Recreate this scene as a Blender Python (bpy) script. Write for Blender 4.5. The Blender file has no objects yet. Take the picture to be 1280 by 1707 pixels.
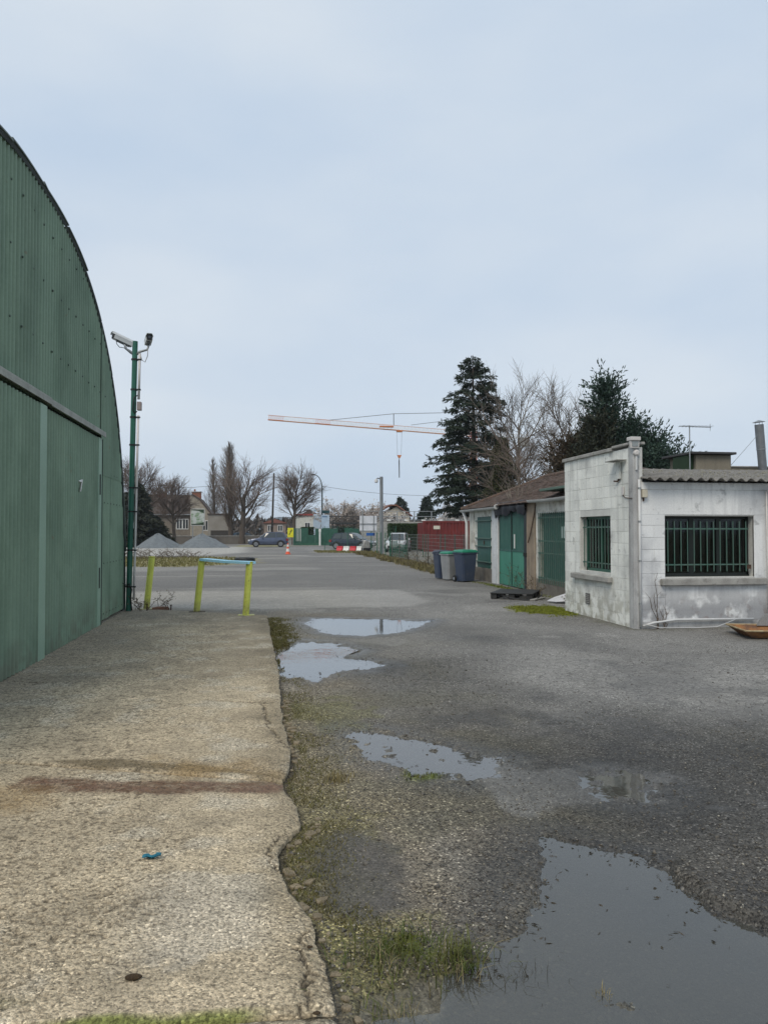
import bpy, math, random
import numpy as np
from mathutils import Vector, Matrix
S = bpy.context.scene
COL = S.collection
R = math.radians
PI = math.pi

# ------------------------------------------------------------------ camera
cam_d = bpy.data.cameras.new('camera'); cam = bpy.data.objects.new('camera', cam_d); COL.objects.link(cam)
cam_d.sensor_fit = 'VERTICAL'; cam_d.sensor_height = 24.0; cam_d.lens = 24.0 * 1282 / 1707
cam_d.clip_start = 0.05; cam_d.clip_end = 6000
cam.location = (0, 0, 1.6)
cam.rotation_euler = (R(90) + math.atan(32.5 / 1282), 0, -R(8.737))
S.camera = cam

# ------------------------------------------------------------------ overcast sky + weak soft sun
SUN_EL, SUN_AZ = 48, 215          # azimuth clockwise from +Y: behind the camera, to the left
W = bpy.data.worlds.new('World'); S.world = W; W.use_nodes = True
wn = W.node_tree.nodes; wl = W.node_tree.links; wn.clear()
wo = wn.new('ShaderNodeOutputWorld'); wb = wn.new('ShaderNodeBackground'); wl.new(wb.outputs[0], wo.inputs[0])
wb.inputs[1].default_value = 0.10
sky = wn.new('ShaderNodeTexSky'); sky.sky_type = 'NISHITA'; sky.sun_disc = False
sky.sun_elevation = R(SUN_EL); sky.sun_rotation = R(SUN_AZ)
tc = wn.new('ShaderNodeTexCoord'); mp = wn.new('ShaderNodeMapping'); mp.inputs['Scale'].default_value = (1.0, 1.0, 2.6)
wl.new(tc.outputs['Generated'], mp.inputs[0])
nz = wn.new('ShaderNodeTexNoise'); nz.inputs['Scale'].default_value = 1.9; nz.inputs['Detail'].default_value = 5; nz.inputs['Roughness'].default_value = 0.45
wl.new(mp.outputs[0], nz.inputs['Vector'])
cr = wn.new('ShaderNodeValToRGB'); cr.color_ramp.elements[0].position = 0.36; cr.color_ramp.elements[1].position = 0.66
cr.color_ramp.elements[0].color = (5.6, 6.75, 8.2, 1); cr.color_ramp.elements[1].color = (7.1, 7.85, 8.65, 1)
wl.new(nz.outputs[0], cr.inputs[0])
mx = wn.new('ShaderNodeMix'); mx.data_type = 'RGBA'; mx.inputs[0].default_value = 0.95
wl.new(sky.outputs[0], mx.inputs[6]); wl.new(cr.outputs[0], mx.inputs[7]); wl.new(mx.outputs[2], wb.inputs[0])
sd = bpy.data.lights.new('sun', 'SUN'); sd.energy = 1.9; sd.angle = R(28); sd.color = (1.0, 0.90, 0.76)
so = bpy.data.objects.new('sun', sd); COL.objects.link(so)
so.rotation_euler = (R(90 - SUN_EL), 0, R(180 - SUN_AZ)); so.location = (-10, -10, 30)
S.view_settings.view_transform = 'Standard'; S.view_settings.look = 'None'; S.view_settings.gamma = 1; S.view_settings.exposure = 0.0
S.view_settings.use_curve_mapping = False

# ------------------------------------------------------------------ noise
def _h(ix, iy, s):
    n = (ix.astype(np.int64) * 374761393 + iy.astype(np.int64) * 668265263 + s * 974634777) & 0x7fffffff
    n = ((n ^ (n >> 13)) * 1274126177) & 0x7fffffff
    n = ((n ^ (n >> 16)) * 2246822519) & 0x7fffffff
    return ((n ^ (n >> 11)) & 0xffff) / 65535.0
def vn(x, y, s=0):
    ix = np.floor(x); iy = np.floor(y); fx = x - ix; fy = y - iy
    fx = fx * fx * (3 - 2 * fx); fy = fy * fy * (3 - 2 * fy)
    a = _h(ix, iy, s); b = _h(ix + 1, iy, s); c = _h(ix, iy + 1, s); d = _h(ix + 1, iy + 1, s)
    return (a * (1 - fx) + b * fx) * (1 - fy) + (c * (1 - fx) + d * fx) * fy
def fbm(x, y, s=0, o=4):
    r = 0; a = .5; t = 0
    for i in range(o):
        r = r + a * vn(x * 2 ** i + 17.3 * i, y * 2 ** i - 9.1 * i, s + i); t += a; a *= .5
    return r / t
def ss(a, b, x):
    t = np.clip((x - a) / (b - a), 0, 1); return t * t * (3 - 2 * t)
def sdpoly(px, py, poly):                      # signed distance, negative inside
    d = np.full(px.shape, 1e9); ins = np.zeros(px.shape, bool); n = len(poly)
    for i in range(n):
        ax, ay = poly[i]; bx, by = poly[(i + 1) % n]
        ex, ey = bx - ax, by - ay
        t = np.clip(((px - ax) * ex + (py - ay) * ey) / (ex * ex + ey * ey + 1e-12), 0, 1)
        d = np.minimum(d, (px - ax - t * ex) ** 2 + (py - ay - t * ey) ** 2)
        c = ((ay > py) != (by > py)) & (px < (bx - ax) * (py - ay) / (by - ay + 1e-12) + ax)
        ins ^= c
    d = np.sqrt(d); return np.where(ins, -d, d)

# ------------------------------------------------------------------ materials
MATS = {}
def M(name, col, rough=.8, metal=0., col2=None, vscale=2.5, vpos=(.35, .7), fine=.18, fscale=70, bump=0., bscale=None,
      stain=None, streak=None, spec=.4, trans=0., stretch=None, coat=0., objrand=0.):
    """principled material: slow mottling col->col2, fine grain, bump; stain=(colour, scale, lo, hi, amount, ztop or None)"""
    if name in MATS: return MATS[name]
    m = bpy.data.materials.new(name); m.use_nodes = True; N = m.node_tree.nodes; L = m.node_tree.links
    b = N['Principled BSDF']
    geo = N.new('ShaderNodeNewGeometry'); pos = geo.outputs['Position']
    if stretch:
        mp = N.new('ShaderNodeMapping'); mp.inputs['Scale'].default_value = stretch; L.new(pos, mp.inputs[0]); pos = mp.outputs[0]
    def noise(sc, det=5, src=None):
        n = N.new('ShaderNodeTexNoise'); n.inputs['Scale'].default_value = sc; n.inputs['Detail'].default_value = det
        L.new(src or pos, n.inputs['Vector']); return n.outputs[0]
    def rng(v, a, b_, c=0., d=1.):
        r = N.new('ShaderNodeMapRange'); r.inputs[1].default_value = a; r.inputs[2].default_value = b_; r.inputs[3].default_value = c; r.inputs[4].default_value = d
        L.new(v, r.inputs[0]); return r.outputs[0]
    def mix(f, a, b_, mode='MIX'):
        x = N.new('ShaderNodeMix'); x.data_type = 'RGBA'; x.blend_type = mode
        for s, v in ((0, f), (6, a), (7, b_)):
            if hasattr(v, 'is_linked'): L.new(v, x.inputs[s])
            elif s == 0: x.inputs[0].default_value = v
            else: x.inputs[s].default_value = (*v[:3], 1)
        return x.outputs[2]
    c2 = col2 or tuple(c * .8 for c in col)
    out = mix(rng(noise(vscale), *vpos), col, c2)
    for st in (stain if isinstance(stain, list) else [stain] if stain else []):
        sc, ssc, lo, hi, amt, zt = st
        f = rng(noise(ssc, 7), lo, hi, 0, amt)
        if zt is not None:
            sx = N.new('ShaderNodeSeparateXYZ'); L.new(geo.outputs['Position'], sx.inputs[0])
            g = rng(sx.outputs[2], zt[0], zt[1], 1, 0)
            mm = N.new('ShaderNodeMath'); mm.operation = 'MULTIPLY'; L.new(f, mm.inputs[0]); L.new(g, mm.inputs[1]); f = mm.outputs[0]
        out = mix(f, out, sc)
    if streak:
        sc, amt = streak
        mp = N.new('ShaderNodeMapping'); mp.inputs['Scale'].default_value = (9, 9, .55); L.new(geo.outputs['Position'], mp.inputs[0])
        out = mix(rng(noise(1.0, 4, mp.outputs[0]), .5, .72, 0, amt), out, sc)
    fn = noise(fscale, 3)
    g = rng(fn, .25, .75, 1 - fine, 1 + fine)
    if objrand:
        oi = N.new('ShaderNodeObjectInfo'); mm = N.new('ShaderNodeMath'); mm.operation = 'MULTIPLY'; L.new(g, mm.inputs[0]); L.new(rng(oi.outputs['Random'], 0, 1, 1 - objrand, 1 + objrand), mm.inputs[1]); g = mm.outputs[0]
    cc = N.new('ShaderNodeCombineColor'); [L.new(g, cc.inputs[i]) for i in range(3)]
    out = mix(1.0, out, cc.outputs[0], 'MULTIPLY')
    L.new(out, b.inputs['Base Color'])
    b.inputs['Roughness'].default_value = rough; b.inputs['Metallic'].default_value = metal
    b.inputs['Specular IOR Level'].default_value = spec
    if coat: b.inputs['Coat Weight'].default_value = coat; b.inputs['Coat Roughness'].default_value = .08
    if trans: b.inputs['Transmission Weight'].default_value = trans
    if bump:
        bp = N.new('ShaderNodeBump'); bp.inputs['Strength'].default_value = 1; bp.inputs['Distance'].default_value = bump
        L.new(noise(bscale or fscale, 6), bp.inputs['Height']); L.new(bp.outputs[0], b.inputs['Normal'])
    MATS[name] = m; return m
def leafmat(name, col, col2, rough=.7, tr=.25):
    if name in MATS: return MATS[name]
    m = M(name, col, rough, col2=col2, vscale=9, vpos=(.3, .7), fine=.3, fscale=14, spec=.2)
    return m
def glass_mat():
    m = bpy.data.materials.new('window_glass'); m.use_nodes = True; N = m.node_tree.nodes; L = m.node_tree.links
    o = N['Material Output']; N.remove(N['Principled BSDF'])
    f = N.new('ShaderNodeFresnel'); f.inputs[0].default_value = 1.5
    g = N.new('ShaderNodeBsdfGlossy'); g.inputs['Roughness'].default_value = .03
    t = N.new('ShaderNodeBsdfTransparent'); t.inputs[0].default_value = (.4, .45, .44, 1)
    x = N.new('ShaderNodeMixShader'); L.new(f.outputs[0], x.inputs[0]); L.new(t.outputs[0], x.inputs[1]); L.new(g.outputs[0], x.inputs[2]); L.new(x.outputs[0], o.inputs[0])
    MATS['glass'] = m; return m
glass_mat()
def water_mat(name, tint, ior, mud, mudamt, pw=1.):
    m = bpy.data.materials.new(name); m.use_nodes = True; N = m.node_tree.nodes; L = m.node_tree.links
    o = N['Material Output']; N.remove(N['Principled BSDF'])
    geo = N.new('ShaderNodeNewGeometry')
    nz = N.new('ShaderNodeTexNoise'); nz.inputs['Scale'].default_value = 6; nz.inputs['Detail'].default_value = 3; L.new(geo.outputs['Position'], nz.inputs['Vector'])
    bp = N.new('ShaderNodeBump'); bp.inputs['Distance'].default_value = .0012; bp.inputs['Strength'].default_value = .6; L.new(nz.outputs[0], bp.inputs['Height'])
    f = N.new('ShaderNodeFresnel'); f.inputs[0].default_value = ior; L.new(bp.outputs[0], f.inputs['Normal'])
    g = N.new('ShaderNodeBsdfGlossy'); g.inputs['Roughness'].default_value = .015; L.new(bp.outputs[0], g.inputs['Normal'])
    t = N.new('ShaderNodeBsdfTransparent'); t.inputs[0].default_value = (*tint, 1)
    d = N.new('ShaderNodeBsdfDiffuse'); d.inputs[0].default_value = (*mud, 1)
    x0 = N.new('ShaderNodeMixShader'); x0.inputs[0].default_value = mudamt; L.new(t.outputs[0], x0.inputs[1]); L.new(d.outputs[0], x0.inputs[2])
    x = N.new('ShaderNodeMixShader'); pwn = N.new('ShaderNodeMath'); pwn.operation = 'POWER'; pwn.inputs[1].default_value = pw; L.new(f.outputs[0], pwn.inputs[0]); L.new(pwn.outputs[0], x.inputs[0]); L.new(x0.outputs[0], x.inputs[1]); L.new(g.outputs[0], x.inputs[2]); L.new(x.outputs[0], o.inputs[0])
    return m

# ------------------------------------------------------------------ mesh builder and scene helpers
ORG = {}
def thing(name, label, cat, loc=(0, 0, 0), rotz=0., group=None, rot=None):
    o = bpy.data.objects.new(name, None); COL.objects.link(o); o.empty_display_size = .2
    o.location = loc; o.rotation_euler = rot or (0, 0, rotz)
    o['label'] = label; o['category'] = cat
    if group: o['group'] = group
    ORG[o.name] = Vector(loc); return o
def tag(o, label, cat, group=None):
    o['label'] = label; o['category'] = cat
    if group: o['group'] = group
    return o
def struct(o, label=None, kind='structure'):
    o['kind'] = kind
    if label: o['label'] = label
    return o
def link(name, me, mat, parent=None, loc=(0, 0, 0), rot=(0, 0, 0)):
    o = bpy.data.objects.new(name, me); COL.objects.link(o)
    if mat is not None and not me.materials: me.materials.append(mat)
    o.location = loc; o.rotation_euler = rot
    if parent is not None: o.parent = parent
    return o
def dup(root, loc, rotz, label, group=None, scale=None):
    r = root.copy(); COL.objects.link(r); r.location = loc; r.rotation_euler = (0, 0, rotz); r['label'] = label
    if group: r['group'] = group
    if scale: r.scale = scale
    for ch in list(root.children):
        c = ch.copy(); COL.objects.link(c); c.parent = r
        for g in ch.children:
            d = g.copy(); COL.objects.link(d); d.parent = c
    return r
def npmesh(name, V, F, smooth=False):
    """V (n,3) array, F (m,k) array with constant k"""
    V = np.asarray(V, np.float32); F = np.asarray(F, np.int32)
    me = bpy.data.meshes.new(name); me.vertices.add(len(V)); me.vertices.foreach_set('co', V.ravel())
    k = F.shape[1]; me.loops.add(F.size); me.loops.foreach_set('vertex_index', F.ravel())
    me.polygons.add(len(F)); me.polygons.foreach_set('loop_start', np.arange(0, F.size, k, dtype=np.int32)); me.polygons.foreach_set('loop_total', np.full(len(F), k, np.int32))
    if smooth: me.polygons.foreach_set('use_smooth', np.ones(len(F), bool))
    me.update(calc_edges=True); return me
class MB:
    def __init__(s): s.v = []; s.f = []
    def add(s, vs, fs):
        b = len(s.v); s.v.extend([tuple(p) for p in vs]); s.f.extend([tuple(b + i for i in q) for q in fs]); return s
    def box(s, x0, x1, y0, y1, z0, z1, c=0.):
        if c <= 0:
            return s.add([(x0, y0, z0), (x1, y0, z0), (x1, y1, z0), (x0, y1, z0), (x0, y0, z1), (x1, y0, z1), (x1, y1, z1), (x0, y1, z1)],
                         [(3, 2, 1, 0), (4, 5, 6, 7), (0, 1, 5, 4), (1, 2, 6, 5), (2, 3, 7, 6), (3, 0, 4, 7)])
        vs = []; idx = {}
        for sx in (0, 1):
            for sy in (0, 1):
                for sz in (0, 1):
                    X, Y, Z = (x0, x1)[sx], (y0, y1)[sy], (z0, z1)[sz]; dx, dy, dz = (c, -c)[sx], (c, -c)[sy], (c, -c)[sz]
                    idx[sx, sy, sz, 0] = len(vs); vs.append((X, Y + dy, Z + dz))
                    idx[sx, sy, sz, 1] = len(vs); vs.append((X + dx, Y, Z + dz))
                    idx[sx, sy, sz, 2] = len(vs); vs.append((X + dx, Y + dy, Z))
        F = []
        for a in (0, 1):
            q = [idx[a, 0, 0, 0], idx[a, 1, 0, 0], idx[a, 1, 1, 0], idx[a, 0, 1, 0]]; F.append(q if a else q[::-1])
            q = [idx[0, a, 0, 1], idx[1, a, 0, 1], idx[1, a, 1, 1], idx[0, a, 1, 1]]; F.append(q[::-1] if a else q)
            q = [idx[0, 0, a, 2], idx[1, 0, a, 2], idx[1, 1, a, 2], idx[0, 1, a, 2]]; F.append(q if a else q[::-1])
        for a in (0, 1):
            for b in (0, 1):
                F.append([idx[a, b, 0, 0], idx[a, b, 0, 1], idx[a, b, 1, 1], idx[a, b, 1, 0]][::1 if a != b else -1][::-1])
                F.append([idx[a, 0, b, 0], idx[a, 1, b, 0], idx[a, 1, b, 2], idx[a, 0, b, 2]])
                F.append([idx[0, a, b, 1], idx[1, a, b, 1], idx[1, a, b, 2], idx[0, a, b, 2]])
                for d in (0, 1): F.append([idx[a, b, d, 0], idx[a, b, d, 1], idx[a, b, d, 2]])
        return s.add(vs, F)
    def tube(s, pts, r, n=8, cap=True):
        pts = [Vector(p) for p in pts]; m = len(pts); rr = r if isinstance(r, (list, tuple)) else [r] * m
        t0 = (pts[1] - pts[0]).normalized(); ref = Vector((0, 0, 1)) if abs(t0.z) < .9 else Vector((1, 0, 0))
        u = t0.cross(ref).normalized(); vs = []
        for i, p in enumerate(pts):
            t = (pts[min(i + 1, m - 1)] - pts[max(i - 1, 0)])
            t = t.normalized() if t.length > 1e-9 else t0
            u = (u - t * u.dot(t)); u = u.normalized() if u.length > 1e-6 else t.orthogonal().normalized(); w = t.cross(u)
            for k in range(n):
                a = 2 * PI * k / n; vs.append(p + (u * math.cos(a) + w * math.sin(a)) * rr[i])
        fs = [(i * n + k, i * n + (k + 1) % n, (i + 1) * n + (k + 1) % n, (i + 1) * n + k) for i in range(m - 1) for k in range(n)]
        if cap: fs += [tuple(range(n))[::-1], tuple((m - 1) * n + k for k in range(n))]
        return s.add(vs, fs)
    def cyl(s, p0, p1, r, n=12): return s.tube([p0, p1], r, n)
    def lathe(s, c, prof, n=20, axis='z'):
        vs = []
        for (r, z) in prof:
            for k in range(n):
                a = 2 * PI * k / n; x, y = r * math.cos(a), r * math.sin(a)
                vs.append({'z': (c[0] + x, c[1] + y, c[2] + z), 'x': (c[0] + z, c[1] + x, c[2] + y), 'y': (c[0] + x, c[1] + z, c[2] + y)}[axis])
        m = len(prof); fs = [(i * n + k, i * n + (k + 1) % n, (i + 1) * n + (k + 1) % n, (i + 1) * n + k) for i in range(m - 1) for k in range(n)]
        fs += [tuple(range(n))[::-1], tuple((m - 1) * n + k for k in range(n))]
        return s.add(vs, fs)
    def prism(s, poly, axis, a0, a1):
        """2D polygon extruded along axis: 'x' poly=(y,z); 'y' poly=(x,z); 'z' poly=(x,y)"""
        def P(p, a): return {'x': (a, p[0], p[1]), 'y': (p[0], a, p[1]), 'z': (p[0], p[1], a)}[axis]
        n = len(poly); vs = [P(p, a0) for p in poly] + [P(p, a1) for p in poly]
        return s.add(vs, [tuple(range(n))[::-1], tuple(range(n, 2 * n))] + [(i, (i + 1) % n, n + (i + 1) % n, n + i) for i in range(n)])
    def quad(s, a, b, c, d): return s.add([a, b, c, d], [(0, 1, 2, 3)])
    def mesh(s, name, smooth=False, off=None):
        me = bpy.data.meshes.new(name)
        v = s.v if off is None else [(p[0] - off[0], p[1] - off[1], p[2] - off[2]) for p in s.v]
        me.from_pydata(v, [], s.f)
        import bmesh as _b
        bm = _b.new(); bm.from_mesh(me); _b.ops.recalc_face_normals(bm, faces=bm.faces); bm.to_mesh(me); bm.free()
        if smooth: me.polygons.foreach_set('use_smooth', np.ones(len(me.polygons), bool))
        me.update(); return me
    def build(s, name, mat, parent=None, world=False, smooth=False, angle=None):
        off = None
        if world and parent is not None:
            r = parent
            while r.parent: r = r.parent
            off = ORG[r.name]
        me = s.mesh(name, smooth, off); me.materials.append(mat)
        if angle is not None:
            me.polygons.foreach_set('use_smooth', np.ones(len(me.polygons), bool))
            try: me.set_sharp_from_angle(angle=R(angle))
            except Exception: pass
        return link(name, me, None, parent)
def text_mesh(body, size, depth=.002, bold=0.):
    c = bpy.data.curves.new('txt', 'FONT'); c.body = body; c.size = size; c.extrude = depth; c.offset = bold; c.align_x = 'CENTER'; c.align_y = 'CENTER'
    o = bpy.data.objects.new('txt', c); COL.objects.link(o)
    me = bpy.data.meshes.new_from_object(o.evaluated_get(bpy.context.evaluated_depsgraph_get()))
    bpy.data.objects.remove(o); bpy.data.curves.remove(c); me.name = 'lettering'; return me
def leaf_cloud(P, D, L, Wd, rng, roll=True, bend=0.):
    """diamond shaped leaf quads at P along D"""
    P = np.asarray(P, float); D = np.asarray(D, float); n = len(P)
    D = D / (np.linalg.norm(D, axis=1, keepdims=True) + 1e-9)
    A = rng.normal(size=(n, 3)); A -= D * np.sum(A * D, axis=1, keepdims=True); A /= np.linalg.norm(A, axis=1, keepdims=True) + 1e-9
    L = np.broadcast_to(np.asarray(L, float), (n,))[:, None]; Wd = np.broadcast_to(np.asarray(Wd, float), (n,))[:, None]
    B = np.cross(D, A)
    V = np.stack([P, P + D * L * .45 + A * Wd * .5 + B * L * bend, P + D * L, P + D * L * .45 - A * Wd * .5 + B * L * bend], 1).reshape(-1, 3)
    F = np.arange(4 * n).reshape(n, 4); return V, F

# ================================================================== GROUND
def vc_mat(name, cell=95., cellamt=.5, grain=260., bump=.004, crack=False, speck=.0, pit=0.):
    """ground material: base colour from the sheet's own colour map, aggregate grains, wetness as gloss"""
    m = bpy.data.materials.new(name); m.use_nodes = True; N = m.node_tree.nodes; L = m.node_tree.links; b = N['Principled BSDF']
    geo = N.new('ShaderNodeNewGeometry'); pos = geo.outputs['Position']
    ca = N.new('ShaderNodeAttribute'); ca.attribute_name = 'Col'
    wa = N.new('ShaderNodeAttribute'); wa.attribute_name = 'prm'      # r wet, g grit, b crack
    sp = N.new('ShaderNodeSeparateColor'); L.new(wa.outputs['Color'], sp.inputs[0])
    def rng(v, a, b_, c=0., d=1.):
        r = N.new('ShaderNodeMapRange'); L.new(v, r.inputs[0])
        for i, q in enumerate((a, b_, c, d)):
            if hasattr(q, 'is_linked'): L.new(q, r.inputs[i + 1])
            else: r.inputs[i + 1].default_value = q
        return r.outputs[0]
    def math_(op, a, c):
        x = N.new('ShaderNodeMath'); x.operation = op
        for i, v in enumerate((a, c)):
            if hasattr(v, 'is_linked'): L.new(v, x.inputs[i])
            else: x.inputs[i].default_value = v
        return x.outputs[0]
    def vor(sc, feat='F1', rnd=1.):
        v = N.new('ShaderNodeTexVoronoi'); v.inputs['Scale'].default_value = sc; v.feature = feat; v.inputs['Randomness'].default_value = rnd; L.new(pos, v.inputs['Vector']); return v
    def noise(sc, d=4):
        n = N.new('ShaderNodeTexNoise'); n.inputs['Scale'].default_value = sc; n.inputs['Detail'].default_value = d; L.new(pos, n.inputs['Vector']); return n.outputs[0]
    v1 = vor(cell); v2 = vor(cell * 2.3)
    s1 = N.new('ShaderNodeSeparateColor'); L.new(v1.outputs['Color'], s1.inputs[0])
    s2 = N.new('ShaderNodeSeparateColor'); L.new(v2.outputs['Color'], s2.inputs[0])
    g = math_('ADD', math_('MULTIPLY', s1.outputs[0], .6), math_('MULTIPLY', s2.outputs[1], .4))
    g = math_('MULTIPLY', math_('SUBTRACT', g, .5), math_('MULTIPLY', math_('ADD', sp.outputs[1], .25), cellamt * 2))
    g = math_('ADD', g, 1.)
    ns = rng(noise(grain, 2), .3, .7, .82, 1.18); g = math_('MULTIPLY', g, ns)
    g = math_('MULTIPLY', g, rng(noise(9, 5), .3, .7, .88, 1.12))
    if pit:
        g = math_('MULTIPLY', g, math_('MULTIPLY', rng(noise(62, 3), .40, .47, 1 - pit, 1.), rng(noise(24, 4), .34, .44, 1 - pit * .6, 1.)))
    if speck:
        g = math_('ADD', g, math_('MULTIPLY', rng(s1.outputs[2], .93, .97), math_('MULTIPLY', sp.outputs[1], speck)))
    if crack:
        cv = vor(9.5, 'DISTANCE_TO_EDGE'); cw = vor(23., 'DISTANCE_TO_EDGE')
        c = math_('MINIMUM', rng(math_('ADD', cv.outputs['Distance'], math_('MULTIPLY', math_('SUBTRACT', noise(14, 3), .5), .16)), .0, .07, 0, 1), rng(cw.outputs['Distance'], .0, .03, .45, 1))
        c = math_('SUBTRACT', 1, math_('MULTIPLY', math_('SUBTRACT', 1, c), math_('MULTIPLY', sp.outputs[2], .5)))
        g = math_('MULTIPLY', g, c)
    cc = N.new('ShaderNodeCombineColor'); [L.new(g, cc.inputs[i]) for i in range(3)]
    mx = N.new('ShaderNodeMix'); mx.data_type = 'RGBA'; mx.blend_type = 'MULTIPLY'; mx.inputs[0].default_value = 1; L.new(ca.outputs['Color'], mx.inputs[6]); L.new(cc.outputs[0], mx.inputs[7])
    L.new(mx.outputs[2], b.inputs['Base Color'])
    L.new(rng(sp.outputs[0], 0, 1, .92, .2), b.inputs['Roughness']); b.inputs['Specular IOR Level'].default_value = .35
    h = math_('ADD', math_('MULTIPLY', math_('SUBTRACT', 1, v1.outputs['Distance']), math_('ADD', sp.outputs[1], .2)), math_('MULTIPLY', noise(grain * .5, 3), .5))
    h = math_('MULTIPLY', h, rng(sp.outputs[0], .3, 1, 1, .25))
    bp = N.new('ShaderNodeBump'); bp.inputs['Distance'].default_value = bump; bp.inputs['Strength'].default_value = .8; L.new(h, bp.inputs['Height']); L.new(bp.outputs[0], b.inputs['Normal'])
    return m
def set_attr(me, col, prm):
    a = me.color_attributes.new('Col', 'FLOAT_COLOR', 'POINT'); a.data.foreach_set('color', np.concatenate([col, np.ones((len(col), 1))], 1).astype(np.float32).ravel())
    a = me.color_attributes.new('prm', 'FLOAT_COLOR', 'POINT'); a.data.foreach_set('color', np.concatenate([prm, np.ones((len(prm), 1))], 1).astype(np.float32).ravel())
def gridfaces(nr, nc):
    i = np.arange(nr - 1)[:, None] * nc + np.arange(nc - 1)[None, :]
    return np.stack([i, i + 1, i + 1 + nc, i + nc], -1).reshape(-1, 4)

PUD = {  # outline, water level, depth, raggedness
 'far': ([(.67, 13.42), (.85, 14.23), (1.28, 14.2), (2.14, 13.94), (2.72, 13.5), (2.99, 13.65), (2.56, 12.71), (2.04, 12.02), (1.43, 11.69), (.91, 12.19)], -.004, .03, .10),
 'slab': ([(.13, 9.2), (.2, 10.44), (.5, 11.37), (1.0, 11.05), (1.25, 10.28), (1.0, 9.82), (1.47, 9.12), (1.15, 8.82), (.8, 8.75), (.5, 8.3), (.22, 8.6)], -.004, .026, .12),
 'mid': ([(.66, 6.3), (.93, 6.12), (1.16, 5.77), (1.38, 5.58), (1.65, 5.25), (1.52, 4.86), (1.26, 4.83), (1.0, 5.05), (.84, 5.3), (.68, 5.45)], -.004, .014, .10),
 'near': ([(1.44, 3.92), (1.57, 3.78), (1.69, 3.68), (1.8, 3.6), (1.87, 3.38), (1.84, 3.18), (1.87, 2.99), (1.99, 2.85), (2.3, 2.62), (2.7, 2.1), (1.66, 1.2), (.2, 1.2), (.26, 2.3), (.34, 2.64), (.52, 2.74), (.74, 2.75), (.9, 2.9), (1.1, 3.12), (1.26, 3.42)], -.006, .032, .045),
 'shallow': ([(2.0, 4.8), (2.25, 4.9), (2.4, 4.75), (2.44, 4.51), (2.25, 4.3), (2.0, 4.36)], -.004, .012, .10)}
DARK = [(.23, 4.05), (.38, 4.19), (.57, 4.12), (.63, 3.69), (.6, 3.28), (.44, 3.17), (.3, 3.32), (.2, 3.63)]
LIGHTB = [(-6.0, 21.6), (3.6, 21.0), (3.75, 17.2), (3.0, 16.2), (-2.3, 16.1), (-6, 17.5)]
PALE = [(2.4, 8.2), (3.6, 9.6), (7.6, 9.0), (7.6, 5.6), (4.6, 5.3), (3.2, 6.0)]
EDGE_Y = np.array([-3, 1.5, 2.55, 2.75, 3.04, 3.2, 3.4, 3.65, 3.85, 4.0, 4.22, 4.5, 4.86, 4.9, 5.15, 5.6, 6.5, 7.2, 8.53, 11, 14.46, 18])
EDGE_X = np.array([.22, .22, .24, .22, .20, .17, .12, .07, .08, .11, .19, .17, .10, .10, .17, .19, .14, .15, .15, .10, .03, .03])
def edge(y): return np.interp(y, EDGE_Y, EDGE_X)
def ground_z(x, y):
    near = 1 / (1 + (y / 12.) ** 2)
    und = (fbm(x * .6, y * .6, 3, 3) - .5) * .03
    z = (fbm(x * 6, y * 6, 5, 3) - .5) * .012 + (vn(x * 38, y * 38, 8) - .5) * .006 * near + (vn(x * 85, y * 85, 9) - .5) * .0045 * near
    wfac = np.ones_like(x)
    for k, (poly, lev, dep, rag) in PUD.items():
        bx = [p[0] for p in poly]; by = [p[1] for p in poly]
        s = (x > min(bx) - 1) & (x < max(bx) + 1) & (y > min(by) - 1.2) & (y < max(by) + 1.2)
        if not s.any(): continue
        d = sdpoly(x[s], y[s], poly) + (fbm(x[s] * 5, y[s] * 5, 21, 4) - .5) * rag * 2.2
        q = np.zeros_like(x); q[s] = (.004 + dep) * ss(.06, -.10, d) - .008 * ss(.5, .0, d) * ss(-.05, .05, d)
        z = z - q
        if k in ('mid', 'shallow', 'slab'):
            isl = np.zeros_like(x); isl[s] = ss(.12, -.02, d) * ((fbm(x[s] * 9, y[s] * 9, 23, 5) - .5) * .05 + (fbm(x[s] * 30, y[s] * 30, 24, 3) - .5) * .016)
            z = z + isl * {'mid': 1.5, 'shallow': 1.2, 'slab': .75}[k]
        rim = np.zeros_like(x); rim[s] = ss(-.22, -.06, d) * ss(.10, .0, d) * ((vn(x[s] * 34, y[s] * 34, 26) - .45) * .022 + (fbm(x[s] * 12, y[s] * 12, 27, 3) - .5) * .02); z = z + rim * (.5 if k == 'far' else .8)
        w = np.ones_like(x); w[s] = ss(.05, .8, d); wfac = np.minimum(wfac, w)
    z = z + und * wfac + .034 * ss(.11, .02, np.hypot((x - 1.2) * .8, y - 2.50) + (vn(x * 22, y * 22, 64) - .5) * .09)
    # broken asphalt layer right of the near puddle
    dl = sdpoly(x, y, [(1.9, 3.45), (1.9, 3.15), (1.93, 2.98), (2.05, 2.86), (2.38, 2.66), (3.2, 2.0), (6, 2.0), (6, 3.8), (3, 4.0)])
    z = z + .03 * ss(.03, -.02, dl + (vn(x * 14, y * 14, 61) - .5) * .05) * (x > 1.6) * ss(4.4, 3.4, y)
    return z
WATER = {k: v[1] for k, v in PUD.items()}
nr, nc = 640, 640
Yr = 1.55 * (150 / 1.55) ** (np.linspace(0, 1, nr)); u = np.linspace(-.60, 1.0, nc)
YY = np.repeat(Yr[:, None], nc, 1); XX = u[None, :] * (YY + 1.6)
x = XX.ravel(); y = YY.ravel()
z = ground_z(x, y)
b_ = np.arange(nr * nc).reshape(nr, nc); brd = np.concatenate([b_[0], b_[-1], b_[:, 0], b_[:, -1]]); z[brd] -= .1
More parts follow.
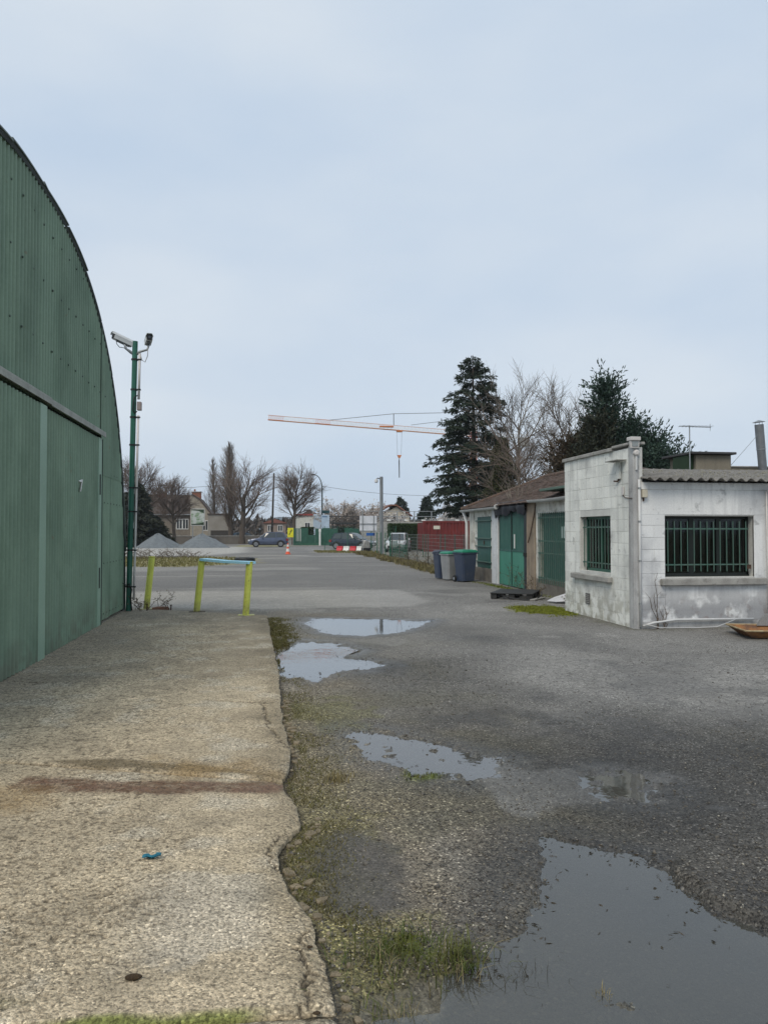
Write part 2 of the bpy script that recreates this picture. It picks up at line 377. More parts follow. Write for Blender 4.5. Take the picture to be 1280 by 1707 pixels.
# --- colours
def mixc(c, f, col): return c * (1 - f[:, None]) + np.array(col)[None, :] * f[:, None]
n1 = fbm(x * .9, y * .9, 31, 4); n2 = fbm(x * 3.1, y * 3.1, 37, 4); n3 = fbm(x * .25, y * .25, 41, 3)
C = np.tile(np.array([.125, .122, .115]), (len(x), 1)); C *= (.55 + .9 * n1)[:, None]
C = mixc(C, ss(.45, .65, n3) * .5, (.15, .148, .142))
grit = np.clip(.55 + (n2 - .5) * 1.2, .15, 1); crack = np.zeros_like(x); wet = np.zeros_like(x)
# loose dark gravel in the middle of the yard
gz = ss(8.5, 5.5, y + (n1 - .5) * 3); C = mixc(C, gz * .55, (.088, .083, .074)); grit = np.maximum(grit, gz * .95)
# brown grit beside the slab
dx = x - edge(y)
br = ss(1.1, .1, dx + (n2 - .5) * .8) * ss(16, 13, y); C = mixc(C, br * .75, (.17, .142, .098)); grit = np.maximum(grit, br)
br2 = ss(.42, .6, fbm(x * 1.4, y * 1.4, 77, 4)) * ss(7.5, 5.2, y) * ss(2.6, 1.2, x); C = mixc(C, br2 * .3, (.17, .148, .11))
ol = ss(.50, .66, fbm(x * 1.1, y * 1.1, 91, 4)) * ss(14, 7, y); C = mixc(C, ol * .3, (.105, .10, .06))
# pale cracked asphalt in front of the annex
pl = ss(.5, -.6, sdpoly(x, y, PALE) + (n1 - .5) * 2.2); C = mixc(C, pl * (.55 + .45 * n2), (.24, .235, .22)); crack = np.maximum(crack, pl); grit *= 1 - .45 * pl
# mid-ground: paler patches of worn asphalt between annex and puddles
wk = ss(.45, .7, fbm(x * .5 + 9, y * .35, 55, 3)) * ss(6, 9, y) * ss(24, 18, y); C = mixc(C, wk * .5, (.165, .163, .155))
pt = ss(.53, .56, fbm(x * .42 + 4, y * .30, 171, 3)) * ss(7, 9, y); C = mixc(C, pt * .4, (.085, .085, .086)); crack = np.maximum(crack, ss(.45, .6, fbm(x * .5, y * .4 + 3, 173, 3)) * .7 * ss(6, 8, y) * ss(40, 25, y))
pt = ss(.58, .61, fbm(x * .6 + 14, y * .45, 175, 3)) * ss(7, 9, y); C = mixc(C, pt * .45, (.20, .197, .188))
# the paler concrete strip behind the posts
lb = ss(.12, -.12, sdpoly(x, y, LIGHTB) + (n1 - .5) * .3); C = mixc(C, lb * (.45 + .4 * n2), (.235, .232, .222)); grit *= 1 - .6 * lb
# dark earth at the far rim of the slab
de = ss(.8, -.1, np.abs(y - (15.1 - .5 * x)) - .2 + (n2 - .5) * 1.2) * ss(2.8, 1.8, x); C = mixc(C, de * .55, (.115, .10, .075))
# road: patched tarmac, stripes
rd = ss(20.5, 23, y); C = mixc(C, rd * .75, (.112, .112, .112)); grit *= 1 - .5 * rd
C = mixc(C, rd * ss(.5, .62, fbm(x * .12, y * .45, 101, 3)) * .6, (.095, .096, .098))
C = mixc(C, rd * ss(.56, .68, fbm(x * .2 + 5, y * .8, 103, 3)) * .5, (.21, .21, .205))
jt = np.exp(-((y - 28.2 + .06 * x) / .10) ** 2) * ss(.3, -1, x - 0); C = mixc(C, jt * .6, (.3, .3, .29))
# grass verge on the left, sparse
VERGE = [(-16, 36.5), (-6.1, 36.2), (-3.5, 35.6), (-1.6, 38.2), (-.4, 40), (-.6, 46), (-3, 49), (-16, 50)]
vg = ss(.6, -.6, sdpoly(x, y, VERGE) + (n1 - .5) * 2); C = mixc(C, vg * .9, (.17, .15, .075)); C = mixc(C, vg * ss(.45, .65, n2) * .5, (.12, .13, .04))
# pale pad in front of the gravel heaps
pad = ss(1, -1, sdpoly(x, y, [(-30, 53), (-4, 53), (-1.5, 60), (-2, 82), (-30, 82)])); C = mixc(C, pad * .85, (.27, .27, .265))
line = ss(.35, .1, np.abs(y - 51.5 - .1 * x)) * ss(-2.5, -1.5, x) * ss(3.2, 2.4, x); C = mixc(C, line * .8, (.42, .41, .37))
line = ss(.3, .08, np.abs(y - 47.2 - .9 * (x + .5) * .5)) * ss(-1, 0, x) * ss(3.2, 2.4, x); C = mixc(C, line * .5, (.36, .35, .31))
# right hand verge by the fence, and verge islands far away
vr = ss(.35, -.35, 6.1 + .02 * (y - 28) - x + (n1 - .5) * .8 + 0 * y) * ss(27, 29, y) * ss(60, 55, y); C = mixc(C, vr * .85, (.14, .125, .07))
isl = ss(.7, -.5, sdpoly(x, y, [(3.8, 58), (8.5, 55), (8.8, 66), (4.2, 63)]) + (n1 - .5) * 1.5); C = mixc(C, isl * .9, (.19, .165, .085))
v3 = ss(.7, -.5, sdpoly(x, y, [(-3, 82), (2.0, 83), (6, 85), (6, 92), (-3, 92)])); C = mixc(C, v3 * .8, (.17, .16, .08))
far = ss(100, 112, y); C = mixc(C, far * .8, (.12, .115, .08))
# moss beside the walls and the slab
def moss_mask(x, y, n2):
    m1 = ss(.55, -.1, np.hypot((x - 5.62) / .62, (y - 15.0) / 1.15) - .62 + (n2 - .5) * 1.1) * .95
    m2 = ss(.22, .0, np.abs(x - 6.6 + (y - 22.5) * .06) - .02 + (n2 - .5) * .35) * ss(15.5, 18, y) * ss(25, 23, y) * .75
    m3 = ss(.2, .0, np.hypot((x - .55) / .3, (y - 2.92) / .25) - .35 + (n2 - .5) * 1.3) * .8
    m4 = ss(.3, .0, dx - .08 + (n2 - .5) * .5) * ss(8.2, 9.5, y) * ss(14.6, 13, y) * .7
    m5 = ss(.14, .02, np.hypot(x - 1.02, (y - 4.98) * .8) - .02 + (n2 - .5) * .15) * .9
    m6 = ss(.35, .05, dx - .2 + (n2 - .5) * .7) * ss(2.4, 2.7, y) * ss(5.6, 3.6, y) * .6
    m7 = ss(.4, .02, np.hypot((x - .6) / .5, (y - 6.9) / 1.0) - .4 + (n2 - .5) * 1.2) * .45
    m8 = ss(.35, .0, 11.93 - y - .05 + (n2 - .5) * .7) * ss(11.95, 11.8, y) * ss(5.6, 6.4, x) * .5 + ss(.3, .0, 6.0 - x - .05 + (n2 - .5) * .6) * (x < 6.02) * ss(11.6, 12, y) * ss(15, 14.8, y) * .6
    return m1, m2, m3, m4, m5, m6, m7, m8
n2b = fbm(x * 6, y * 6, 131, 4)
for k, mm in enumerate(moss_mask(x, y, n2b)):
    col = [(.165, .175, .025), (.15, .155, .03), (.09, .115, .02), (.115, .10, .035), (.12, .15, .02), (.11, .105, .035), (.12, .12, .045), (.10, .105, .03)][k]
    C = mixc(C, np.clip(mm, 0, 1), col)
# wetness round the puddles: how far the ground lies above the water there
DK = ss(.09, -.09, sdpoly(x, y, DARK) + (n2 - .5) * .35 + (fbm(x * 14, y * 14, 47, 3) - .5) * .12); C = mixc(C, DK * .85, (.054, .052, .05)); wet = np.maximum(wet, DK * .3); grit *= 1 - .6 * DK
for k, (poly, lev, dep, rag) in PUD.items():
    d = sdpoly(x, y, poly); s = d < .6
    wv = np.zeros_like(x); wv[s] = ss(.032, .002, z[s] - lev) * ss(.42, .06, d[s])
    wet = np.maximum(wet, wv * .85); C = C * (1 - .42 * wv)[:, None]
    ub = np.zeros_like(x); ub[s] = ss(.0, -.006, z[s] - lev) * ss(.2, .0, d[s])
    C = mixc(C, ub * .75, (.085, .08, .066) if k == 'near' else (.10, .092, .075)); grit *= 1 - .5 * ub
# silt films between the puddles, dark mud left of the near one
SILT = [(1.45, 5.2), (1.75, 5.3), (2.15, 4.95), (2.6, 4.75), (2.75, 4.3), (2.3, 4.15), (1.9, 4.3), (1.6, 4.5), (1.45, 4.2), (1.3, 4.4), (1.35, 4.9)]
si = ss(.10, -.14, sdpoly(x, y, SILT) + (fbm(x * 3.4, y * 3.4, 161, 4) - .5) * .9); C = mixc(C, si * .75, (.165, .162, .155)); wet = np.maximum(wet, si * .62); grit *= 1 - .55 * si
md = ss(.08, -.08, sdpoly(x, y, [(.75, 2.8), (1.0, 2.95), (1.2, 3.2), (1.35, 3.75), (1.1, 3.7), (.85, 3.3), (.62, 3.0)]) + (n2 - .5) * .4); C = mixc(C, md * .7, (.055, .052, .047)); wet = np.maximum(wet, md * .35)
bd = ss(.5, .68, fbm(x * 2.3 + 7, y * 1.7, 163, 4)) * ss(9, 6, y) * ss(.6, 1.5, dx); C = mixc(C, bd * .5, (.05, .05, .052)); wet = np.maximum(wet, bd * .25)
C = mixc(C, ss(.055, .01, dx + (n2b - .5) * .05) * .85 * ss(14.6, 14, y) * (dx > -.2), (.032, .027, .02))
# smears of damp tarmac
sm = ss(.6, .75, fbm(x * 1.3 + 3, y * .8, 151, 4)) * ss(3, 4, y) * ss(14, 9, y) * ss(.8, 1.4, x); wet = np.maximum(wet, sm * .35); C *= (1 - .22 * sm)[:, None]
DKZ = ss(.7, -.7, sdpoly(x, y, [(.7, 9.4), (2.2, 9.6), (2.7, 7.4), (3.0, 5.6), (5.2, 4.4), (5, 2), (1, 2), (.5, 6)]) + (n1 - .5) * 2.0)
C = C * (1.12 - .2 * DKZ)[:, None] * np.array([1.24, 1.20, 1.12])[None] * (1 - (.30 + .5 * (n1 - .3)) * ss(10, 5, y + (n1 - .5) * 4) * ss(.5, 1.9, dx))[:, None]; C = .5 * C + .5 * C.mean(1, keepdims=True) * np.array([1.03, 1.0, .95])[None] * np.ones_like(C) if False else C
ng = ss(1.0, 3.0, dx)[:, None] * .7; C = C * (1 - ng) + C.mean(1, keepdims=True) * np.array([1.02, 1.0, .955])[None] * ng
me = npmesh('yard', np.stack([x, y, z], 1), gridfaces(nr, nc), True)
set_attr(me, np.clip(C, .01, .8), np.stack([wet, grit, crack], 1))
ym = vc_mat('asphalt_and_grit', 88., .85, 220., .009, True, 2.2)
yard = struct(link('yard', me, ym), 'worn grey asphalt yard with grit, cracks and damp patches')
# base sheet to the horizon
gm = M('far_soil', (.13, .12, .085), .95, col2=(.10, .11, .06), vscale=.05, fine=.2, fscale=2)
g = MB(); g.quad((-3000, -3000, -.16), (3000, -3000, -.16), (3000, 3000, -.16), (-3000, 3000, -.16)); struct(g.build('ground', gm), 'flat ground reaching to the horizon')
# water
wm_far = water_mat('puddle_water', (.75, .74, .7), 1.4, (.16, .155, .14), .15, .5)
wm_near = water_mat('murky_puddle_water', (.66, .66, .6), 1.36, (.15, .15, .132), .32, .74)
wm_mid = water_mat('silty_puddle_water', (.75, .74, .7), 1.36, (.21, .2, .18), .35, .68)
for k, (poly, lev, dep, rag) in PUD.items():
    c = np.mean(poly, 0); P = [((p[0] - c[0]) * 1.0 + c[0] + (.16 if p[0] > c[0] else -.16) * (.4 if k == 'slab' else 1), p[1] + (.2 if p[1] > c[1] else -.2), lev) for p in poly]
    P = [(max(p[0], float(edge(p[1])) - .02), p[1], p[2]) for p in P]
    ar = sum(P[i][0] * P[(i + 1) % len(P)][1] - P[(i + 1) % len(P)][0] * P[i][1] for i in range(len(P)))
    if ar < 0: P = P[::-1]
    pm = bpy.data.meshes.new('puddle'); pm.from_pydata(P, [], [tuple(range(len(P)))]); pm.update()
    lab = {'far': 'wide bright puddle reflecting the sky, farthest from the camera', 'slab': 'bright puddle touching the edge of the concrete slab', 'mid': 'narrow shallow puddle in the grit in the middle of the yard',
           'near': 'large murky puddle in the bottom right foreground', 'shallow': 'thin film of water on the asphalt right of the middle puddle'}[k]
    struct(link('puddle', pm, wm_near if k in ('near', 'shallow') else wm_mid if k == 'mid' else wm_far), lab)

# ------------------------------------------------------------------ concrete apron: three cast slabs
cm = vc_mat('exposed_aggregate_concrete', 100., .55, 300., .007, False, 1.1, .45)
apron = thing('concrete_apron', 'x', 'apron'); del apron['category']; struct(apron, 'weathered beige concrete apron along the green hangar')
def yj(X): return 4.92 - .37 * (X - .1)
def yn(X): return 2.575 - .05 * X
def yf(X): return 14.56 - .66 * (X - .03)
CRACKS = [[(-.55, 7.35), (-.2, 7.2), (0, 7.12), (.16, 7.15)], [(-.02, 7.2), (.0, 6.7), (.03, 6.3), (.1, 5.9), (.16, 5.65)], [(-2.8, 8.6), (-2.0, 8.35)],
          [(.17, 3.1), (.13, 2.95), (.15, 2.75), (.12, 2.5)], [(.14, 2.78), (.24, 2.74)], [(.08, 4.05), (.03, 3.92), (.02, 3.75), (.08, 3.6)]]
def seg_d(x, y, pl):
    d = np.full(x.shape, 9.)
    for (ax, ay), (bx, by) in zip(pl[:-1], pl[1:]):
        ex, ey = bx - ax, by - ay; t = np.clip(((x - ax) * ex + (y - ay) * ey) / (ex * ex + ey * ey), 0, 1)
        d = np.minimum(d, np.hypot(x - ax - t * ex, y - ay - t * ey))
    return d
def slab(f0, f1, nr, nc, top):
    t = np.linspace(0, 1, nc); s = np.linspace(0, 1, nr)
    Y0 = f0(0.); Y1 = f1(0.); rat = max(Y1, 1.) / max(Y0, .8)
    Sv = (max(Y0, .8) * rat ** s - max(Y0, .8)) / (max(Y1, 1.) - max(Y0, .8)) if Y0 > 0 else s
    Sg, Tg = np.meshgrid(Sv, t, indexing='ij')
    X = -2.95 + Tg * 3.1; Y = f0(X) + Sg * (f1(X) - f0(X))
    X = -2.95 + Tg * (edge(Y) + (vn(Y * 7, Y * 0, 7) - .5) * .026 + (vn(Y * 30, Y * 0, 8) - .5) * .010 + 2.95); Y = f0(X) + Sg * (f1(X) - f0(X))
    x = X.ravel(); y = Y.ravel(); nrr = 1 / (1 + (y / 9.) ** 2)
    de = edge(y) - x; da = np.minimum(np.minimum(y - f0(x), f1(x) - y), 9)
    z = top + (fbm(x * 5, y * 5, 201, 3) - .5) * .006 + (vn(x * 55, y * 55, 203) - .5) * .004 * nrr + (vn(x * 110, y * 110, 204) - .5) * .003 * nrr
    z -= .012 * ss(.05, 0, de + (vn(y * 18, x * 18, 205) - .5) * .05) + .012 * ss(.035, 0, da)
    pit = ss(.64, .76, vn(x * 48, y * 70, 207)) * ss(-.3, -.9, x + (fbm(x * 2, y * 2, 208, 2) - .5)); z -= .006 * pit * nrr
    n1 = fbm(x * .8, y * .8, 211, 4); n2 = fbm(x * 3.5, y * 3.5, 213, 4); n4 = fbm(x * .7, y * 3.0, 214, 4)
    C = np.tile(np.array([.475, .392, .270]), (len(x), 1)) * (.68 + .64 * n1)[:, None] * (.82 + .36 * n4)[:, None]
    C = mixc(C, ss(.55, .75, n2) * .35, (.56, .52, .43)); C = mixc(C, ss(.42, .22, n2) * .45, (.30, .25, .175))
    C = mixc(C, ss(3.0, .2, f1(x) - y + (n2 - .5) * 3) * (.62 if f1 is yf else 0), (.185, .165, .13))          # dirt by the posts
    C = mixc(C, ss(1.6, -.2, x + 2.8 + (n1 - .5) * 2.2) * ss(4.2, 6.5, y) * .55, (.20, .185, .15))            # grey by the hangar
    C = mixc(C, ss(.30, .0, de + (n2 - .5) * .5) * .5, (.20, .165, .105))                                    # earthy rim
    C = mixc(C, ss(.10, .0, np.abs(y - 3.3 + .2 * x) - .25 + (n2 - .5) * .8) * ss(-.7, -.3, x) * ss(.1, -.1, x) * .35, (.44, .42, .37))
    C = mixc(C, pit * .75, (.15, .12, .08))
    wet = np.zeros_like(x)
    ry = y - (yj(x)); RUST = [(-1.50, 5.22), (-1.3, 5.2), (-.6, 5.0), (.12, 4.86), (.06, 4.7), (-.6, 4.82), (-1.40, 4.94), (-1.54, 5.05)]
    rp = ss(.05, -.03, sdpoly(x, y, RUST) + (n2 - .5) * .14); C = mixc(C, rp * (.65 + .4 * ss(.35, .6, fbm(x * 22, y * 30, 225, 3))) * (.8 + .35 * n2).clip(0, 1) .clip(0, .96), (.15, .088, .052)); wet = np.maximum(wet, rp * .22)
    C = mixc(C, rp * ss(.5, .62, fbm(x * 3, y * 9, 223, 3)) * .5, (.20, .125, .085))
    R2 = [(-1.42, 5.56), (-1.2, 5.44), (-.3, 5.12), (.1, 4.98), (-.2, 5.22), (-1.0, 5.52)]
    rp2 = ss(.04, -.03, sdpoly(x, y, R2) + (n2 - .5) * .10); C = mixc(C, rp2 * .8, (.15, .115, .065))
    R3 = [(-.75, 5.5), (-.1, 5.35), (.12, 5.05), (-.5, 5.1)]
    rp3 = ss(.12, -.1, sdpoly(x, y, R3) + (n2 - .5) * .3); C = mixc(C, rp3 * .6, (.30, .20, .085))
    R4 = [(-1.75, 5.1), (-1.3, 4.95), (-1.25, 4.7), (-1.8, 4.6)]
    rp4 = ss(.15, -.1, sdpoly(x, y, R4) + (n2 - .5) * .3); C = mixc(C, rp4 * .55, (.27, .18, .08))
    for pl in CRACKS:
        d = seg_d(x + (vn(x * 40, y * 40, 231) - .5) * .045, y + (vn(x * 40, y * 40, 232) - .5) * .045, pl); k = ss(.011, .004, d); z -= .012 * k; C = mixc(C, k * .85, (.05, .043, .033))
    mo = ss(.04, .0, y - f0(x) + (n2 - .5) * .07) * ss(-1.3, -.8, x) * ss(.05, -.1, x) * (1. if nr == 300 else 0.); C = mixc(C, mo * .85, (.15, .18, .03))
    mo = ss(.5, .1, np.hypot((x + 1.0) / .35, (y - 2.75) / .12) - .3 + (n2 - .5)) * .5; C = mixc(C, mo, (.12, .12, .05))
    grit = np.clip(.45 + (n2 - .5) * .9 + ss(4.8, 3, y) * .3, .1, 1)
    me_r, me_c = Sg.shape
    V = np.stack([x, y, z], 1).reshape(me_r, me_c, 3); Cg = C.reshape(me_r, me_c, 3); Pg = np.stack([wet, grit, 0 * x], 1).reshape(me_r, me_c, 3)
    def skirt(A, dz=None):
        last = A[:, -1:, :].copy(); 
        if dz: last[..., 2] -= dz; last[..., 0] -= .005
        A = np.concatenate([A, last], 1); a0 = A[:1].copy(); a1 = A[-1:].copy()
        if dz: a0[..., 2] -= dz; a1[..., 2] -= dz
        return np.concatenate([a0, A, a1], 0)
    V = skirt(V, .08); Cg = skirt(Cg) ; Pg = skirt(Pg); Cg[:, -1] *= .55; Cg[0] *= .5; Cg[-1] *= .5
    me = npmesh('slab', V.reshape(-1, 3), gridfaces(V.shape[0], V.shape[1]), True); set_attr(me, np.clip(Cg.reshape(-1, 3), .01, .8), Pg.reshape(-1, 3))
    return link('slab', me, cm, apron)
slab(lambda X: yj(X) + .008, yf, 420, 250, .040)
slab(lambda X: yn(X) + 0 * X, lambda X: yj(X) - .008, 300, 330, .034)
slab(lambda X: -2.5 + 0 * X, lambda X: yn(X) - .02, 90, 110, .028)
# broken concrete along the rim: chunky fragments, each its own part
frm = M('broken_concrete', (.26, .21, .14), .95, col2=(.12, .10, .065), vscale=14, fine=.35, fscale=180, bump=.004, bscale=120)
rg = random.Random(4)
def chunk(r, h, n=6):
    m = MB(); a0 = rg.random() * 6
    base = [(math.cos(a0 + 2 * PI * k / n) * r * rg.uniform(.5, 1.2), math.sin(a0 + 2 * PI * k / n) * r * rg.uniform(.5, 1.2)) for k in range(n)]
    vs = [(p[0] * 1.04, p[1] * 1.04, -.03) for p in base] + [(p[0], p[1], h * rg.uniform(.5, 1)) for p in base] + [(p[0] * .88, p[1] * .88, h * rg.uniform(.95, 1.2)) for p in base] + [(0, 0, h * 1.1)]
    fs = [(k, (k + 1) % n, n + (k + 1) % n, n + k) for k in range(n)] + [(n + k, n + (k + 1) % n, 2 * n + (k + 1) % n, 2 * n + k) for k in range(n)] + [(2 * n + k, 2 * n + (k + 1) % n, 3 * n) for k in range(n)]
    m.add(vs, fs); return m.mesh('fragment')
cks = [chunk(.030, .014) for _ in range(12)]
for me in cks: me.materials.append(frm)
spots = []
for yv in np.arange(2.5, 3.1, .05): spots.append((float(edge(yv)) + rg.uniform(.01, .10), yv, rg.uniform(.25, .85)))
for yv in np.arange(3.25, 4.35, .045): spots.append((float(edge(yv)) + rg.uniform(.02, .13), yv, rg.uniform(.3, 1.15)))
for yv in np.arange(5.2, 7.4, .085): spots.append((float(edge(yv)) + rg.uniform(.0, .07), yv, rg.uniform(.6, 1.4)))
for (fx, fy, sc) in spots:
    o = link('fragment', rg.choice(cks), None, apron, (fx, fy, float(ground_z(np.array([fx]), np.array([fy]))[0]) - .003), (rg.uniform(-.1, .1), rg.uniform(-.1, .1), rg.random() * 6)); o.scale = (sc, sc * rg.uniform(.7, 1.2), sc * .9)
# loose stones: uncountable, one object
def gravel(name, n, fx, fy, smin, smax, mat, seed, dens=None, lift=0.):
    r = np.random.default_rng(seed); X = fx(r, n); Y = fy(r, n, X)
    if dens is not None: k = r.random(n) < dens(X, Y); X, Y = X[k], Y[k]
    n = len(X); Z = ground_z(X, Y) + lift
    sz = smin * (smax / smin) ** (r.random(n) ** 2.2)
    O = np.array([(1, 0, 0), (0, 1, 0), (-1, 0, 0), (0, -1, 0), (0, 0, 1.), (0, 0, -1)])
    V = O[None] * (sz[:, None, None] * r.uniform(.55, 1.25, (n, 6, 1)) * np.array([1, 1, .62])[None, None]) 
    V += r.normal(0, .18, (n, 6, 3)) * sz[:, None, None]
    a = r.random(n) * 6.28; ca, sa = np.cos(a), np.sin(a)
    V = np.stack([V[..., 0] * ca[:, None] - V[..., 1] * sa[:, None], V[..., 0] * sa[:, None] + V[..., 1] * ca[:, None], V[..., 2]], -1)
    V += np.stack([X, Y, Z + sz * .22], 1)[:, None]
    T = np.array([(0, 1, 4), (1, 2, 4), (2, 3, 4), (3, 0, 4), (1, 0, 5), (2, 1, 5), (3, 2, 5), (0, 3, 5)])
    F = (np.arange(n)[:, None, None] * 6 + T[None]).reshape(-1, 3)
    return link(name, npmesh(name, V.reshape(-1, 3), F), mat)
def notwater(X, Y, thr=.0):
    zz = ground_z(X, Y); ok = np.ones(len(X))
    for k, (poly, lev, dep, rag) in PUD.items():
        d = sdpoly(X, Y, poly); ok = np.where((d < .25) & (zz < lev + .002), thr, ok)
    return ok
grm = M('grey_stone_chips', (.17, .155, .13), .9, col2=(.07, .066, .06), vscale=60, vpos=(.35, .62), fine=.3, fscale=300)
wgm = M('pale_stone_chips', (.46, .43, .36), .85, col2=(.26, .225, .16), vscale=55, vpos=(.4, .6), fine=.2, fscale=200)
def fy1(r, n, X): return 2.2 * (9.5 / 2.2) ** r.random(n)
def fx1(r, n): return r.random(n)
def mk(n, seed, smin, smax, mat, name, label, dens):
    r = np.random.default_rng(seed); Y = 2.2 * (10. / 2.2) ** r.random(n); X = edge(Y) + .03 + r.random(n) * (Y * .78 + .3)
    k = r.random(n) < dens(X, Y) * notwater(X, Y, .03); X, Y = X[k], Y[k]
    o = gravel(name, len(X), lambda r, n: X, lambda r, n, _: Y, smin, smax, mat, seed + 1)
    struct(o, label, 'stuff')
def dn(X, Y):
    d = .25 + .75 * ss(.35, .65, fbm(X * 1.6, Y * 1.6, 301, 3)); d *= 1 - .75 * ss(.1, -.2, sdpoly(X, Y, PALE)); d *= 1 - .8 * ss(.05, -.05, sdpoly(X, Y, DARK)); return d
mk(42000, 11, .0028, .0105, grm, 'gravel', 'dark loose grit strewn over the asphalt in the foreground', dn)
mk(1500, 19, .008, .019, grm, 'gravel', 'larger dark stones lying loose on the asphalt', dn)
mk(17000, 15, .0024, .0075, wgm, 'stone_chips', 'pale stone chips scattered among the dark grit', lambda X, Y: (.15 + .85 * ss(1.0, .1, X - edge(Y))) * dn(X, Y))

# ================================================================== HANGAR
HX = -2.785; HC = 10.0; HW = 5.87; HH = 5.9; HN = 2.35
def arch(Y):
    q = min(1., abs(Y - HC) / HW); return HH * max(0., 1 - q ** HN) ** (1 / HN)
green = M('green_corrugated_paint', (.215, .31, .222), .6, col2=(.17, .255, .182), vscale=.9, objrand=.10, fine=.06, fscale=30, streak=((.19, .29, .22), .35), stain=[((.115, .185, .125), 1.3, .5, .7, .6, None), ((.20, .15, .09), 9, .68, .76, .55, None), ((.13, .13, .095), 3.5, .42, .6, .75, (0., .55))], spec=.45)
greenl = M('pale_green_paint', (.27, .40, .30), .55, col2=(.22, .335, .25), vscale=1.2, fine=.06, fscale=30, streak=((.26, .36, .29), .4))
railm = M('grey_green_steel', (.36, .37, .33), .7, col2=(.25, .26, .23), vscale=4)
darkm = M('dark_gap', (.012, .014, .013), .9, fine=.05)
hg = thing('hangar', 'green corrugated arched hangar with sliding doors on the left', 'hangar', (HX, HC, 0))
def wave(Y, a=.017, p=.125): return a * math.sin(2 * PI * Y / p)
def sheet(y0, y1, zb, zt, xoff, name, parent, amp=.029, mat=green, ztop=None):
    n = max(2, int(round((y1 - y0) / .0125))); V = []; 
    for i in range(n + 1):
        Y = y0 + (y1 - y0) * i / n; t = ztop(Y) if ztop else zt
        xx = HX + xoff + wave(Y, amp)
        for f in (0, .5, 1): V.append((xx + (rg.uniform(-.002, .002) if f == .5 else 0), Y, zb + max(t - zb, .001) * f))
    F = [(i * 3 + k, (i + 1) * 3 + k, (i + 1) * 3 + k + 1, i * 3 + k + 1) for i in range(n) for k in (0, 1)]
    m = MB(); m.add(V, F); o = m.build(name, mat, parent, world=True, angle=60); return o
rg = random.Random(9)
# side cladding (ground to arch) and upper cladding, sheet by sheet
for sgn in (1, -1):
    ys = [3.52, 4.4, 5.2, 5.86]
    for a, b in zip(ys[:-1], ys[1:]):
        y0, y1 = sorted((HC + sgn * a, HC + sgn * b))
        sheet(y0, y1, .06 + rg.uniform(0, .03), 0, rg.uniform(-.002, .003), 'cladding_sheet', hg, ztop=lambda Y: min(2.62, arch(Y)))
        if a < 5.6: sheet(y0, y1, 2.56, 0, .010 + rg.uniform(-.002, .002), 'cladding_sheet', hg, ztop=lambda Y: max(2.57, arch(Y) - .01))
yv = HC - 3.52
while yv < HC + 3.5:
    y1 = min(yv + .88, HC + 3.52); sheet(yv, y1, 3.22, 0, rg.uniform(-.006, .006), 'cladding_sheet', hg, ztop=lambda Y: arch(Y) - .01); yv = y1
# inner dark wall behind the cladding gaps
bk = MB(); n = 40
pts = [(HC + HW * math.sin(PI / 2 * k / n) * .985, 0) for k in range(-n, n + 1)]; poly = [(p[0], arch(p[0]) - .03) for p in pts]
bk.prism(poly, 'x', HX - .12, HX - .08); bk.build('inner_lining', darkm, hg, world=True)
# roof: lapped sheets bent over the arch
roofm = M('grey_green_roof_sheet', (.17, .20, .19), .6, col2=(.10, .12, .11), vscale=2, fine=.15, fscale=40)
roofd = M('dark_roof_edge', (.035, .045, .04), .8)
L = 0; prof = []
for k in range(-220, 221):
    q = k / 220; Y = HC + HW * math.sin(PI / 2 * q); prof.append((Y, arch(Y)))
prof[0] = (HC - HW, 0); prof[-1] = (HC + HW, 0)
acc = [0]
for a, b in zip(prof[:-1], prof[1:]): acc.append(acc[-1] + math.hypot(b[0] - a[0], b[1] - a[1]))
nS = 16; T = acc[-1]
for k in range(nS):
    i0 = min(range(len(acc)), key=lambda i: abs(acc[i] - T * k / nS)); i1 = min(range(len(acc)), key=lambda i: abs(acc[i] - T * (k + 1) / nS))
    lo, hi = (i0, i1) if k < nS / 2 else (i0, i1)
    idx = sorted(set(np.linspace(i0, i1, 7).astype(int)))
    ov = HX + .05 + rg.uniform(-.012, .012); V = []
    for j, i in enumerate(idx):
        a, b = prof[max(i - 1, 0)], prof[min(i + 1, len(prof) - 1)]; tx, tz = b[0] - a[0], b[1] - a[1]; l = math.hypot(tx, tz); nx, nzz = -tz / l, tx / l
        if nzz < 0: nx, nzz = -nx, -nzz
        if prof[i][0] > HC and nx < 0: nx = -nx
        if prof[i][0] < HC and nx > 0: nx = -nx
        f = j / (len(idx) - 1); up = .010 + .030 * ((1 - f) if prof[i][0] <= HC else f)
        for dd in (up, up + .018): V.append((prof[i][0] + nx * dd, prof[i][1] + nzz * dd))
    m = MB(); nn = len(idx); VV = []
    for (Y, Z) in V: VV.append((ov, Y, max(Z, .02))); VV.append((-22., Y, max(Z, .02)))
    F = []
    for j in range(nn - 1):
        a = j * 4; b = (j + 1) * 4
        F += [(a + 2, a + 3, b + 3, b + 2), (a, b, b + 1, a + 1), (a, a + 2, b + 2, b)]
    F += [(0, 1, 3, 2), ((nn - 1) * 4, (nn - 1) * 4 + 2, (nn - 1) * 4 + 3, (nn - 1) * 4 + 1)]
    m.add(VV, F); m.build('roof_sheet', roofm, hg, world=True, angle=40)
# dark scalloped filler between wall top and roof sheets
m = MB()
for i in range(0, len(prof) - 2, 2):
    (ya, za), (yb, zb) = prof[i], prof[i + 2]
    if max(za, zb) < .2: continue
    m.add([(HX + .03, ya, za - .035), (HX + .03, yb, zb - .035), (HX + .045, yb, zb + .012), (HX + .045, ya, za + .012)], [(0, 1, 2, 3)])
m.build('eaves_filler', roofd, hg, world=True)
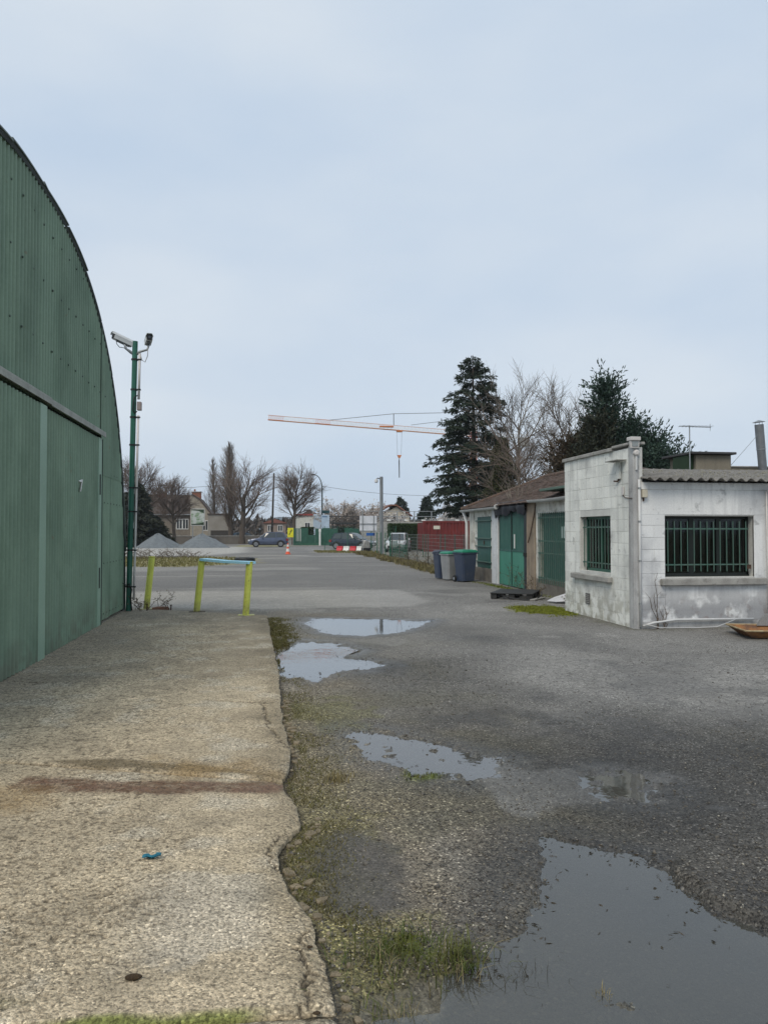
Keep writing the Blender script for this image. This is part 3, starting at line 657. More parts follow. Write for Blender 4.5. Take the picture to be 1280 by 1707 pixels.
# door rail and its shadow gap
m = MB(); m.box(HX - .02, HX + .122, HC - 3.6, HC + .2, 3.25, 3.285, .004); m.box(HX + .108, HX + .122, HC - 3.6, HC + .2, 3.20, 3.252); m.build('door_rail', railm, hg, world=True)
m = MB(); m.box(HX - .02, HX + .116, HC + .205, HC + 3.55, 3.24, 3.276, .004); m.box(HX + .102, HX + .116, HC + .205, HC + 3.55, 3.19, 3.242); m.build('door_rail', railm, hg, world=True)
# sliding doors
def door(y0, y1, x0, strip, label):
    d = MB(); d.box(HX + x0 - .055, HX + x0 - .025, y0 + .02, y1 - .02, .03, 3.14); d = d.build('door', darkm, hg, world=True); d['label'] = label
    yv = y0 + (0 if strip > 0 else 0); ye = y1 - strip
    while yv < ye - .01:
        y2 = min(yv + .82, ye); sheet(yv, y2, .035 + rg.uniform(0, .012), 3.15, x0 + rg.uniform(-.005, .005), 'door_sheet', d, .027); yv = y2
    s = MB(); s.box(HX + x0 - .02, HX + x0 + .022, ye + .001, y1, .02, 3.16, .005); s.build('door_stile', greenl, d, world=True)
    return d
d1 = door(HC - 3.4, HC + .07, .075, .30, 'nearer sliding door leaf with a pale green edge strip')
d2 = door(HC + .17, HC + 3.48, .045, .26, 'farther sliding door leaf with a white seven on it')
m = MB(); m.box(HX - .03, HX + .01, HC + .06, HC + .18, 0.02, 3.2); m.build('door_gap', darkm, hg, world=True)
for zc in (2.38, .83):
    m = MB(); m.box(HX + .069, HX + .075, HC + 3.30, HC + 3.36, zc - .17, zc + .17, .001); m.build('handle_slot', darkm, d2, world=True)
m = MB(); m.box(HX + .05, HX + .075, HC + 3.475, HC + 3.50, .02, 3.15); m.build('door_edge', darkm, hg, world=True)
white = M('white_paint', (.75, .76, .74), .6, col2=(.62, .63, .6), vscale=8, fine=.06)
t7 = text_mesh('7', .24, .008, .002); o = link('painted_seven', t7, white, d2, (HX + .083 - ORG[hg.name].x, 11.92 - HC, 2.27), (R(90), R(-8), R(90))); o.scale = (1.75, 1, 1)
# roof bolts in rows: too small to pick apart
m = MB(); boltm = M('bolt_heads', (.09, .13, .10), .6)
for zr in (5.45, 4.75, 3.95):
    for k in range(-15, 16):
        Y = HC + k * .42 + .09
        if arch(Y) > zr + .12:
            x0 = HX + .024; m.lathe((x0, Y, zr + rg.uniform(-.01, .01)), [(.016, 0), (.014, .010), (.006, .016)], 8, 'x')
for zr in (2.62, 2.1, 1.05, .18):
    for k in range(8):
        Y = HC + 3.62 + k * .28
        if arch(Y) > zr + .1: m.lathe((HX + .022, Y, zr), [(.013, 0), (.012, .008), (.006, .013)], 8, 'x')
o = m.build('bolts', boltm, hg, world=True); o['kind'] = 'stuff'
m = MB(); m.box(HX + .02, HX + .04, HC - 5.9, HC + 5.9, .0, .05); m.build('sill_plate', M('dirty_concrete_sill', (.17, .16, .13), .9), hg, world=True)

# ================================================================== CAMERA POLE
polem = M('pole_green_paint', (.018, .125, .085), .4, col2=(.014, .10, .07), vscale=3, fine=.08, spec=.5)
galv = M('galvanised_steel', (.36, .38, .39), .45, .6, col2=(.27, .29, .30), vscale=6, fine=.1)
plast = M('grey_white_plastic', (.60, .58, .57), .5, col2=(.52, .50, .48), vscale=5, fine=.06)
blackp = M('black_plastic', (.018, .019, .02), .5, fine=.1)
whp = M('camera_housing_white', (.62, .64, .64), .4, fine=.05)
cp = thing('camera_pole', 'tall green pole with two security cameras at the hangar corner', 'pole', (-2.66, 15.78, 0))
lean = .085
def pl(z): return (lean * z / 5.4, 0, z)
m = MB(); m.tube([pl(0), pl(2.6), pl(5.38)], .053, 12); m.build('pole', polem, cp, smooth=False, angle=40)
m = MB(); m.box(-.13, .13, -.13, .13, 0, .02, .003); m.build('base_plate', polem, cp)
m = MB(); m.tube([(.10 + pl(z)[0], -.03, z) for z in (.25, 1, 2, 3, 3.9)], .022, 8); m.tube([(.10 + pl(z)[0], -.03, z) for z in (4.22, 4.7, 5.13)], .025, 8); m.build('conduit', plast, cp, smooth=True)
for z in (.5, 1.22, 1.98, 2.45, 3.3, 3.85, 4.4, 5.0):
    m = MB(); m.tube([pl(z), pl(z + .03)], .068, 12); m.box(.05 + pl(z)[0], .135 + pl(z)[0], -.06, 0, z, z + .025); m.build('clamp', blackp, cp)
m = MB(); m.box(.07 + .066, .155 + .066, -.07, .03, 4.0, 4.17, .008); jb = m.build('junction_box', M('brown_grey_plastic', (.30, .25, .24), .6), cp)
m = MB(); m.tube([(.13, -.02, 3.98), (.10, -.07, 3.93), (.06, -.07, 4.0), (.08, -.06, 4.25), (.15, -.03, 4.3)], .012, 6); m.build('cable', blackp, cp, smooth=True)
def seccam(p, aim, label):
    M3 = aim.to_track_quat('X', 'Z').to_matrix()
    def T(mb): mb.v = [tuple(M3 @ Vector(q) + Vector(p)) for q in mb.v]; return mb
    m = MB(); m.prism([(-.06, -.055), (.06, -.055), (.068, .02), (.045, .058), (-.045, .058), (-.068, .02)], 'x', -.19, .19)
    h = T(m).build('security_camera', whp, cp); h['label'] = label
    m = MB(); m.prism([(-.072, .02), (-.05, .07), (.05, .07), (.072, .02), (.066, .02), (.046, .064), (-.046, .064), (-.066, .02)], 'x', -.17, .25); T(m).build('sunshield', whp, h)
    m = MB(); m.box(.185, .212, -.052, .052, -.05, .05, .006); T(m).build('lens_window', blackp, h)
    m = MB(); m.lathe((.212, 0, 0), [(.03, 0), (.028, .01), (.012, .012)], 14, 'x'); T(m).build('lens', M('lens_glass', (.01, .012, .02), .08, spec=.8), h)
    m = MB(); m.prism([(-.15, -.075), (.12, -.075), (.11, -.055), (-.17, -.055)], 'y', -.03, .03); T(m).build('underside', M('grey_shade_metal', (.17, .18, .19), .5), h)
    return h
tz = 5.33; bx = lean
c1 = seccam((bx - .22, -.06, tz + .05), Vector((-.82, -.45, .30)), 'long white camera pointing left')
c2 = seccam((bx + .27, -.10, tz + .06), Vector((.22, -.95, .05)), 'white camera facing forward on the right arm')
for (sx, ex, h) in ((-1, -.16, c1), (1, .24, c2)):
    m = MB(); m.tube([(bx, 0, tz - .24), (bx + sx * .09, -.02, tz - .16), (bx + ex, -.05, tz - .12), (bx + ex + sx * .04, -.07, tz - .01)], [.028, .026, .022, .024], 8); m.build('bracket', galv, h, smooth=True)
m = MB(); m.tube([(bx + .26, -.07, tz - .03), (bx + .25, -.07, tz - .25), (bx + .20, -.06, tz - .37), (bx + .14, -.05, tz - .33), (bx + .10, -.03, tz - .18)], .009, 6); m.build('cable', galv, c2, smooth=True)
m = MB(); m.tube([(bx - .34, -.12, tz + .06), (bx - .33, -.12, tz - .04), (bx - .28, -.1, tz - .10), (bx - .2, -.06, tz - .10), (bx - .08, 0, tz - .2)], .009, 6); m.build('cable', galv, c1, smooth=True)
m = MB(); m.tube([(-.04, -.07, .55), (-.11, -.09, .6), (-.15, -.08, .42), (-.14, -.05, .15), (-.13, .02, .02)], .016, 6); m.tube([(-.05, -.06, .52), (.03, -.08, .58), (.07, -.07, .46), (.05, -.08, .3), (.07, -.05, .05)], .013, 6); m.build('cable_loop', blackp, cp, smooth=True)
# electrical boxes behind the pole, fixed to the hangar corner
m = MB(); m.box(-.02, .07, .10, .16, 2.35, 2.47, .004); m.build('meter_box', plast, cp); m = MB(); m.box(-.03, .06, .10, .16, 1.66, 1.78, .004); m.build('meter_box', plast, cp)
m = MB(); m.tube([(.02, .13, 2.4), (.02, .13, 1.7), (.0, .13, .9), (-.02, .12, .0)], .018, 6); m.build('feed_cable', blackp, cp)

# ================================================================== YELLOW POSTS
yel = M('yellow_post_paint', (.70, .74, .15), .5, col2=(.60, .63, .11), vscale=7, fine=.1, stain=[((.25, .21, .06), 20, .62, .72, .6, None), ((.22, .19, .10), 6, .3, .5, .9, (.05, .28))], spec=.4)
def post(loc, h, tilt, label, base=True):
    t = thing('yellow_post', label, 'post', loc, group='yellow steel posts at the end of the slab')
    dx, dy = tilt
    m = MB(); m.tube([(0, 0, 0), (dx * .5, dy * .5, h * .5), (dx, dy, h)], .062, 18, cap=True); p = m.build('tube', yel, t, angle=40)
    m = MB(); m.lathe((dx, dy, h), [(.064, 0), (.064, .012), (.05, .022)], 18); m.build('cap', M('yellow_cap', (.48, .47, .05), .6), t)
    m = MB(); m.lathe((0, 0, 0), [(.115, -.02), (.115, .012), (.07, .016)], 16) if base == 2 else m.box(-.14, .16, -.10, .10, -.02, .012, .003); m.build('base_plate', yel if base != 3 else M('rusty_plate', (.09, .07, .05), .9), t)
    return t
post((-2.37, 16.12, .035), 1.04, (.10, 0), 'yellow post standing nearest the camera pole, leaning right', 1)
post((-1.32, 15.40, .035), 1.01, (.095, 0), 'middle yellow post holding the left end of the blue board', 3)
post((-.36, 14.64, .035), .98, (.065, 0), 'yellow post nearest the puddles, under the right end of the board', 1)
bl = M('light_blue_board', (.36, .76, .95), .5, col2=(.48, .80, .95), vscale=6, fine=.08)
b = MB(); p0 = Vector((-1.20, 15.42, 1.0)); p1 = Vector((-.25, 14.62, .965)); dv = (p1 - p0).normalized(); nv = Vector((-dv.y, dv.x, 0))
V = []
for p in (p0, (p0 + p1) / 2 - Vector((0, 0, .012)), p1):
    for s_, h_ in ((-.11, .03), (.11, .03), (.11, .075), (-.11, .075)): V.append(p + nv * s_ + Vector((0, 0, h_)))
F = [(0, 3, 2, 1), (8, 9, 10, 11)] + [(i * 4 + k, i * 4 + (k + 1) % 4, (i + 1) * 4 + (k + 1) % 4, (i + 1) * 4 + k) for i in (0, 1) for k in range(4)]
b.add(V, F); tag(b.build('blue_board', bl), 'thin light blue board laid across two yellow posts', 'board')
# brick, stake
brk = M('red_brown_brick', (.25, .13, .085), .9, col2=(.17, .10, .07), vscale=20, fine=.25, fscale=120, bump=.003)
t = thing('broken_brick', 'broken brown brick lying beside the leftmost yellow post', 'brick', (-2.08, 16.0, .0), .15)
m = MB(); m.prism([(-.17, 0), (.16, 0), (.18, .04), (.15, .085), (-.05, .09), (-.16, .075)], 'y', -.06, .06); m.build('brick_body', brk, t)
m = MB(); m.prism([(-.16, .0), (-.02, .0), (-.04, .03), (-.14, .035)], 'y', -.12, -.065); m.build('chip', brk, t)
rus = M('rusty_iron', (.10, .055, .035), .9, col2=(.05, .035, .028), vscale=20, fine=.3)
def stake(loc, h, label):
    t = thing('iron_stake', label, 'stake', loc); m = MB(); m.tube([(0, 0, -.05), (.004, 0, h)], .012, 8); m.build('rod', rus, t); m = MB(); m.lathe((.004, 0, h), [(.024, -.006), (.026, .006), (.01, .012)], 10); m.build('head', rus, t)
stake((-2.30, 15.72, 0), .17, 'short rusty stake in front of the leftmost yellow post'); stake((-1.86, 15.85, 0), .13, 'short rusty stake right of the broken brick')
# litter on the slab
lit = M('blue_plastic', (.02, .13, .19), .45, col2=(.03, .2, .27), vscale=40, fine=.2)
m = MB(); rr = random.Random(3); nx, ny = 9, 5
V = [(-.05 + .10 * i / (nx - 1) + rr.uniform(-.004, .004), -.02 + .04 * j / (ny - 1) * (1 - .5 * abs(i / (nx - 1) - .5)) + rr.uniform(-.003, .003), .012 + .016 * math.sin(i * 1.1 + j) * math.sin(j * 1.3 + .4) + .012 * (i / nx)) for i in range(nx) for j in range(ny)]
V2 = [(v[0], v[1], v[2] - .006) for v in V]; q = [(i * ny + j, (i + 1) * ny + j, (i + 1) * ny + j + 1, i * ny + j + 1) for i in range(nx - 1) for j in range(ny - 1)]
m.add(V, q); m.add(V2, [c[::-1] for c in q])
o = m.build('plastic_scrap', lit, smooth=True); o.location = (-0.53, 3.85, .038); o.rotation_euler = (0, 0, -.12); o.scale = (.85, .85, .7); tag(o, 'small crumpled blue plastic scrap lying on the concrete slab', 'litter')
def clod(name, loc, size, mat, label, cat, seed):
    r = random.Random(seed); m = MB(); pr = []
    n = 10; rings = [(0, .5), (.35, .95), (.7, .85), (1, .3)]; V = []
    for (h, w) in rings:
        for k in range(n): V.append((math.cos(2 * PI * k / n) * w * size[0] * r.uniform(.85, 1.1), math.sin(2 * PI * k / n) * w * size[1] * r.uniform(.85, 1.1), h * size[2] * r.uniform(.85, 1.1)))
    m.add(V, [(i * n + k, i * n + (k + 1) % n, (i + 1) * n + (k + 1) % n, (i + 1) * n + k) for i in range(3) for k in range(n)] + [tuple(range(3 * n, 4 * n)), tuple(range(n))[::-1]])
    o = m.build(name, mat, smooth=True); o.location = loc; return tag(o, label, cat)
dung = M('dark_brown_earth', (.06, .038, .018), .95, col2=(.035, .024, .014), vscale=40, fine=.3, fscale=200, bump=.004)
clod('earth_clod', (-0.45, 2.83, .034), (.034, .016, .02), dung, 'dark brown clod of earth on the concrete near the bottom', 'clod', 2)
clod('earth_clod', (0.17, 2.95, .03), (.013, .009, .008), dung, 'small brown clod at the broken right rim of the slab', 'clod', 5)
clod('black_stone', (0.17, 2.55, .028), (.014, .010, .008), dung, 'reddish dark clod at the slab corner beside the grass', 'clod', 7)

# ================================================================== WEEDS, GRASS, MOSS
def blades(n, cx, cy, sx, sy, h0, h1, w, seed, lean=.6, zf=None, dens=None):
    r = np.random.default_rng(seed); X = cx + r.normal(0, sx, n); Y = cy + r.normal(0, sy, n)
    if dens is not None: k = r.random(n) < dens(X, Y); X, Y = X[k], Y[k]
    n = len(X); Z = ground_z(X, Y) - .004 if zf is None else zf(X, Y)
    h = r.uniform(h0, h1, n); a = r.random(n) * 6.28; ln = r.random(n) * lean * h; D = np.stack([np.cos(a), np.sin(a), 0 * a], 1); A = np.stack([-np.sin(a), np.cos(a), 0 * a], 1)
    P = np.stack([X, Y, Z], 1); w = w * r.uniform(.6, 1.3, n)[:, None]; up = np.array([0, 0, 1.])[None]
    m1 = P + up * (h * .6)[:, None] + D * (ln * .35)[:, None]; t = P + up * (h * (1 - .25 * (ln / h)))[:, None] + D * ln[:, None]
    V = np.stack([P - A * w, P + A * w, m1 + A * w * .8, m1 - A * w * .8, t], 1).reshape(-1, 3); i = np.arange(n)[:, None] * 5
    F = np.concatenate([np.concatenate([i, i + 1, i + 2], 1), np.concatenate([i, i + 2, i + 3], 1), np.concatenate([i + 3, i + 2, i + 4], 1)], 0)
    return V, F
gra = leafmat('grass_green', (.06, .092, .018), (.125, .12, .04)); drg = leafmat('dry_grass', (.24, .20, .10), (.17, .14, .065)); mos = leafmat('moss_green', (.14, .17, .018), (.085, .10, .02)); mosb = leafmat('bright_moss', (.20, .225, .022), (.12, .14, .02))
def tuft(label, parts, loc, cat='grass'):
    t = thing('grass_tuft', label, cat, loc)
    for nm, mat, (V, F) in parts: link(nm, npmesh(nm, V - np.array(loc)[None], F), mat, t)['kind'] = 'stuff'
tuft('grass tuft with long green blades at the edge of the near puddle', [('green_blades', gra, blades(190, .71, 2.82, .065, .045, .03, .12, .002, 1, 1.6)), ('dry_blades', drg, blades(25, .72, 2.76, .06, .05, .05, .14, .0013, 2, 1.6))], (.72, 2.76, 0))
tuft('grass tuft growing out of the gap by the slab rim', [('green_blades', gra, blades(380, .48, 2.88, .11, .10, .02, .11, .0018, 3, 1.6)), ('dry_blades', drg, blades(40, .44, 2.82, .07, .07, .04, .12, .0013, 4, 1.8))], (.44, 2.82, 0))
tuft('drying grass tuft lowest in the picture beside the slab corner', [('green_blades', gra, blades(35, .42, 2.58, .05, .05, .03, .08, .002, 5, 1.6)), ('dry_blades', drg, blades(40, .42, 2.56, .06, .06, .04, .11, .0014, 6, 1.8))], (.42, 2.58, 0))
tuft('small green tuft beside the narrow middle puddle', [('green_blades', gra, blades(200, 1.02, 4.98, .07, .05, .01, .032, .003, 7, 1.2))], (1.02, 4.98, 0))
tuft('dry straw coloured tuft in the grit left of the middle puddle', [('dry_blades', drg, blades(160, .46, 4.98, .045, .05, .02, .06, .0028, 8, .8))], (.46, 4.98, 0))
tuft('thin dark stalks standing in the left rim of the near puddle', [('dry_blades', M('dark_stalk', (.05, .045, .03), .9), blades(50, .93, 2.72, .06, .05, .03, .10, .0016, 9, 1.4))], (.93, 2.72, 0))
tuft('low dry tuft on the mud bar at the bottom of the near puddle', [('dry_blades', drg, blades(60, 1.16, 2.56, .02, .02, .02, .05, .0015, 10, 1.0))], (1.16, 2.56, 0))
# low moss and verge growth: uncountable
parts = []
r = np.random.default_rng(5)
def mossobj(name, n, cx, cy, sx, sy, k, hh, w, mat, label, seed):
    def dens(X, Y):
        global dx
        n2 = fbm(X * 6, Y * 6, 131, 4); dx = X - edge(Y); return np.clip(moss_mask(X, Y, n2)[k], 0, 1) * notwater(X, Y, .1)
    V, F = blades(n, cx, cy, sx, sy, hh * .4, hh, w, seed, 1.0, None, dens); struct(link(name, npmesh(name, V, F), mat), label, 'stuff')
mossobj('moss', 16000, 5.62, 15.0, .4, .7, 0, .035, .008, mosb, 'bright yellow green moss cushion by the annex corner', 21)
mossobj('moss', 5000, 6.62, 20.5, .2, 2.2, 1, .04, .009, mos, 'moss line at the foot of the old shed wall', 22)
mossobj('moss', 7000, .6, 2.95, .2, .2, 2, .018, .003, mos, 'green moss between slab rim and near puddle', 23)
mossobj('moss', 9000, .3, 11.3, .25, 1.6, 3, .035, .006, leafmat('brown_moss', (.13, .105, .035), (.09, .085, .025)), 'brownish moss along the far rim of the slab', 24)
mossobj('moss', 7000, .35, 3.8, .2, .8, 5, .012, .0025, leafmat('brown_moss', (.13, .105, .035), (.09, .085, .025)), 'thin moss in the grit beside the slab', 25)
def rimgrass(n, y0, y1, wid, hh, w, mat, label, seed, thr):
    rn = np.random.default_rng(seed); Y = y0 * (y1 / y0) ** rn.random(n); X = edge(Y) + .02 + np.abs(rn.normal(0, wid, n)); k = (fbm(X * 5, Y * 2.5, seed, 3) > thr) & (notwater(X, Y, .0) > .5); X, Y = X[k], Y[k]; a = rn.random(len(X)) * 6.28
    V, F = leaf_cloud(np.stack([X, Y, ground_z(X, Y) - .003], 1), np.stack([np.cos(a) * .8, np.sin(a) * .8, np.ones(len(X))], 1), rn.uniform(.35, 1, len(X)) * hh, w, rn); struct(link('rim_grass', npmesh('rim_grass', V, F), mat), label, 'stuff')
rimgrass(9000, 3.0, 8.4, .16, .032, .0045, leafmat('rim_moss', (.115, .115, .032), (.15, .125, .06)), 'low mossy growth along the near rim of the slab', 505, .46)
rimgrass(7000, 8.4, 14.4, .2, .055, .008, leafmat('rim_moss', (.115, .115, .032), (.15, .125, .06)), 'brown green tussocks along the far rim of the slab', 507, .44)
# twigs and leaf scraps at the puddle rims
r = np.random.default_rng(77); n = 800
t_ = r.random(n); ring = []
for _ in range(n):
    k = r.choice(['near', 'near', 'near', 'slab', 'far', 'mid']); poly = PUD[k][0]; i = r.integers(len(poly)); a = np.array(poly[i]); b_ = np.array(poly[(i + 1) % len(poly)]); f = r.random()
    p = a + (b_ - a) * f
    if k == 'near' and r.random() < .10: p = p + (np.array([1.5, 2.9]) - p) * r.random()
    p = p + r.normal(0, .055 if k == 'near' else .1, 2); lv = PUD[k][1]; ring.append((p[0], p[1], lv))
ring = np.array(ring); ring = ring[(ring[:, 1] > 2.2) & (ring[:, 0] > edge(ring[:, 1]))]
zz = np.maximum(ground_z(ring[:, 0], ring[:, 1]), ring[:, 2]) + .003; a = r.random(len(ring)) * 6.28
V, F = leaf_cloud(np.stack([ring[:, 0], ring[:, 1], zz], 1), np.stack([np.cos(a), np.sin(a), r.normal(0, .15, len(a))], 1), r.uniform(.012, .045, len(a)), r.uniform(.003, .009, len(a)), r)
struct(link('leaf_litter', npmesh('leaf_litter', V, F), M('rotten_leaves', (.035, .028, .02), .8, col2=(.07, .055, .035), vscale=30)), 'dark twigs and rotten leaf scraps along the puddle rims', 'stuff')
# dry brambles: each a small shrub of bare stems
twm = M('dry_stem', (.12, .09, .065), .9, col2=(.075, .058, .045), vscale=20)
def bramble(loc, n, spread, h, seed, label, cat='weeds', rad=.006, mat=None, leafy=0, arch_=.6):
    t = thing('dry_weeds', label, cat, loc); r = random.Random(seed); m = MB(); lv = []
    for _ in range(n):
        a = r.random() * 6.28; x0, y0 = r.gauss(0, spread * .35), r.gauss(0, spread * .35); l = h * r.uniform(.5, 1.1); pts = []; 
        for k in range(6):
            f = k / 5; pts.append((x0 + math.cos(a) * spread * .6 * f ** 1.4 + r.gauss(0, .02), y0 + math.sin(a) * spread * .6 * f ** 1.4 + r.gauss(0, .02), -.02 + l * (f - arch_ * .5 * f * f)))
        m.tube(pts, [rad * (1 - .13 * k) for k in range(6)], 4, False)
        for _2 in range(3):
            k = r.randint(2, 4); p = Vector(pts[k]); q = p + Vector((r.gauss(0, .12), r.gauss(0, .12), r.uniform(.02, .16))) * (h * 1.2); m.tube([p, (p + q) / 2 + Vector((0, 0, .01)), q], [rad * .6, rad * .5, rad * .3], 3, False); lv.append((q, q - p))
            lv.append((p, q - p))
    m.build('stems', mat or twm, t)
    if leafy:
        P = []; D = []
        for q, d in lv * leafy: P.append([q[0] + r.gauss(0, .03), q[1] + r.gauss(0, .03), q[2] + r.gauss(0, .03)]); D.append([d[0] + r.gauss(0, .1), d[1] + r.gauss(0, .1), d[2] + r.gauss(0, .1)])
        V, F = leaf_cloud(P, D, .05 * leafy ** .1, .022, np.random.default_rng(seed)); link('leaves', npmesh('leaves', V, F), leafmat('dry_leaf', (.16, .13, .07), (.10, .09, .045)), t)
    return t
bramble((-2.42, 15.95, 0), 9, .35, .5, 1, 'thin dry brambles at the foot of the camera pole', leafy=1)
bramble((-2.15, 16.3, 0), 5, .45, .62, 2, 'dry weed stems leaning over beside the leftmost yellow post', leafy=1)
bramble((-1.9, 15.95, 0), 3, .12, .4, 3, 'single dry stalk right of the broken brick')

# ================================================================== WHITE BLOCK ANNEX
wwall = M('dirty_white_paint', (.82, .83, .79), .85, col2=(.72, .735, .70), vscale=1.4, fine=.09, fscale=45, bump=.003, bscale=35, objrand=.07,
          stain=[((.36, .37, .365), 1.7, .52, .70, .55, None), ((.22, .225, .22), 6, .62, .74, .6, None), ((.33, .32, .26), 4.5, .44, .56, .8, (.05, .85)), ((.16, .155, .14), 11, .66, .74, .6, None)], streak=((.36, .37, .35), .45))
gwall = M('bare_grey_concrete', (.36, .36, .36), .9, col2=(.50, .51, .51), vscale=2.2, fine=.12, fscale=50, bump=.003, bscale=30, stain=((.17, .17, .17), 5, .55, .72, .6, None), streak=((.2, .2, .2), .5))
mort = M('mortar', (.62, .625, .60), .95, col2=(.50, .50, .48), vscale=3)
rend = M('smooth_white_render', (.82, .83, .825), .85, col2=(.71, .725, .735), vscale=1.0, fine=.07, fscale=40, bump=.002, bscale=20, objrand=.05,
         stain=[((.26, .265, .28), 2.6, .40, .50, .85, (.3, .8)), ((.22, .17, .15), 7, .57, .63, .6, (.1, .6)), ((.2, .19, .19), 8, .58, .7, .7, (.1, .5)), ((.38, .395, .42), 1.3, .5, .66, .6, None), ((.22, .225, .23), 6, .62, .72, .5, None)], streak=((.36, .37, .39), .45))
concr = M('grey_cast_concrete', (.37, .365, .345), .92, col2=(.25, .245, .23), vscale=5, fine=.15, fscale=90, bump=.004, bscale=70, stain=((.13, .125, .11), 12, .58, .7, .6, None))
wgreen = M('green_window_paint', (.022, .10, .07), .45, col2=(.03, .12, .085), vscale=6, fine=.1)
bargr = M('green_bar_paint', (.05, .125, .10), .5, col2=(.08, .13, .11), vscale=9, fine=.12)
an = thing('annex', 'low dirty white block building with barred windows at right', 'building', (6.0, 11.93, 0))
AX, AY = 6.0, 11.93; LEN = 2.95
_bc = {}
def box_piece(name, mat, parent, x0, x1, y0, y1, z0, z1, c):
    """box with a shared mesh per size, placed by its corner"""
    r = parent
    while r.parent: r = r.parent
    o0 = ORG[r.name]; key = (name, mat.name, round(x1 - x0, 3), round(y1 - y0, 3), round(z1 - z0, 3))
    if key not in _bc:
        m = MB(); m.box(0, x1 - x0, 0, y1 - y0, 0, z1 - z0, c); _bc[key] = m.mesh(name); _bc[key].materials.append(mat)
    return link(name, _bc[key], None, parent, (x0 - o0.x, y0 - o0.y, z0 - o0.z))
def blocks(parent, face, at, u0, u1, z0, z1, holes, depth, bw=.5, bh=.2, gap=.006, mat=None, jit=.0025, skip=0., seed=0):
    """running bond of blocks; face 'x' = wall in the YZ plane looking to -X at x=at, 'y' = looking to -Y at y=at"""
    r = random.Random(seed); row = 0; z = z0
    while z < z1 - .02:
        zt = min(z + bh, z1); u = u0 - (bw / 2 if row % 2 else 0)
        while u < u1 - .01:
            segs = [(max(u, u0), min(u + bw, u1))]
            for (ha, hb, hz0, hz1) in holes:
                if zt > hz0 + .03 and z < hz1 - .03:
                    ns = []
                    for a, b in segs:
                        if b <= ha or a >= hb: ns.append((a, b))
                        else:
                            if a < ha: ns.append((a, ha))
                            if b > hb: ns.append((hb, b))
                    segs = ns
            for a, b in segs:
                if b - a < .03: continue
                j = r.uniform(0, jit); gap = .006 * r.choice((.2, .5, 1.))
                if face == 'x': box_piece('block', mat, parent, at - .004 - j, at + depth, a + gap / 2, b - gap / 2, z + gap / 2, zt - gap / 2, .004)
                else: box_piece('block', mat, parent, a + gap / 2, b - gap / 2, at - .004 - j, at + depth, z + gap / 2, zt - gap / 2, .004)
            u += bw
        z = zt; row += 1
# left (gable) wall
LW = (12.79, 14.12, .86, 1.88)
w = MB(); 
for (a, b, c, d) in ((AY + .002, LW[0], 0, 3.0), (LW[1], AY + LEN, 0, 3.0), (LW[0], LW[1], 0, LW[2]), (LW[0], LW[1], LW[3], 3.0)): w.box(AX, AX + .16, a, b, c if c else -.05, d)
wl_ = w.build('gable_wall', mort, an, world=True)
blocks(wl_, 'x', AX, AY + .17, AY + LEN, 0, 3.0, [LW], .03, mat=wwall, seed=1)
# corner pier, bare concrete
m = MB(); m.box(AX - .008, AX + .10, AY - .012, AY + .168, -.05, 3.04, .008); m.build('corner_pier', gwall, an, world=True)
# coping
y0 = AY - .03
for k in range(4):
    m = MB(); y1 = y0 + (LEN + .06) / 4; m.box(AX - .045, AX + .2, y0 + .003, y1 - .003, 3.0 if k else 3.042, 3.065 + (0 if k else .02), .008); m.build('coping_stone', concr, an, world=True); y0 = y1
# front wall
FW = (6.55, 8.16, .84, 1.86); FR = 13.6
w = MB()
for (a, b, c, d) in ((AX + .102, FW[0], 0, 2.42), (FW[1], FR, 0, 2.42), (FW[0], FW[1], 0, FW[2]), (FW[0], FW[1], FW[3], 2.42)): w.box(a, b, AY + .004, AY + .2, c if c else -.05, d)
wf_ = w.build('front_wall', mort, an, world=True)
blocks(wf_, 'y', AY, AX + .105, FW[0], 0.1, 1.9, [], .03, mat=rend, seed=2)
m = MB(); m.box(FW[0], FW[1], AY - .006, AY + .03, .12, FW[2] - .12, .002); m.build('render_panel', rend, wf_, world=True)
m = MB(); m.box(AX + .105, FR, AY - .009, AY + .03, FW[3] + .02, 2.42, .002); m.build('render_panel', rend, wf_, world=True)
m = MB(); m.box(FW[1], 8.40, AY - .007, AY + .03, .12, FW[3] + .018, .002); m.build('render_panel', rend, wf_, world=True)
m = MB(); m.box(8.40, FR, AY - .02, AY + .03, .0, FW[3] + .018, .002); m.build('render_panel', rend, wf_, world=True)
m = MB(); m.box(AX + .105, 8.4, AY - .014, AY + .03, -.04, .115, .004); m.build('plinth', gwall, wf_, world=True)
# back and right walls so the room is a closed dark box
m = MB(); m.box(AX + .16, FR, 14.70, 14.86, -.05, 2.85); m.box(FR, FR + .2, AY, 14.86, -.05, 2.5); m.build('rear_wall', rend, an, world=True)
m = MB(); m.box(AX + .16, FR, AY + .2, 14.7, -.04, .0); m.build('floor', concr, an, world=True)
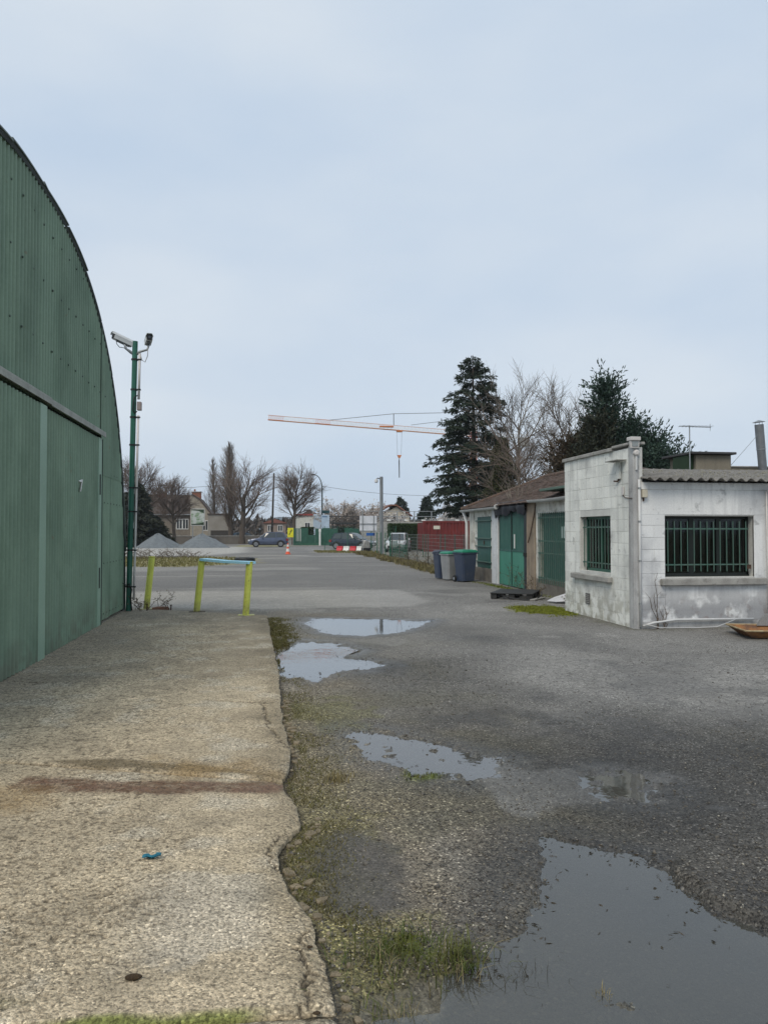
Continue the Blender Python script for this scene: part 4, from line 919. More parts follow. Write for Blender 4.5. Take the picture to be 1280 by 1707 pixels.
# window reveals are the wall thickness; frames, glass, sills, bars
def window_front():
    a, b, c, d = FW; yb = AY + .15
    w = MB(); 
    for q in ((a, b, c, c + .06), (a, b, d - .05, d), (a, a + .05, c, d), (b - .05, b, c, d)): w.box(q[0], q[1], yb, yb + .05, q[2], q[3])
    for xx in (a + .56, a + 1.06): w.box(xx - .04, xx + .04, yb + .003, yb + .047, c + .06, d - .05)
    w.box(a, b, yb - .015, yb, c + .002, c + .03)
    f = w.build('window', M('dark_window_frame', (.012, .018, .016), .5), an, world=True); f['label'] = 'wide barred window facing the camera'
    for k, (p, q) in enumerate(((a + .05, a + .52), (a + .60, a + 1.02), (a + 1.10, b - .05))):
        m = MB(); m.box(p, q, yb + .02, yb + .026, c + .06, d - .05); m.build('pane', MATS['glass'], f, world=True)
    cur = M('brown_curtain', (.11, .06, .04), .9)
    for xx in (a + .44, a + .97):
        m = MB(); V = []; n = 12
        for i in range(n + 1):
            V += [(xx + .15 * i / n, yb + .12 + .015 * math.sin(i * 1.6), c + .08), (xx + .15 * i / n, yb + .12 + .015 * math.sin(i * 1.6), d - .1)]
        m.add(V, [(2 * i, 2 * i + 2, 2 * i + 3, 2 * i + 1) for i in range(n)]); m.build('curtain', cur, f, world=True)
    m = MB(); m.box(6.45, 8.34, AY - .10, AY - .008, .705, .82, .012); m.build('sill', concr, f, world=True)
    for k in range(13):
        xx = a + .075 + k * (b - a - .19) / 12; m = MB(); m.tube([(xx, AY + .045, c + .09), (xx, AY + .045, d - .09)], .009, 6); m.build('bar', bargr, f, world=True)
    for zz in (c + .205, d - .215):
        m = MB(); m.box(a - .0, b - .06, AY + .05, AY + .058, zz - .012, zz + .012); m.build('cross_bar', bargr, f, world=True)
    m = MB(); m.box(b - .10, b - .03, AY + .03, AY + .05, c + .13, c + .2, .004); m.build('latch', rus, f, world=True)
window_front()
def window_left():
    a, b, c, d = LW; xb = AX + .13
    w = MB()
    for q in ((a, b, c, c + .05), (a, b, d - .05, d), (a, a + .05, c, d), (b - .05, b, c, d), ((a + b) / 2 - .03, (a + b) / 2 + .03, c + .05, d - .05)): w.box(xb, xb + .05, q[0], q[1], q[2], q[3])
    f = w.build('window', wgreen, an, world=True); f['label'] = 'green window with vertical bars in the gable wall'
    for (p, q) in ((a + .05, (a + b) / 2 - .03), ((a + b) / 2 + .03, b - .05)):
        m = MB(); m.box(xb + .02, xb + .026, p, q, c + .05, d - .05); m.build('pane', MATS['glass'], f, world=True)
    blind = M('pale_green_slat', (.38, .47, .41), .7)
    for k in range(9):
        yy = a + .12 + k * .135; m = MB(); m.box(xb + .06, xb + .066, yy, yy + (.085 if k % 3 else .05), c + .05, d - .05); m.build('blind_slat', blind if k % 2 else wgreen, f, world=True)
    m = MB(); m.box(AX - .095, AX - .009, a - .08, b + .28, .70, .80, .012); m.build('sill', concr, f, world=True)
    for k in range(10):
        yy = a + .08 + k * (b - a - .16) / 9; m = MB(); m.tube([(AX + .05, yy, c + .07), (AX + .05, yy, d - .05)], .009, 6); m.build('bar', bargr, f, world=True)
    for zz in (c + .16, d - .2):
        m = MB(); m.box(AX + .055, AX + .063, a, b, zz - .012, zz + .012); m.build('cross_bar', bargr, f, world=True)
window_left()
m = MB(); m.box(AX - .018, AX - .006, 13.66, 13.86, .24, .44, .003); g_ = m.build('vent_grille', M('grey_vent', (.13, .13, .125), .7), an, world=True)
for k in range(5):
    m = MB(); m.box(AX - .024, AX - .0185, 13.68, 13.84, .26 + k * .034, .275 + k * .034); m.build('slat', concr, g_, world=True)
# fibre cement roof: corrugated sheets with moss
asb = M('mossy_fibre_cement', (.20, .19, .175), .95, col2=(.12, .115, .105), vscale=3, fine=.3, fscale=60, bump=.006, bscale=45, stain=[((.37, .36, .33), 18, .6, .7, .7, None), ((.09, .085, .07), 9, .56, .68, .7, None)])
SL = .13
def roofz(Y): return 2.45 + (Y - (AY - .24)) * SL
xs = AX + .12
while xs < FR:
    x1 = min(xs + .72, FR + .1); n = int((x1 - xs) / .0225); V = []; Ys = [AY - .24 + rg.uniform(-.01, .01), AY + .1, 13, 14.2, 14.95]
    off = rg.uniform(0, .006)
    for i in range(n + 1):
        X = xs + (x1 - xs) * i / n
        for Yv in Ys:
            zz = roofz(Yv) + .027 * math.sin(2 * PI * X / .18) + off
            V += [(X, Yv, zz), (X, Yv, zz + .009)]
    k = len(Ys) * 2; F = []
    for i in range(n):
        for j in range(len(Ys) - 1):
            a = i * k + 2 * j; b = a + k; F += [(a, a + 2, b + 2, b), (a + 1, b + 1, b + 3, a + 3)]
        F.append((i * k, (i + 1) * k, (i + 1) * k + 1, i * k + 1))
    m = MB(); m.add(V, F); m.build('roof_sheet', asb, an, world=True, angle=50); xs = x1 - .02
# moss and debris lumps on the roof
rr = np.random.default_rng(8); n = 3600; X = rr.uniform(AX + .15, FR, n); Yv = AY - .2 + rr.random(n) ** 1.0 * 2.4; sz = rr.uniform(.008, .028, n)
keep = fbm(X * 2.2, Yv * 2.2, 401, 3) > .42; X, Yv, sz = X[keep], Yv[keep], sz[keep]; n = len(X)
Z = roofz(Yv) + .027 * np.sin(2 * PI * X / .18) + .012
O = np.array([(1, 0, 0), (0, 1, 0), (-1, 0, 0), (0, -1, 0), (0, 0, 1.), (0, 0, -1)]); V = O[None] * sz[:, None, None] * rr.uniform(.5, 1.2, (n, 6, 1)) + np.stack([X, Yv, Z], 1)[:, None] - np.array(ORG[an.name])[None, None]
Tt = np.array([(0, 1, 4), (1, 2, 4), (2, 3, 4), (3, 0, 4), (1, 0, 5), (2, 1, 5), (3, 2, 5), (0, 3, 5)]); o = link('roof_moss', npmesh('roof_moss', V.reshape(-1, 3), (np.arange(n)[:, None, None] * 6 + Tt).reshape(-1, 3)), M('roof_moss_lumps', (.17, .165, .125), .95, col2=(.30, .285, .245), vscale=25), an); o['kind'] = 'stuff'
m = MB(); m.prism([(AX + .25, 2.62), (AX + .36, 2.66), (AX + .5, 2.675), (AX + .62, 2.65), (AX + .7, 2.62)], 'y', AY + 1.2, AY + 1.4); m.build('ridge_tile', M('old_brown_tile', (.23, .17, .12), .9), an, world=True)
# fascia under the roof
m = MB(); m.box(AX + .105, FR, AY - .03, AY - .0095, 2.30, 2.415, .003); m.build('fascia', rend, an, world=True)
# pipes, lamp, siren
pvc = M('white_pvc', (.62, .63, .63), .5, col2=(.53, .54, .54), vscale=4, fine=.06)
m = MB(); m.tube([(AX + .085, AY - .035, 2.46), (AX + .088, AY - .035, 1.2), (AX + .09, AY - .035, .03)], .022, 10); dp = m.build('downpipe', pvc, an, world=True, smooth=True)
for zz in (2.3, 1.75, 1.1, .4):
    m = MB(); m.tube([(AX + .087, AY - .035, zz), (AX + .087, AY - .035, zz + .03)], .026, 10); m.build('pipe_clip', galv, dp, world=True)
m = MB(); m.tube([(AX + .12, AY - .06, .05), (AX + .3, AY - .07, .10), (AX + .7, AY - .07, .145), (AX + 1.3, AY - .065, .14), (AX + 2.1, AY - .06, .135)], .018, 8); m.build('low_pipe', pvc, an, world=True, smooth=True)
m = MB(); m.tube([(AX + .15, AY - .08, .08), (AX + .4, AY - .10, .02), (AX + 1.0, AY - .12, .012), (AX + 1.4, AY - .11, .02), (AX + 1.75, AY - .08, .13)], .007, 6); m.build('loose_cable', pvc, an, world=True, smooth=True)
m = MB(); m.tube([(8.37, AY - .05, 2.28), (8.375, AY - .05, 1.0), (8.39, AY - .05, .12)], .014, 8); m.tube([(8.45, AY - .05, 2.32), (8.37, AY - .05, 2.28)], .014, 8); m.build('wall_conduit', plast, an, world=True, smooth=True)
m = MB(); m.tube([(8.42, AY - .045, 2.3), (8.43, AY - .045, 1.0), (8.45, AY - .045, .2)], .010, 6); m.build('wall_cable', blackp, an, world=True, smooth=True)
m = MB(); m.box(AX - .09, AX + .09, AY - .10, AY + .05, 3.10, 3.16, .006); m.prism([(AX - .08, 3.1), (AX + .08, 3.1), (AX + .07, 2.98), (AX - .07, 2.98)], 'y', AY - .07, AY - .015); fl = m.build('floodlight', plast, an, world=True); m = MB(); m.box(AX - .055, AX + .055, AY - .078, AY - .071, 3.0, 3.085, .002); m.build('lamp_glass', M('grey_lamp_glass', (.28, .31, .32), .2), fl, world=True)
m = MB(); m.lathe((AX + .04, AY - .014, 2.9), [(.055, 0), (.05, -.04), (.03, -.055)], 14, 'y'); m.build('motion_sensor', plast, an, world=True); m = MB(); m.tube([(AX + .04, AY - .03, 2.86), (AX + .04, AY - .03, 2.62)], .018, 8); m.build('sensor_stem', pvc, an, world=True)
m = MB(); m.box(AX + .125, AX + .215, AY - .08, AY - .012, 2.16, 2.29, .008); m.build('siren_box', M('cream_plastic', (.62, .58, .47), .5), an, world=True); m = MB(); m.tube([(AX + .16, AY - .03, 2.16), (AX + .16, AY - .03, 2.10)], .014, 8); m.build('siren_gland', rus, an, world=True)
m = MB(); m.box(AX - .18, AX - .014, 12.15, 12.62, 2.80, 2.815, .003); lb_ = m.build('lamp_bracket', concr, an, world=True); m = MB(); m.box(AX - .05, AX - .014, 12.34, 12.46, 2.5, 2.79, .004); m.build('bracket_plate', wwall, lb_, world=True); m = MB(); m.tube([(AX - .03, 12.40, 2.5), (AX - .03, 12.44, 2.46), (AX - .06, 12.52, 2.47)], .015, 6); m.build('bracket_hook', rus, lb_, world=True)
m = MB(); m.box(AX - .03, AX - .012, 12.24, 12.31, 2.22, 2.36, .003); m.build('cable_box', plast, an, world=True); m = MB(); m.tube([(AX - .018, 12.28, 2.22), (AX - .018, 12.2, 2.17), (AX - .018, 11.95, 2.15)], .006, 5); m.build('cable', rus, an, world=True)
def wallweed(loc, label, seed, h, n):
    t = thing('bare_sapling', label, 'plant', loc); r = random.Random(seed); m = MB()
    for k in range(n):
        l = h * r.uniform(.5, 1); dx = r.uniform(-.45, .12) * l; pts = [(r.gauss(0, .02) + dx * f ** 1.5, -.01 * f, -.02 + l * f) for f in (0, .3, .6, .85, 1)]; m.tube(pts, [.007, .006, .005, .004, .002], 5, False)
        for q in range(3): p = Vector(pts[r.randint(1, 3)]); m.tube([p, p + Vector((r.uniform(-.08, .08), -.01, r.uniform(.03, .12)))], [.003, .0015], 3, False)
    m.build('stems', twm, t)
wallweed((AX + .38, AY - .06, 0), 'bare sapling stems growing up the front wall of the annex', 3, 1.0, 3)
wallweed((AX + .5, AY - .06, 0), 'short dead stalks beside the white pipe at the annex wall', 6, .45, 4)

# rusty tray at the right edge
def tray():
    t = thing('rusty_tray', 'rusty steel tray with sloping sides lying at the right edge', 'tray', (7.60, 10.75, 0), R(-14))
    m = MB(); o_ = [(-.50, -.42), (.75, -.42), (.75, .42), (-.50, .42)]; i_ = [(-.36, -.3), (.62, -.3), (.62, .3), (-.36, .3)]
    V = [(x * 1.0, y, .13) for x, y in o_] + [(x, y, .01) for x, y in i_]; m.add(V, [(0, 1, 5, 4), (1, 2, 6, 5), (2, 3, 7, 6), (3, 0, 4, 7), (4, 5, 6, 7)]); V2 = [(x * .985, y * .98, .128) for x, y in o_] + [(x * .98, y * .97, .025) for x, y in i_]
    m.add(V2, [(1, 0, 4, 5), (2, 1, 5, 6), (3, 2, 6, 7), (0, 3, 7, 4), (7, 6, 5, 4)]); m.build('pan', M('rust_and_paint', (.30, .14, .05), .85, col2=(.10, .06, .045), vscale=9, fine=.25, fscale=60, bump=.003), t)
    m = MB(); P = [(-.5, -.42, .13), (.75, -.42, .13), (.75, .42, .13), (-.5, .42, .13), (-.5, -.42, .13)]; m.tube(P, .014, 6); m.build('rim', M('pale_rusty_rim', (.42, .36, .22), .7, col2=(.25, .16, .08), vscale=14), t)
    m = MB(); m.prism([(-.05, .12), (.75, .12), (.75, .34), (.2, .36), (.02, .24)], 'y', .36, .40); m.build('end_plate', M('bent_zinc', (.34, .35, .35), .5, .5), t)
tray()
# things on and behind the annex roof
ck = M('brown_grey_render', (.235, .21, .165), .95, col2=(.19, .17, .13), vscale=1.5, fine=.12, fscale=30, bump=.003, streak=((.13, .115, .09), .5))
t = thing('roof_turret', 'small flat topped concrete block rising behind the corrugated roof', 'structure', (10.6, 17.3, 0))
m = MB(); m.box(-.45, .46, -.3, .9, 0, 3.44, .01); m.build('body', ck, t); m = MB(); m.box(-.63, .53, -.42, 1.0, 3.445, 3.50, .008); m.build('cap_slab', M('dark_roof_felt', (.05, .05, .052), .7), t)
m = MB(); m.box(-.60, -.455, -.2, .5, 2.6, 3.44, .004); m.build('side_shutter', M('dark_green_shade', (.02, .045, .02), .8), t)
t = thing('rear_wall_block', 'low brown rendered wall running right from the roof turret', 'wall', (12.3, 17.6, 0)); m = MB(); m.box(-1.2, 4, -.1, .1, 0, 3.19, .005); m.build('wall_body', ck, t); m = MB(); m.box(-1.2, 4, -.13, .13, 3.192, 3.225, .004); m.build('coping', concr, t)
t = thing('flue_pipe', 'grey sheet metal flue with a cowl leaning at the right edge', 'flue', (11.98, 17.1, 2.85), rot=(0, R(-4.5), 0))
m = MB(); m.cyl((0, 0, 0), (0, 0, .75), .10, 16); m.cyl((0, 0, .755), (0, 0, 1.36), .104, 16); m.build('duct', M('weathered_zinc', (.20, .215, .23), .55, .4, col2=(.14, .15, .16), vscale=5), t, angle=40)
m = MB(); m.cyl((0, 0, .745), (0, 0, .765), .112, 16); m.build('seam_band', galv, t); m = MB(); m.lathe((0, 0, 1.42), [(.15, 0), (.02, .05)], 14); m.build('cowl', galv, t)
for a in range(3):
    m = MB(); m.cyl((.09 * math.cos(a * 2.1), .09 * math.sin(a * 2.1), 1.35), (.09 * math.cos(a * 2.1), .09 * math.sin(a * 2.1), 1.43), .006, 5); m.build('cowl_leg', galv, t)
m = MB(); m.tube([(11.83, 17.05, 3.98), (11.5, 17.1, 3.6), (11.15, 17.15, 3.21)], .006, 5); tag(m.build('guy_wire', galv), 'thin guy wire running from the flue down to the roof', 'wire')
t = thing('tv_antenna', 'television aerial on a thin mast above the corrugated roof', 'antenna', (9.93, 16.9, 2.7)); m = MB(); m.cyl((0, 0, 0), (0, 0, 1.42), .014, 6); m.build('mast', galv, t)
m = MB(); m.cyl((-.26, 0, 1.40), (.55, 0, 1.385), .010, 6); bm_ = m.build('boom', galv, t)
for k in range(9): xx = -.2 + k * .09; m = MB(); m.cyl((xx, -.16, 1.40), (xx, .16, 1.40), .005, 5); m.build('element', galv, bm_)
m = MB(); m.cyl((.53, 0, 1.30), (.53, 0, 1.47), .006, 5); m.build('reflector', galv, bm_)
m = MB(); m.tube([(-.3, .1, .12), (-.28, .1, .36), (.55, .1, .36), (.55, .1, .12)], .010, 5); m.build('roof_bracket', rus, t)

# ================================================================== OLD SHED
SX = 7.0; SY0 = 15.0; SY1 = 26.0
sh = thing('old_shed', 'old tile roofed shed with green shutters and green door', 'shed', (SX, 20.5, 0))
swall = M('peeling_cream_wall', (.70, .70, .65), .9, col2=(.52, .51, .45), vscale=2.2, fine=.1, fscale=40, bump=.003, stain=[((.25, .23, .19), 3.5, .5, .64, .7, None), ((.15, .14, .11), 5, .36, .55, .9, (.0, .5)), ((.13, .11, .08), 14, .62, .7, .6, None)], streak=((.3, .28, .23), .45))
pil_w = M('chalky_white_pier', (.63, .65, .66), .85, col2=(.52, .54, .55), vscale=2, fine=.1, stain=((.2, .2, .19), 9, .6, .72, .6, None), streak=((.38, .38, .37), .4))
brown = M('brown_pier', (.28, .22, .16), .9, col2=(.19, .15, .11), vscale=3, streak=((.4, .37, .3), .5))
H1 = (23.42, 24.98, .44, 2.08); HD = (20.2, 22.5, 0, 2.24); H2 = (17.0, 19.06, .40, 2.06)
w = MB()
for (a, b, c, d) in ((SY0, H2[0], -.05, 2.4), (H2[0], H2[1], -.05, H2[2]), (H2[0], H2[1], H2[3], 2.4), (H2[1], 19.35, -.05, 2.4)): w.box(SX, SX + .22, a, b, c, d)
w.build('front_wall', swall, sh, world=True); w = MB()
for (a, b, c, d) in ((22.56, H1[0], -.05, 2.4), (H1[0], H1[1], -.05, H1[2]), (H1[0], H1[1], H1[3], 2.4), (H1[1], SY1, -.05, 2.4)): w.box(SX, SX + .22, a, b, c, d)
w.build('front_wall', swall, sh, world=True)
m = MB(); m.box(SX + .22, 11.4, SY1 - .22, SY1, -.05, 2.4); m.box(11.18, 11.4, SY0, SY1 - .22, -.05, 2.4); m.box(SX + .22, 11.18, SY0, SY0 + .2, -.05, 2.4); m.build('rear_walls', swall, sh, world=True)
m = MB(); m.box(SX - .04, SX + .2, 19.36, 19.98, -.05, 2.36, .01); m.build('pier', brown, sh, world=True)
m = MB(); m.box(SX - .05, SX + .2, 22.56, 23.18, -.05, 2.3, .01); m.build('pier', pil_w, sh, world=True)
m = MB(); m.box(SX - .03, SX + .2, 25.35, 25.62, -.05, 2.3, .01); m.build('pier', swall, sh, world=True)
m = MB(); m.box(SX - .012, SX - .001, 23.20, 25.3, .0, .42, .002); m.build('plinth', M('damp_grey_plinth', (.20, .185, .16), .95, col2=(.11, .10, .085), vscale=3), sh, world=True)
m = MB(); m.box(SX - .012, SX - .001, 15.0, 19.3, .0, .38, .002); m.build('plinth', M('damp_grey_plinth', (.20, .185, .16), .95), sh, world=True)
shgr = M('shutter_green', (.022, .09, .075), .55, col2=(.035, .11, .09), vscale=4, fine=.12, streak=((.045, .125, .105), .5))
shgl = M('door_green_sheet', (.05, .225, .16), .55, col2=(.042, .185, .13), vscale=1.5, fine=.08, streak=((.09, .30, .21), .4), stain=((.16, .16, .10), 3, .5, .7, .5, (.0, .5)))
# shuttered window: boards
def shutter(a, b, c, d, n, label, xo=.03, mat=shgr):
    f = MB(); f.box(SX + xo + .03, SX + xo + .06, a, b, c, d); f = f.build('window', darkm, sh, world=True); f['label'] = label
    bw = (b - a) / n
    for k in range(n): m = MB(); j = rg.uniform(0, .006); m.box(SX + xo - j, SX + xo + .029, a + k * bw + .004, a + (k + 1) * bw - .004, c + rg.uniform(0, .01), d - rg.uniform(0, .01), .004); m.build('board', mat, f, world=True)
    return f
f = shutter(H1[0], H1[1], H1[2] - .02, H1[3], 8, 'green boarded shutter with iron straps behind the bins', -.005)
for zz in (.62, 1.12, 1.38, 1.95): m = MB(); m.box(SX - .055, SX - .016, H1[0] - .12, H1[1] + .12, zz - .018, zz + .018, .003); m.build('strap', bargr, f, world=True)
m = MB(); m.box(SX - .03, SX - .013, 24.1, 24.16, 1.18, 1.3); m.build('handle', rus, f, world=True)
f = shutter(H2[0], H2[1], H2[2], H2[3], 10, 'green boarded opening behind an upright bar grille', .09)
for k in range(17): yy = H2[0] + .03 + k * (H2[1] - H2[0] - .03) / 16; m = MB(); m.tube([(SX - .03, yy, .28), (SX - .03, yy, 2.08)], .012, 6); m.build('bar', bargr, f, world=True)
for zz in (.42, 1.05, 1.36, 1.95): m = MB(); m.box(SX - .025, SX - .012, H2[0] - .05, H2[1] + .08, zz - .018, zz + .018, .002); m.build('cross_bar', bargr, f, world=True)
m = MB(); m.box(SX + .06, SX + .084, 17.4, 17.75, 1.44, 1.72, .002); m.build('paper_notice', M('pale_blue_paper', (.5, .62, .6), .8), f, world=True)
# door: corrugated top, plain sheet below, two leaves
dr = MB(); dr.box(SX + .05, SX + .08, HD[0], HD[1], 0.02, HD[3]); dr = dr.build('door', darkm, sh, world=True); dr['label'] = 'two leaf green metal door, ribbed above and plain below'
for (a, b) in ((HD[0] + .02, 21.30), (21.32, HD[1] - .01)):
    m = MB(); m.box(SX - .01, SX + .02, a, b, .03, 1.04, .004); m.build('lower_sheet', shgl, dr, world=True)
    n = int((b - a) / .115)
    for k in range(n):
        y0 = a + k * (b - a) / n; y1 = a + (k + 1) * (b - a) / n; m = MB(); m.prism([(SX + .03, y0 + .002), (SX - .002, y0 + .02), (SX - .012, (y0 + y1) / 2 - .02), (SX - .012, (y0 + y1) / 2 + .02), (SX - .002, y1 - .02), (SX + .03, y1 - .002)], 'z', 1.052, 2.2); m.build('rib_panel', shgr, dr, world=True)
    m = MB(); m.box(SX - .022, SX + .02, a, b, 1.025, 1.075, .003); m.build('rail', shgr, dr, world=True)
m = MB(); m.box(SX - .025, SX - .0125, 21.02, 21.09, 1.12, 1.52, .002); m.build('white_tag', white, dr, world=True)
m = MB(); m.box(SX - .03, SX + .0, 21.302, 21.318, .05, 2.1); m.build('meeting_bar', darkm, dr, world=True)
m = MB(); m.box(SX - .04, SX + .05, 19.99, 20.19, .0, 2.2, .005); m.build('jamb', M('dark_jamb', (.02, .03, .035), .7), dr, world=True)
m = MB(); m.box(SX - .06, SX - .041, 19.95, 20.2, .92, 1.02, .003); m.build('lock_bar', darkm, dr, world=True)
# dark tarpaulin sagging over the door head
tm = M('black_blue_tarpaulin', (.012, .014, .022), .5, col2=(.02, .024, .034), vscale=4, fine=.1)
m = MB(); n = 30; V = []
for i in range(n + 1):
    Y = 19.9 + 2.9 * i / n; s_ = .03 * math.sin(i * .9) + .015 * math.sin(i * 2.3)
    for (dx_, dz) in ((.25, .10), (-.04 + s_ * .4, .04), (-.13 + s_ * .5, -.05), (-.12 + s_, -.18), (-.09 + s_ * 1.2, -.30 - .05 * math.sin(i * .45) - (.08 if i > 20 else 0) + .03 * math.sin(i * 1.7))): V.append((SX + dx_, Y, 2.42 + dz))
m.add(V, [(i * 5 + k, (i + 1) * 5 + k, (i + 1) * 5 + k + 1, i * 5 + k + 1) for i in range(n) for k in range(4)]); o = m.build('tarpaulin', tm, sh, world=True, smooth=True)
# roof structure and tiles
RX, RZ, EX, EZ = 9.2, 3.42, 6.78, 2.36; RY1 = 24.4
tile = M('brown_clay_tile', (.125, .082, .062), .95, col2=(.075, .055, .045), vscale=7, vpos=(.35, .65), fine=.35, fscale=22, bump=.004, stain=((.12, .105, .075), 3, .55, .7, .5, None))
m = MB(); m.add([(EX + .06, SY0, EZ - .02), (EX + .06, SY1 + .25, EZ - .02), (RX, RY1, RZ - .03), (RX, SY0 + 4.0, RZ - .03), (11.6, SY0, EZ), (11.6, SY1 + .25, EZ)], [(0, 1, 2, 3), (3, 2, 5, 4), (1, 5, 2), (0, 3, 4)]); m.build('roof_deck', M('dark_batten', (.06, .045, .035), .9), sh, world=True)
rows = 22; V = []; Fq = []; r = random.Random(12)
for i in range(rows):
    f0 = i / rows; f1 = (i + 1.25) / rows; X0, Z0 = EX + (RX - EX) * f0, EZ + (RZ - EZ) * f0; X1, Z1 = EX + (RX - EX) * min(f1, 1.02), EZ + (RZ - EZ) * min(f1, 1.02)
    Yend = SY1 + .28 - (SY1 + .28 - RY1) * f0; Yv = SY0 + 4.0 * f0 + (.09 if i % 2 else 0)
    while Yv < Yend:
        b = len(V); up = r.uniform(.012, .03); w_ = .178; e = min(Yv + w_, Yend); sk = r.uniform(-.008, .008)
        V += [(X0 + sk, Yv, Z0 + up), (X0 + sk + r.uniform(-.006, .006), e, Z0 + up + r.uniform(-.006, .006)), (X1, e, Z1 + .006), (X1, Yv, Z1 + .006), (X0 + sk, Yv, Z0 + up - .014), (X0 + sk, e, Z0 + up - .014)]
        Fq += [(b, b + 1, b + 2, b + 3), (b, b + 4, b + 5, b + 1)]; Yv += .18
m = MB(); m.v = V; m.f = Fq; o = m.build('roof_tiles', tile, sh, world=True); o['kind'] = 'stuff'
m = MB(); 
for k in range(24):
    y0 = SY0 + 4.0 + k * (RY1 - SY0 - 4.0) / 24; m = MB(); m.tube([(RX, y0, RZ + .0), (RX, y0 + .42, RZ + .006)], [.085, .075], 10); m.build('ridge_tile', tile, sh, world=True)
m = MB(); m.tube([(RX, RY1, RZ), (EX - .0, SY1 + .27, EZ + .02)], .07, 8); m.build('hip_tiles', tile, sh, world=True)
gut = M('pale_zinc_gutter', (.52, .53, .52), .55, col2=(.40, .41, .40), vscale=4, fine=.1)
def gutter(y0, y1, x, z, sag=0):
    m = MB(); n = 10; V = []; seg = 9
    for i in range(n + 1):
        Y = y0 + (y1 - y0) * i / n; zz = z - sag * math.sin(PI * i / n)
        for k in range(seg): a = PI + PI * k / (seg - 1); V += [(x + .075 * math.cos(a), Y, zz + .075 * math.sin(a)), (x + .068 * math.cos(a), Y, zz + .068 * math.sin(a))]
    F = []
    for i in range(n):
        for k in range(seg - 1):
            a = (i * seg + k) * 2; b = a + seg * 2; F += [(a, b, b + 2, a + 2), (a + 1, a + 3, b + 3, b + 1)]
        F += [(i * seg * 2, i * seg * 2 + 1, (i + 1) * seg * 2 + 1, (i + 1) * seg * 2), (i * seg * 2 + 2 * seg - 2, (i + 1) * seg * 2 + 2 * seg - 2, (i + 1) * seg * 2 + 2 * seg - 1, i * seg * 2 + 2 * seg - 1)]
    m.add(V, F); g_ = m.build('gutter', gut, sh, world=True, angle=50)
    m = MB(); m.lathe((x, y0 - .01, z), [(.078, 0), (.078, .012)], 14, 'y'); m.build('end_cap', gut, g_, world=True)
gutter(22.2, 26.35, SX - .20, 2.34); gutter(16.2, 19.3, SX - .20, 2.42, .02)
m = MB(); m.box(SX - .18, SX - .01, 22.2, 26.2, 2.31, 2.335, .003); m.build('soffit', pil_w, sh, world=True)
m = MB(); m.box(SX - .16, SX - .01, 15.0, 19.3, 2.36, 2.385, .003); m.build('soffit', pil_w, sh, world=True)
m = MB(); m.tube([(SX - .19, 26.15, 2.3), (SX - .13, 26.1, 2.1), (SX - .1, 26.0, 1.9), (SX - .1, 26.0, .05)], .05, 10); m.build('downpipe', pvc, sh, world=True, smooth=True)
m = MB(); m.box(SX - .25, SX + .3, 15.4, 18.4, 2.60, 2.66, .004); m.build('green_board', M('dull_green_board', (.09, .15, .12), .7), sh, world=True)
m = MB(); m.tube([(SX - .05, 19.2, 2.3), (SX - .07, 19.6, 1.5), (SX - .08, 19.75, 1.3)], .014, 6); m.build('loose_rod', rus, sh, world=True)
bramble((SX - .25, 19.3, 0), 10, .4, .75, 15, 'dead weeds in front of the brown shed pier', leafy=1)
bramble((SX - .15, 21.0, 0), 4, .35, .95, 17, 'bramble shoot with narrow leaves against the green door', leafy=2, mat=M('green_stem', (.05, .06, .03), .8))
bramble((SX - .3, 18.3, 0), 8, .4, .45, 18, 'low dead weeds under the barred shed window', leafy=1)
# climbing bare stems on the roof edge
t = thing('bare_sapling', 'thin bare saplings rising in front of the shed roof', 'plant', (SX + .35, 21.6, 2.3)); r = random.Random(5); m = MB()
for k in range(10):
    a = r.uniform(-1.8, 1.8); l = r.uniform(.5, 1.35); pts = [(r.gauss(0, .05), a * (.4 + .6 * f) + r.gauss(0, .03), l * f + .02) for f in (0, .25, .5, .75, 1)]; m.tube(pts, [.009, .008, .006, .004, .002], 4, False)
    for q in range(5): p = Vector(pts[r.randint(1, 4)]); m.tube([p, p + Vector((r.gauss(0, .1), r.gauss(0, .25), r.uniform(.1, .4)))], [.004, .0015], 3, False)
m.build('stems', M('pale_stem', (.20, .175, .14), .9), t)

# ================================================================== PALLET, BIN GROUP, DEBRIS
pb = M('black_pallet_plastic', (.022, .023, .024), .6, col2=(.035, .036, .036), vscale=8, fine=.15)
t = thing('black_pallet', 'black plastic pallet lying in front of the green door', 'pallet', (6.0, 18.0, .0), R(62))
for k in range(7): xx = -.6 + k * .2; m = MB(); m.box(xx - .07, xx + .07, -.5, .5, .13, .155, .004); m.build('deck_board', pb, t)
for a in (-.55, 0, .55):
    for b in (-.42, 0, .42): m = MB(); m.box(a - .09, a + .09, b - .07, b + .07, .025, .129, .005); m.build('block', pb, t)
for b in (-.42, 0, .42): m = MB(); m.box(-.65, .65, b - .06, b + .06, .0, .0245, .004); m.build('skid', pb, t)
t = thing('bent_hose', 'bent black hose curving on the ground before the pallet', 'hose', (6.0, 17.2, 0)); m = MB(); m.tube([(-.6, .5, .14), (-.35, .1, .05), (-.1, -.15, .02), (.2, -.05, .02), (.45, .25, .10), (.5, .4, .16)], .014, 8); m.build('tube', pb, t, smooth=True)
m = MB(); m.add([(0, 0, .02), (.12, -.28, .02), (.42, -.42, .05), (.62, -.3, .16), (.55, -.05, .22), (.2, .05, .1)], [(0, 1, 2, 3, 4, 5)]); m.add([(0, 0, .01), (.12, -.28, .01), (.42, -.42, .04), (.62, -.3, .15), (.55, -.05, .21), (.2, .05, .09)], [(5, 4, 3, 2, 1, 0)])
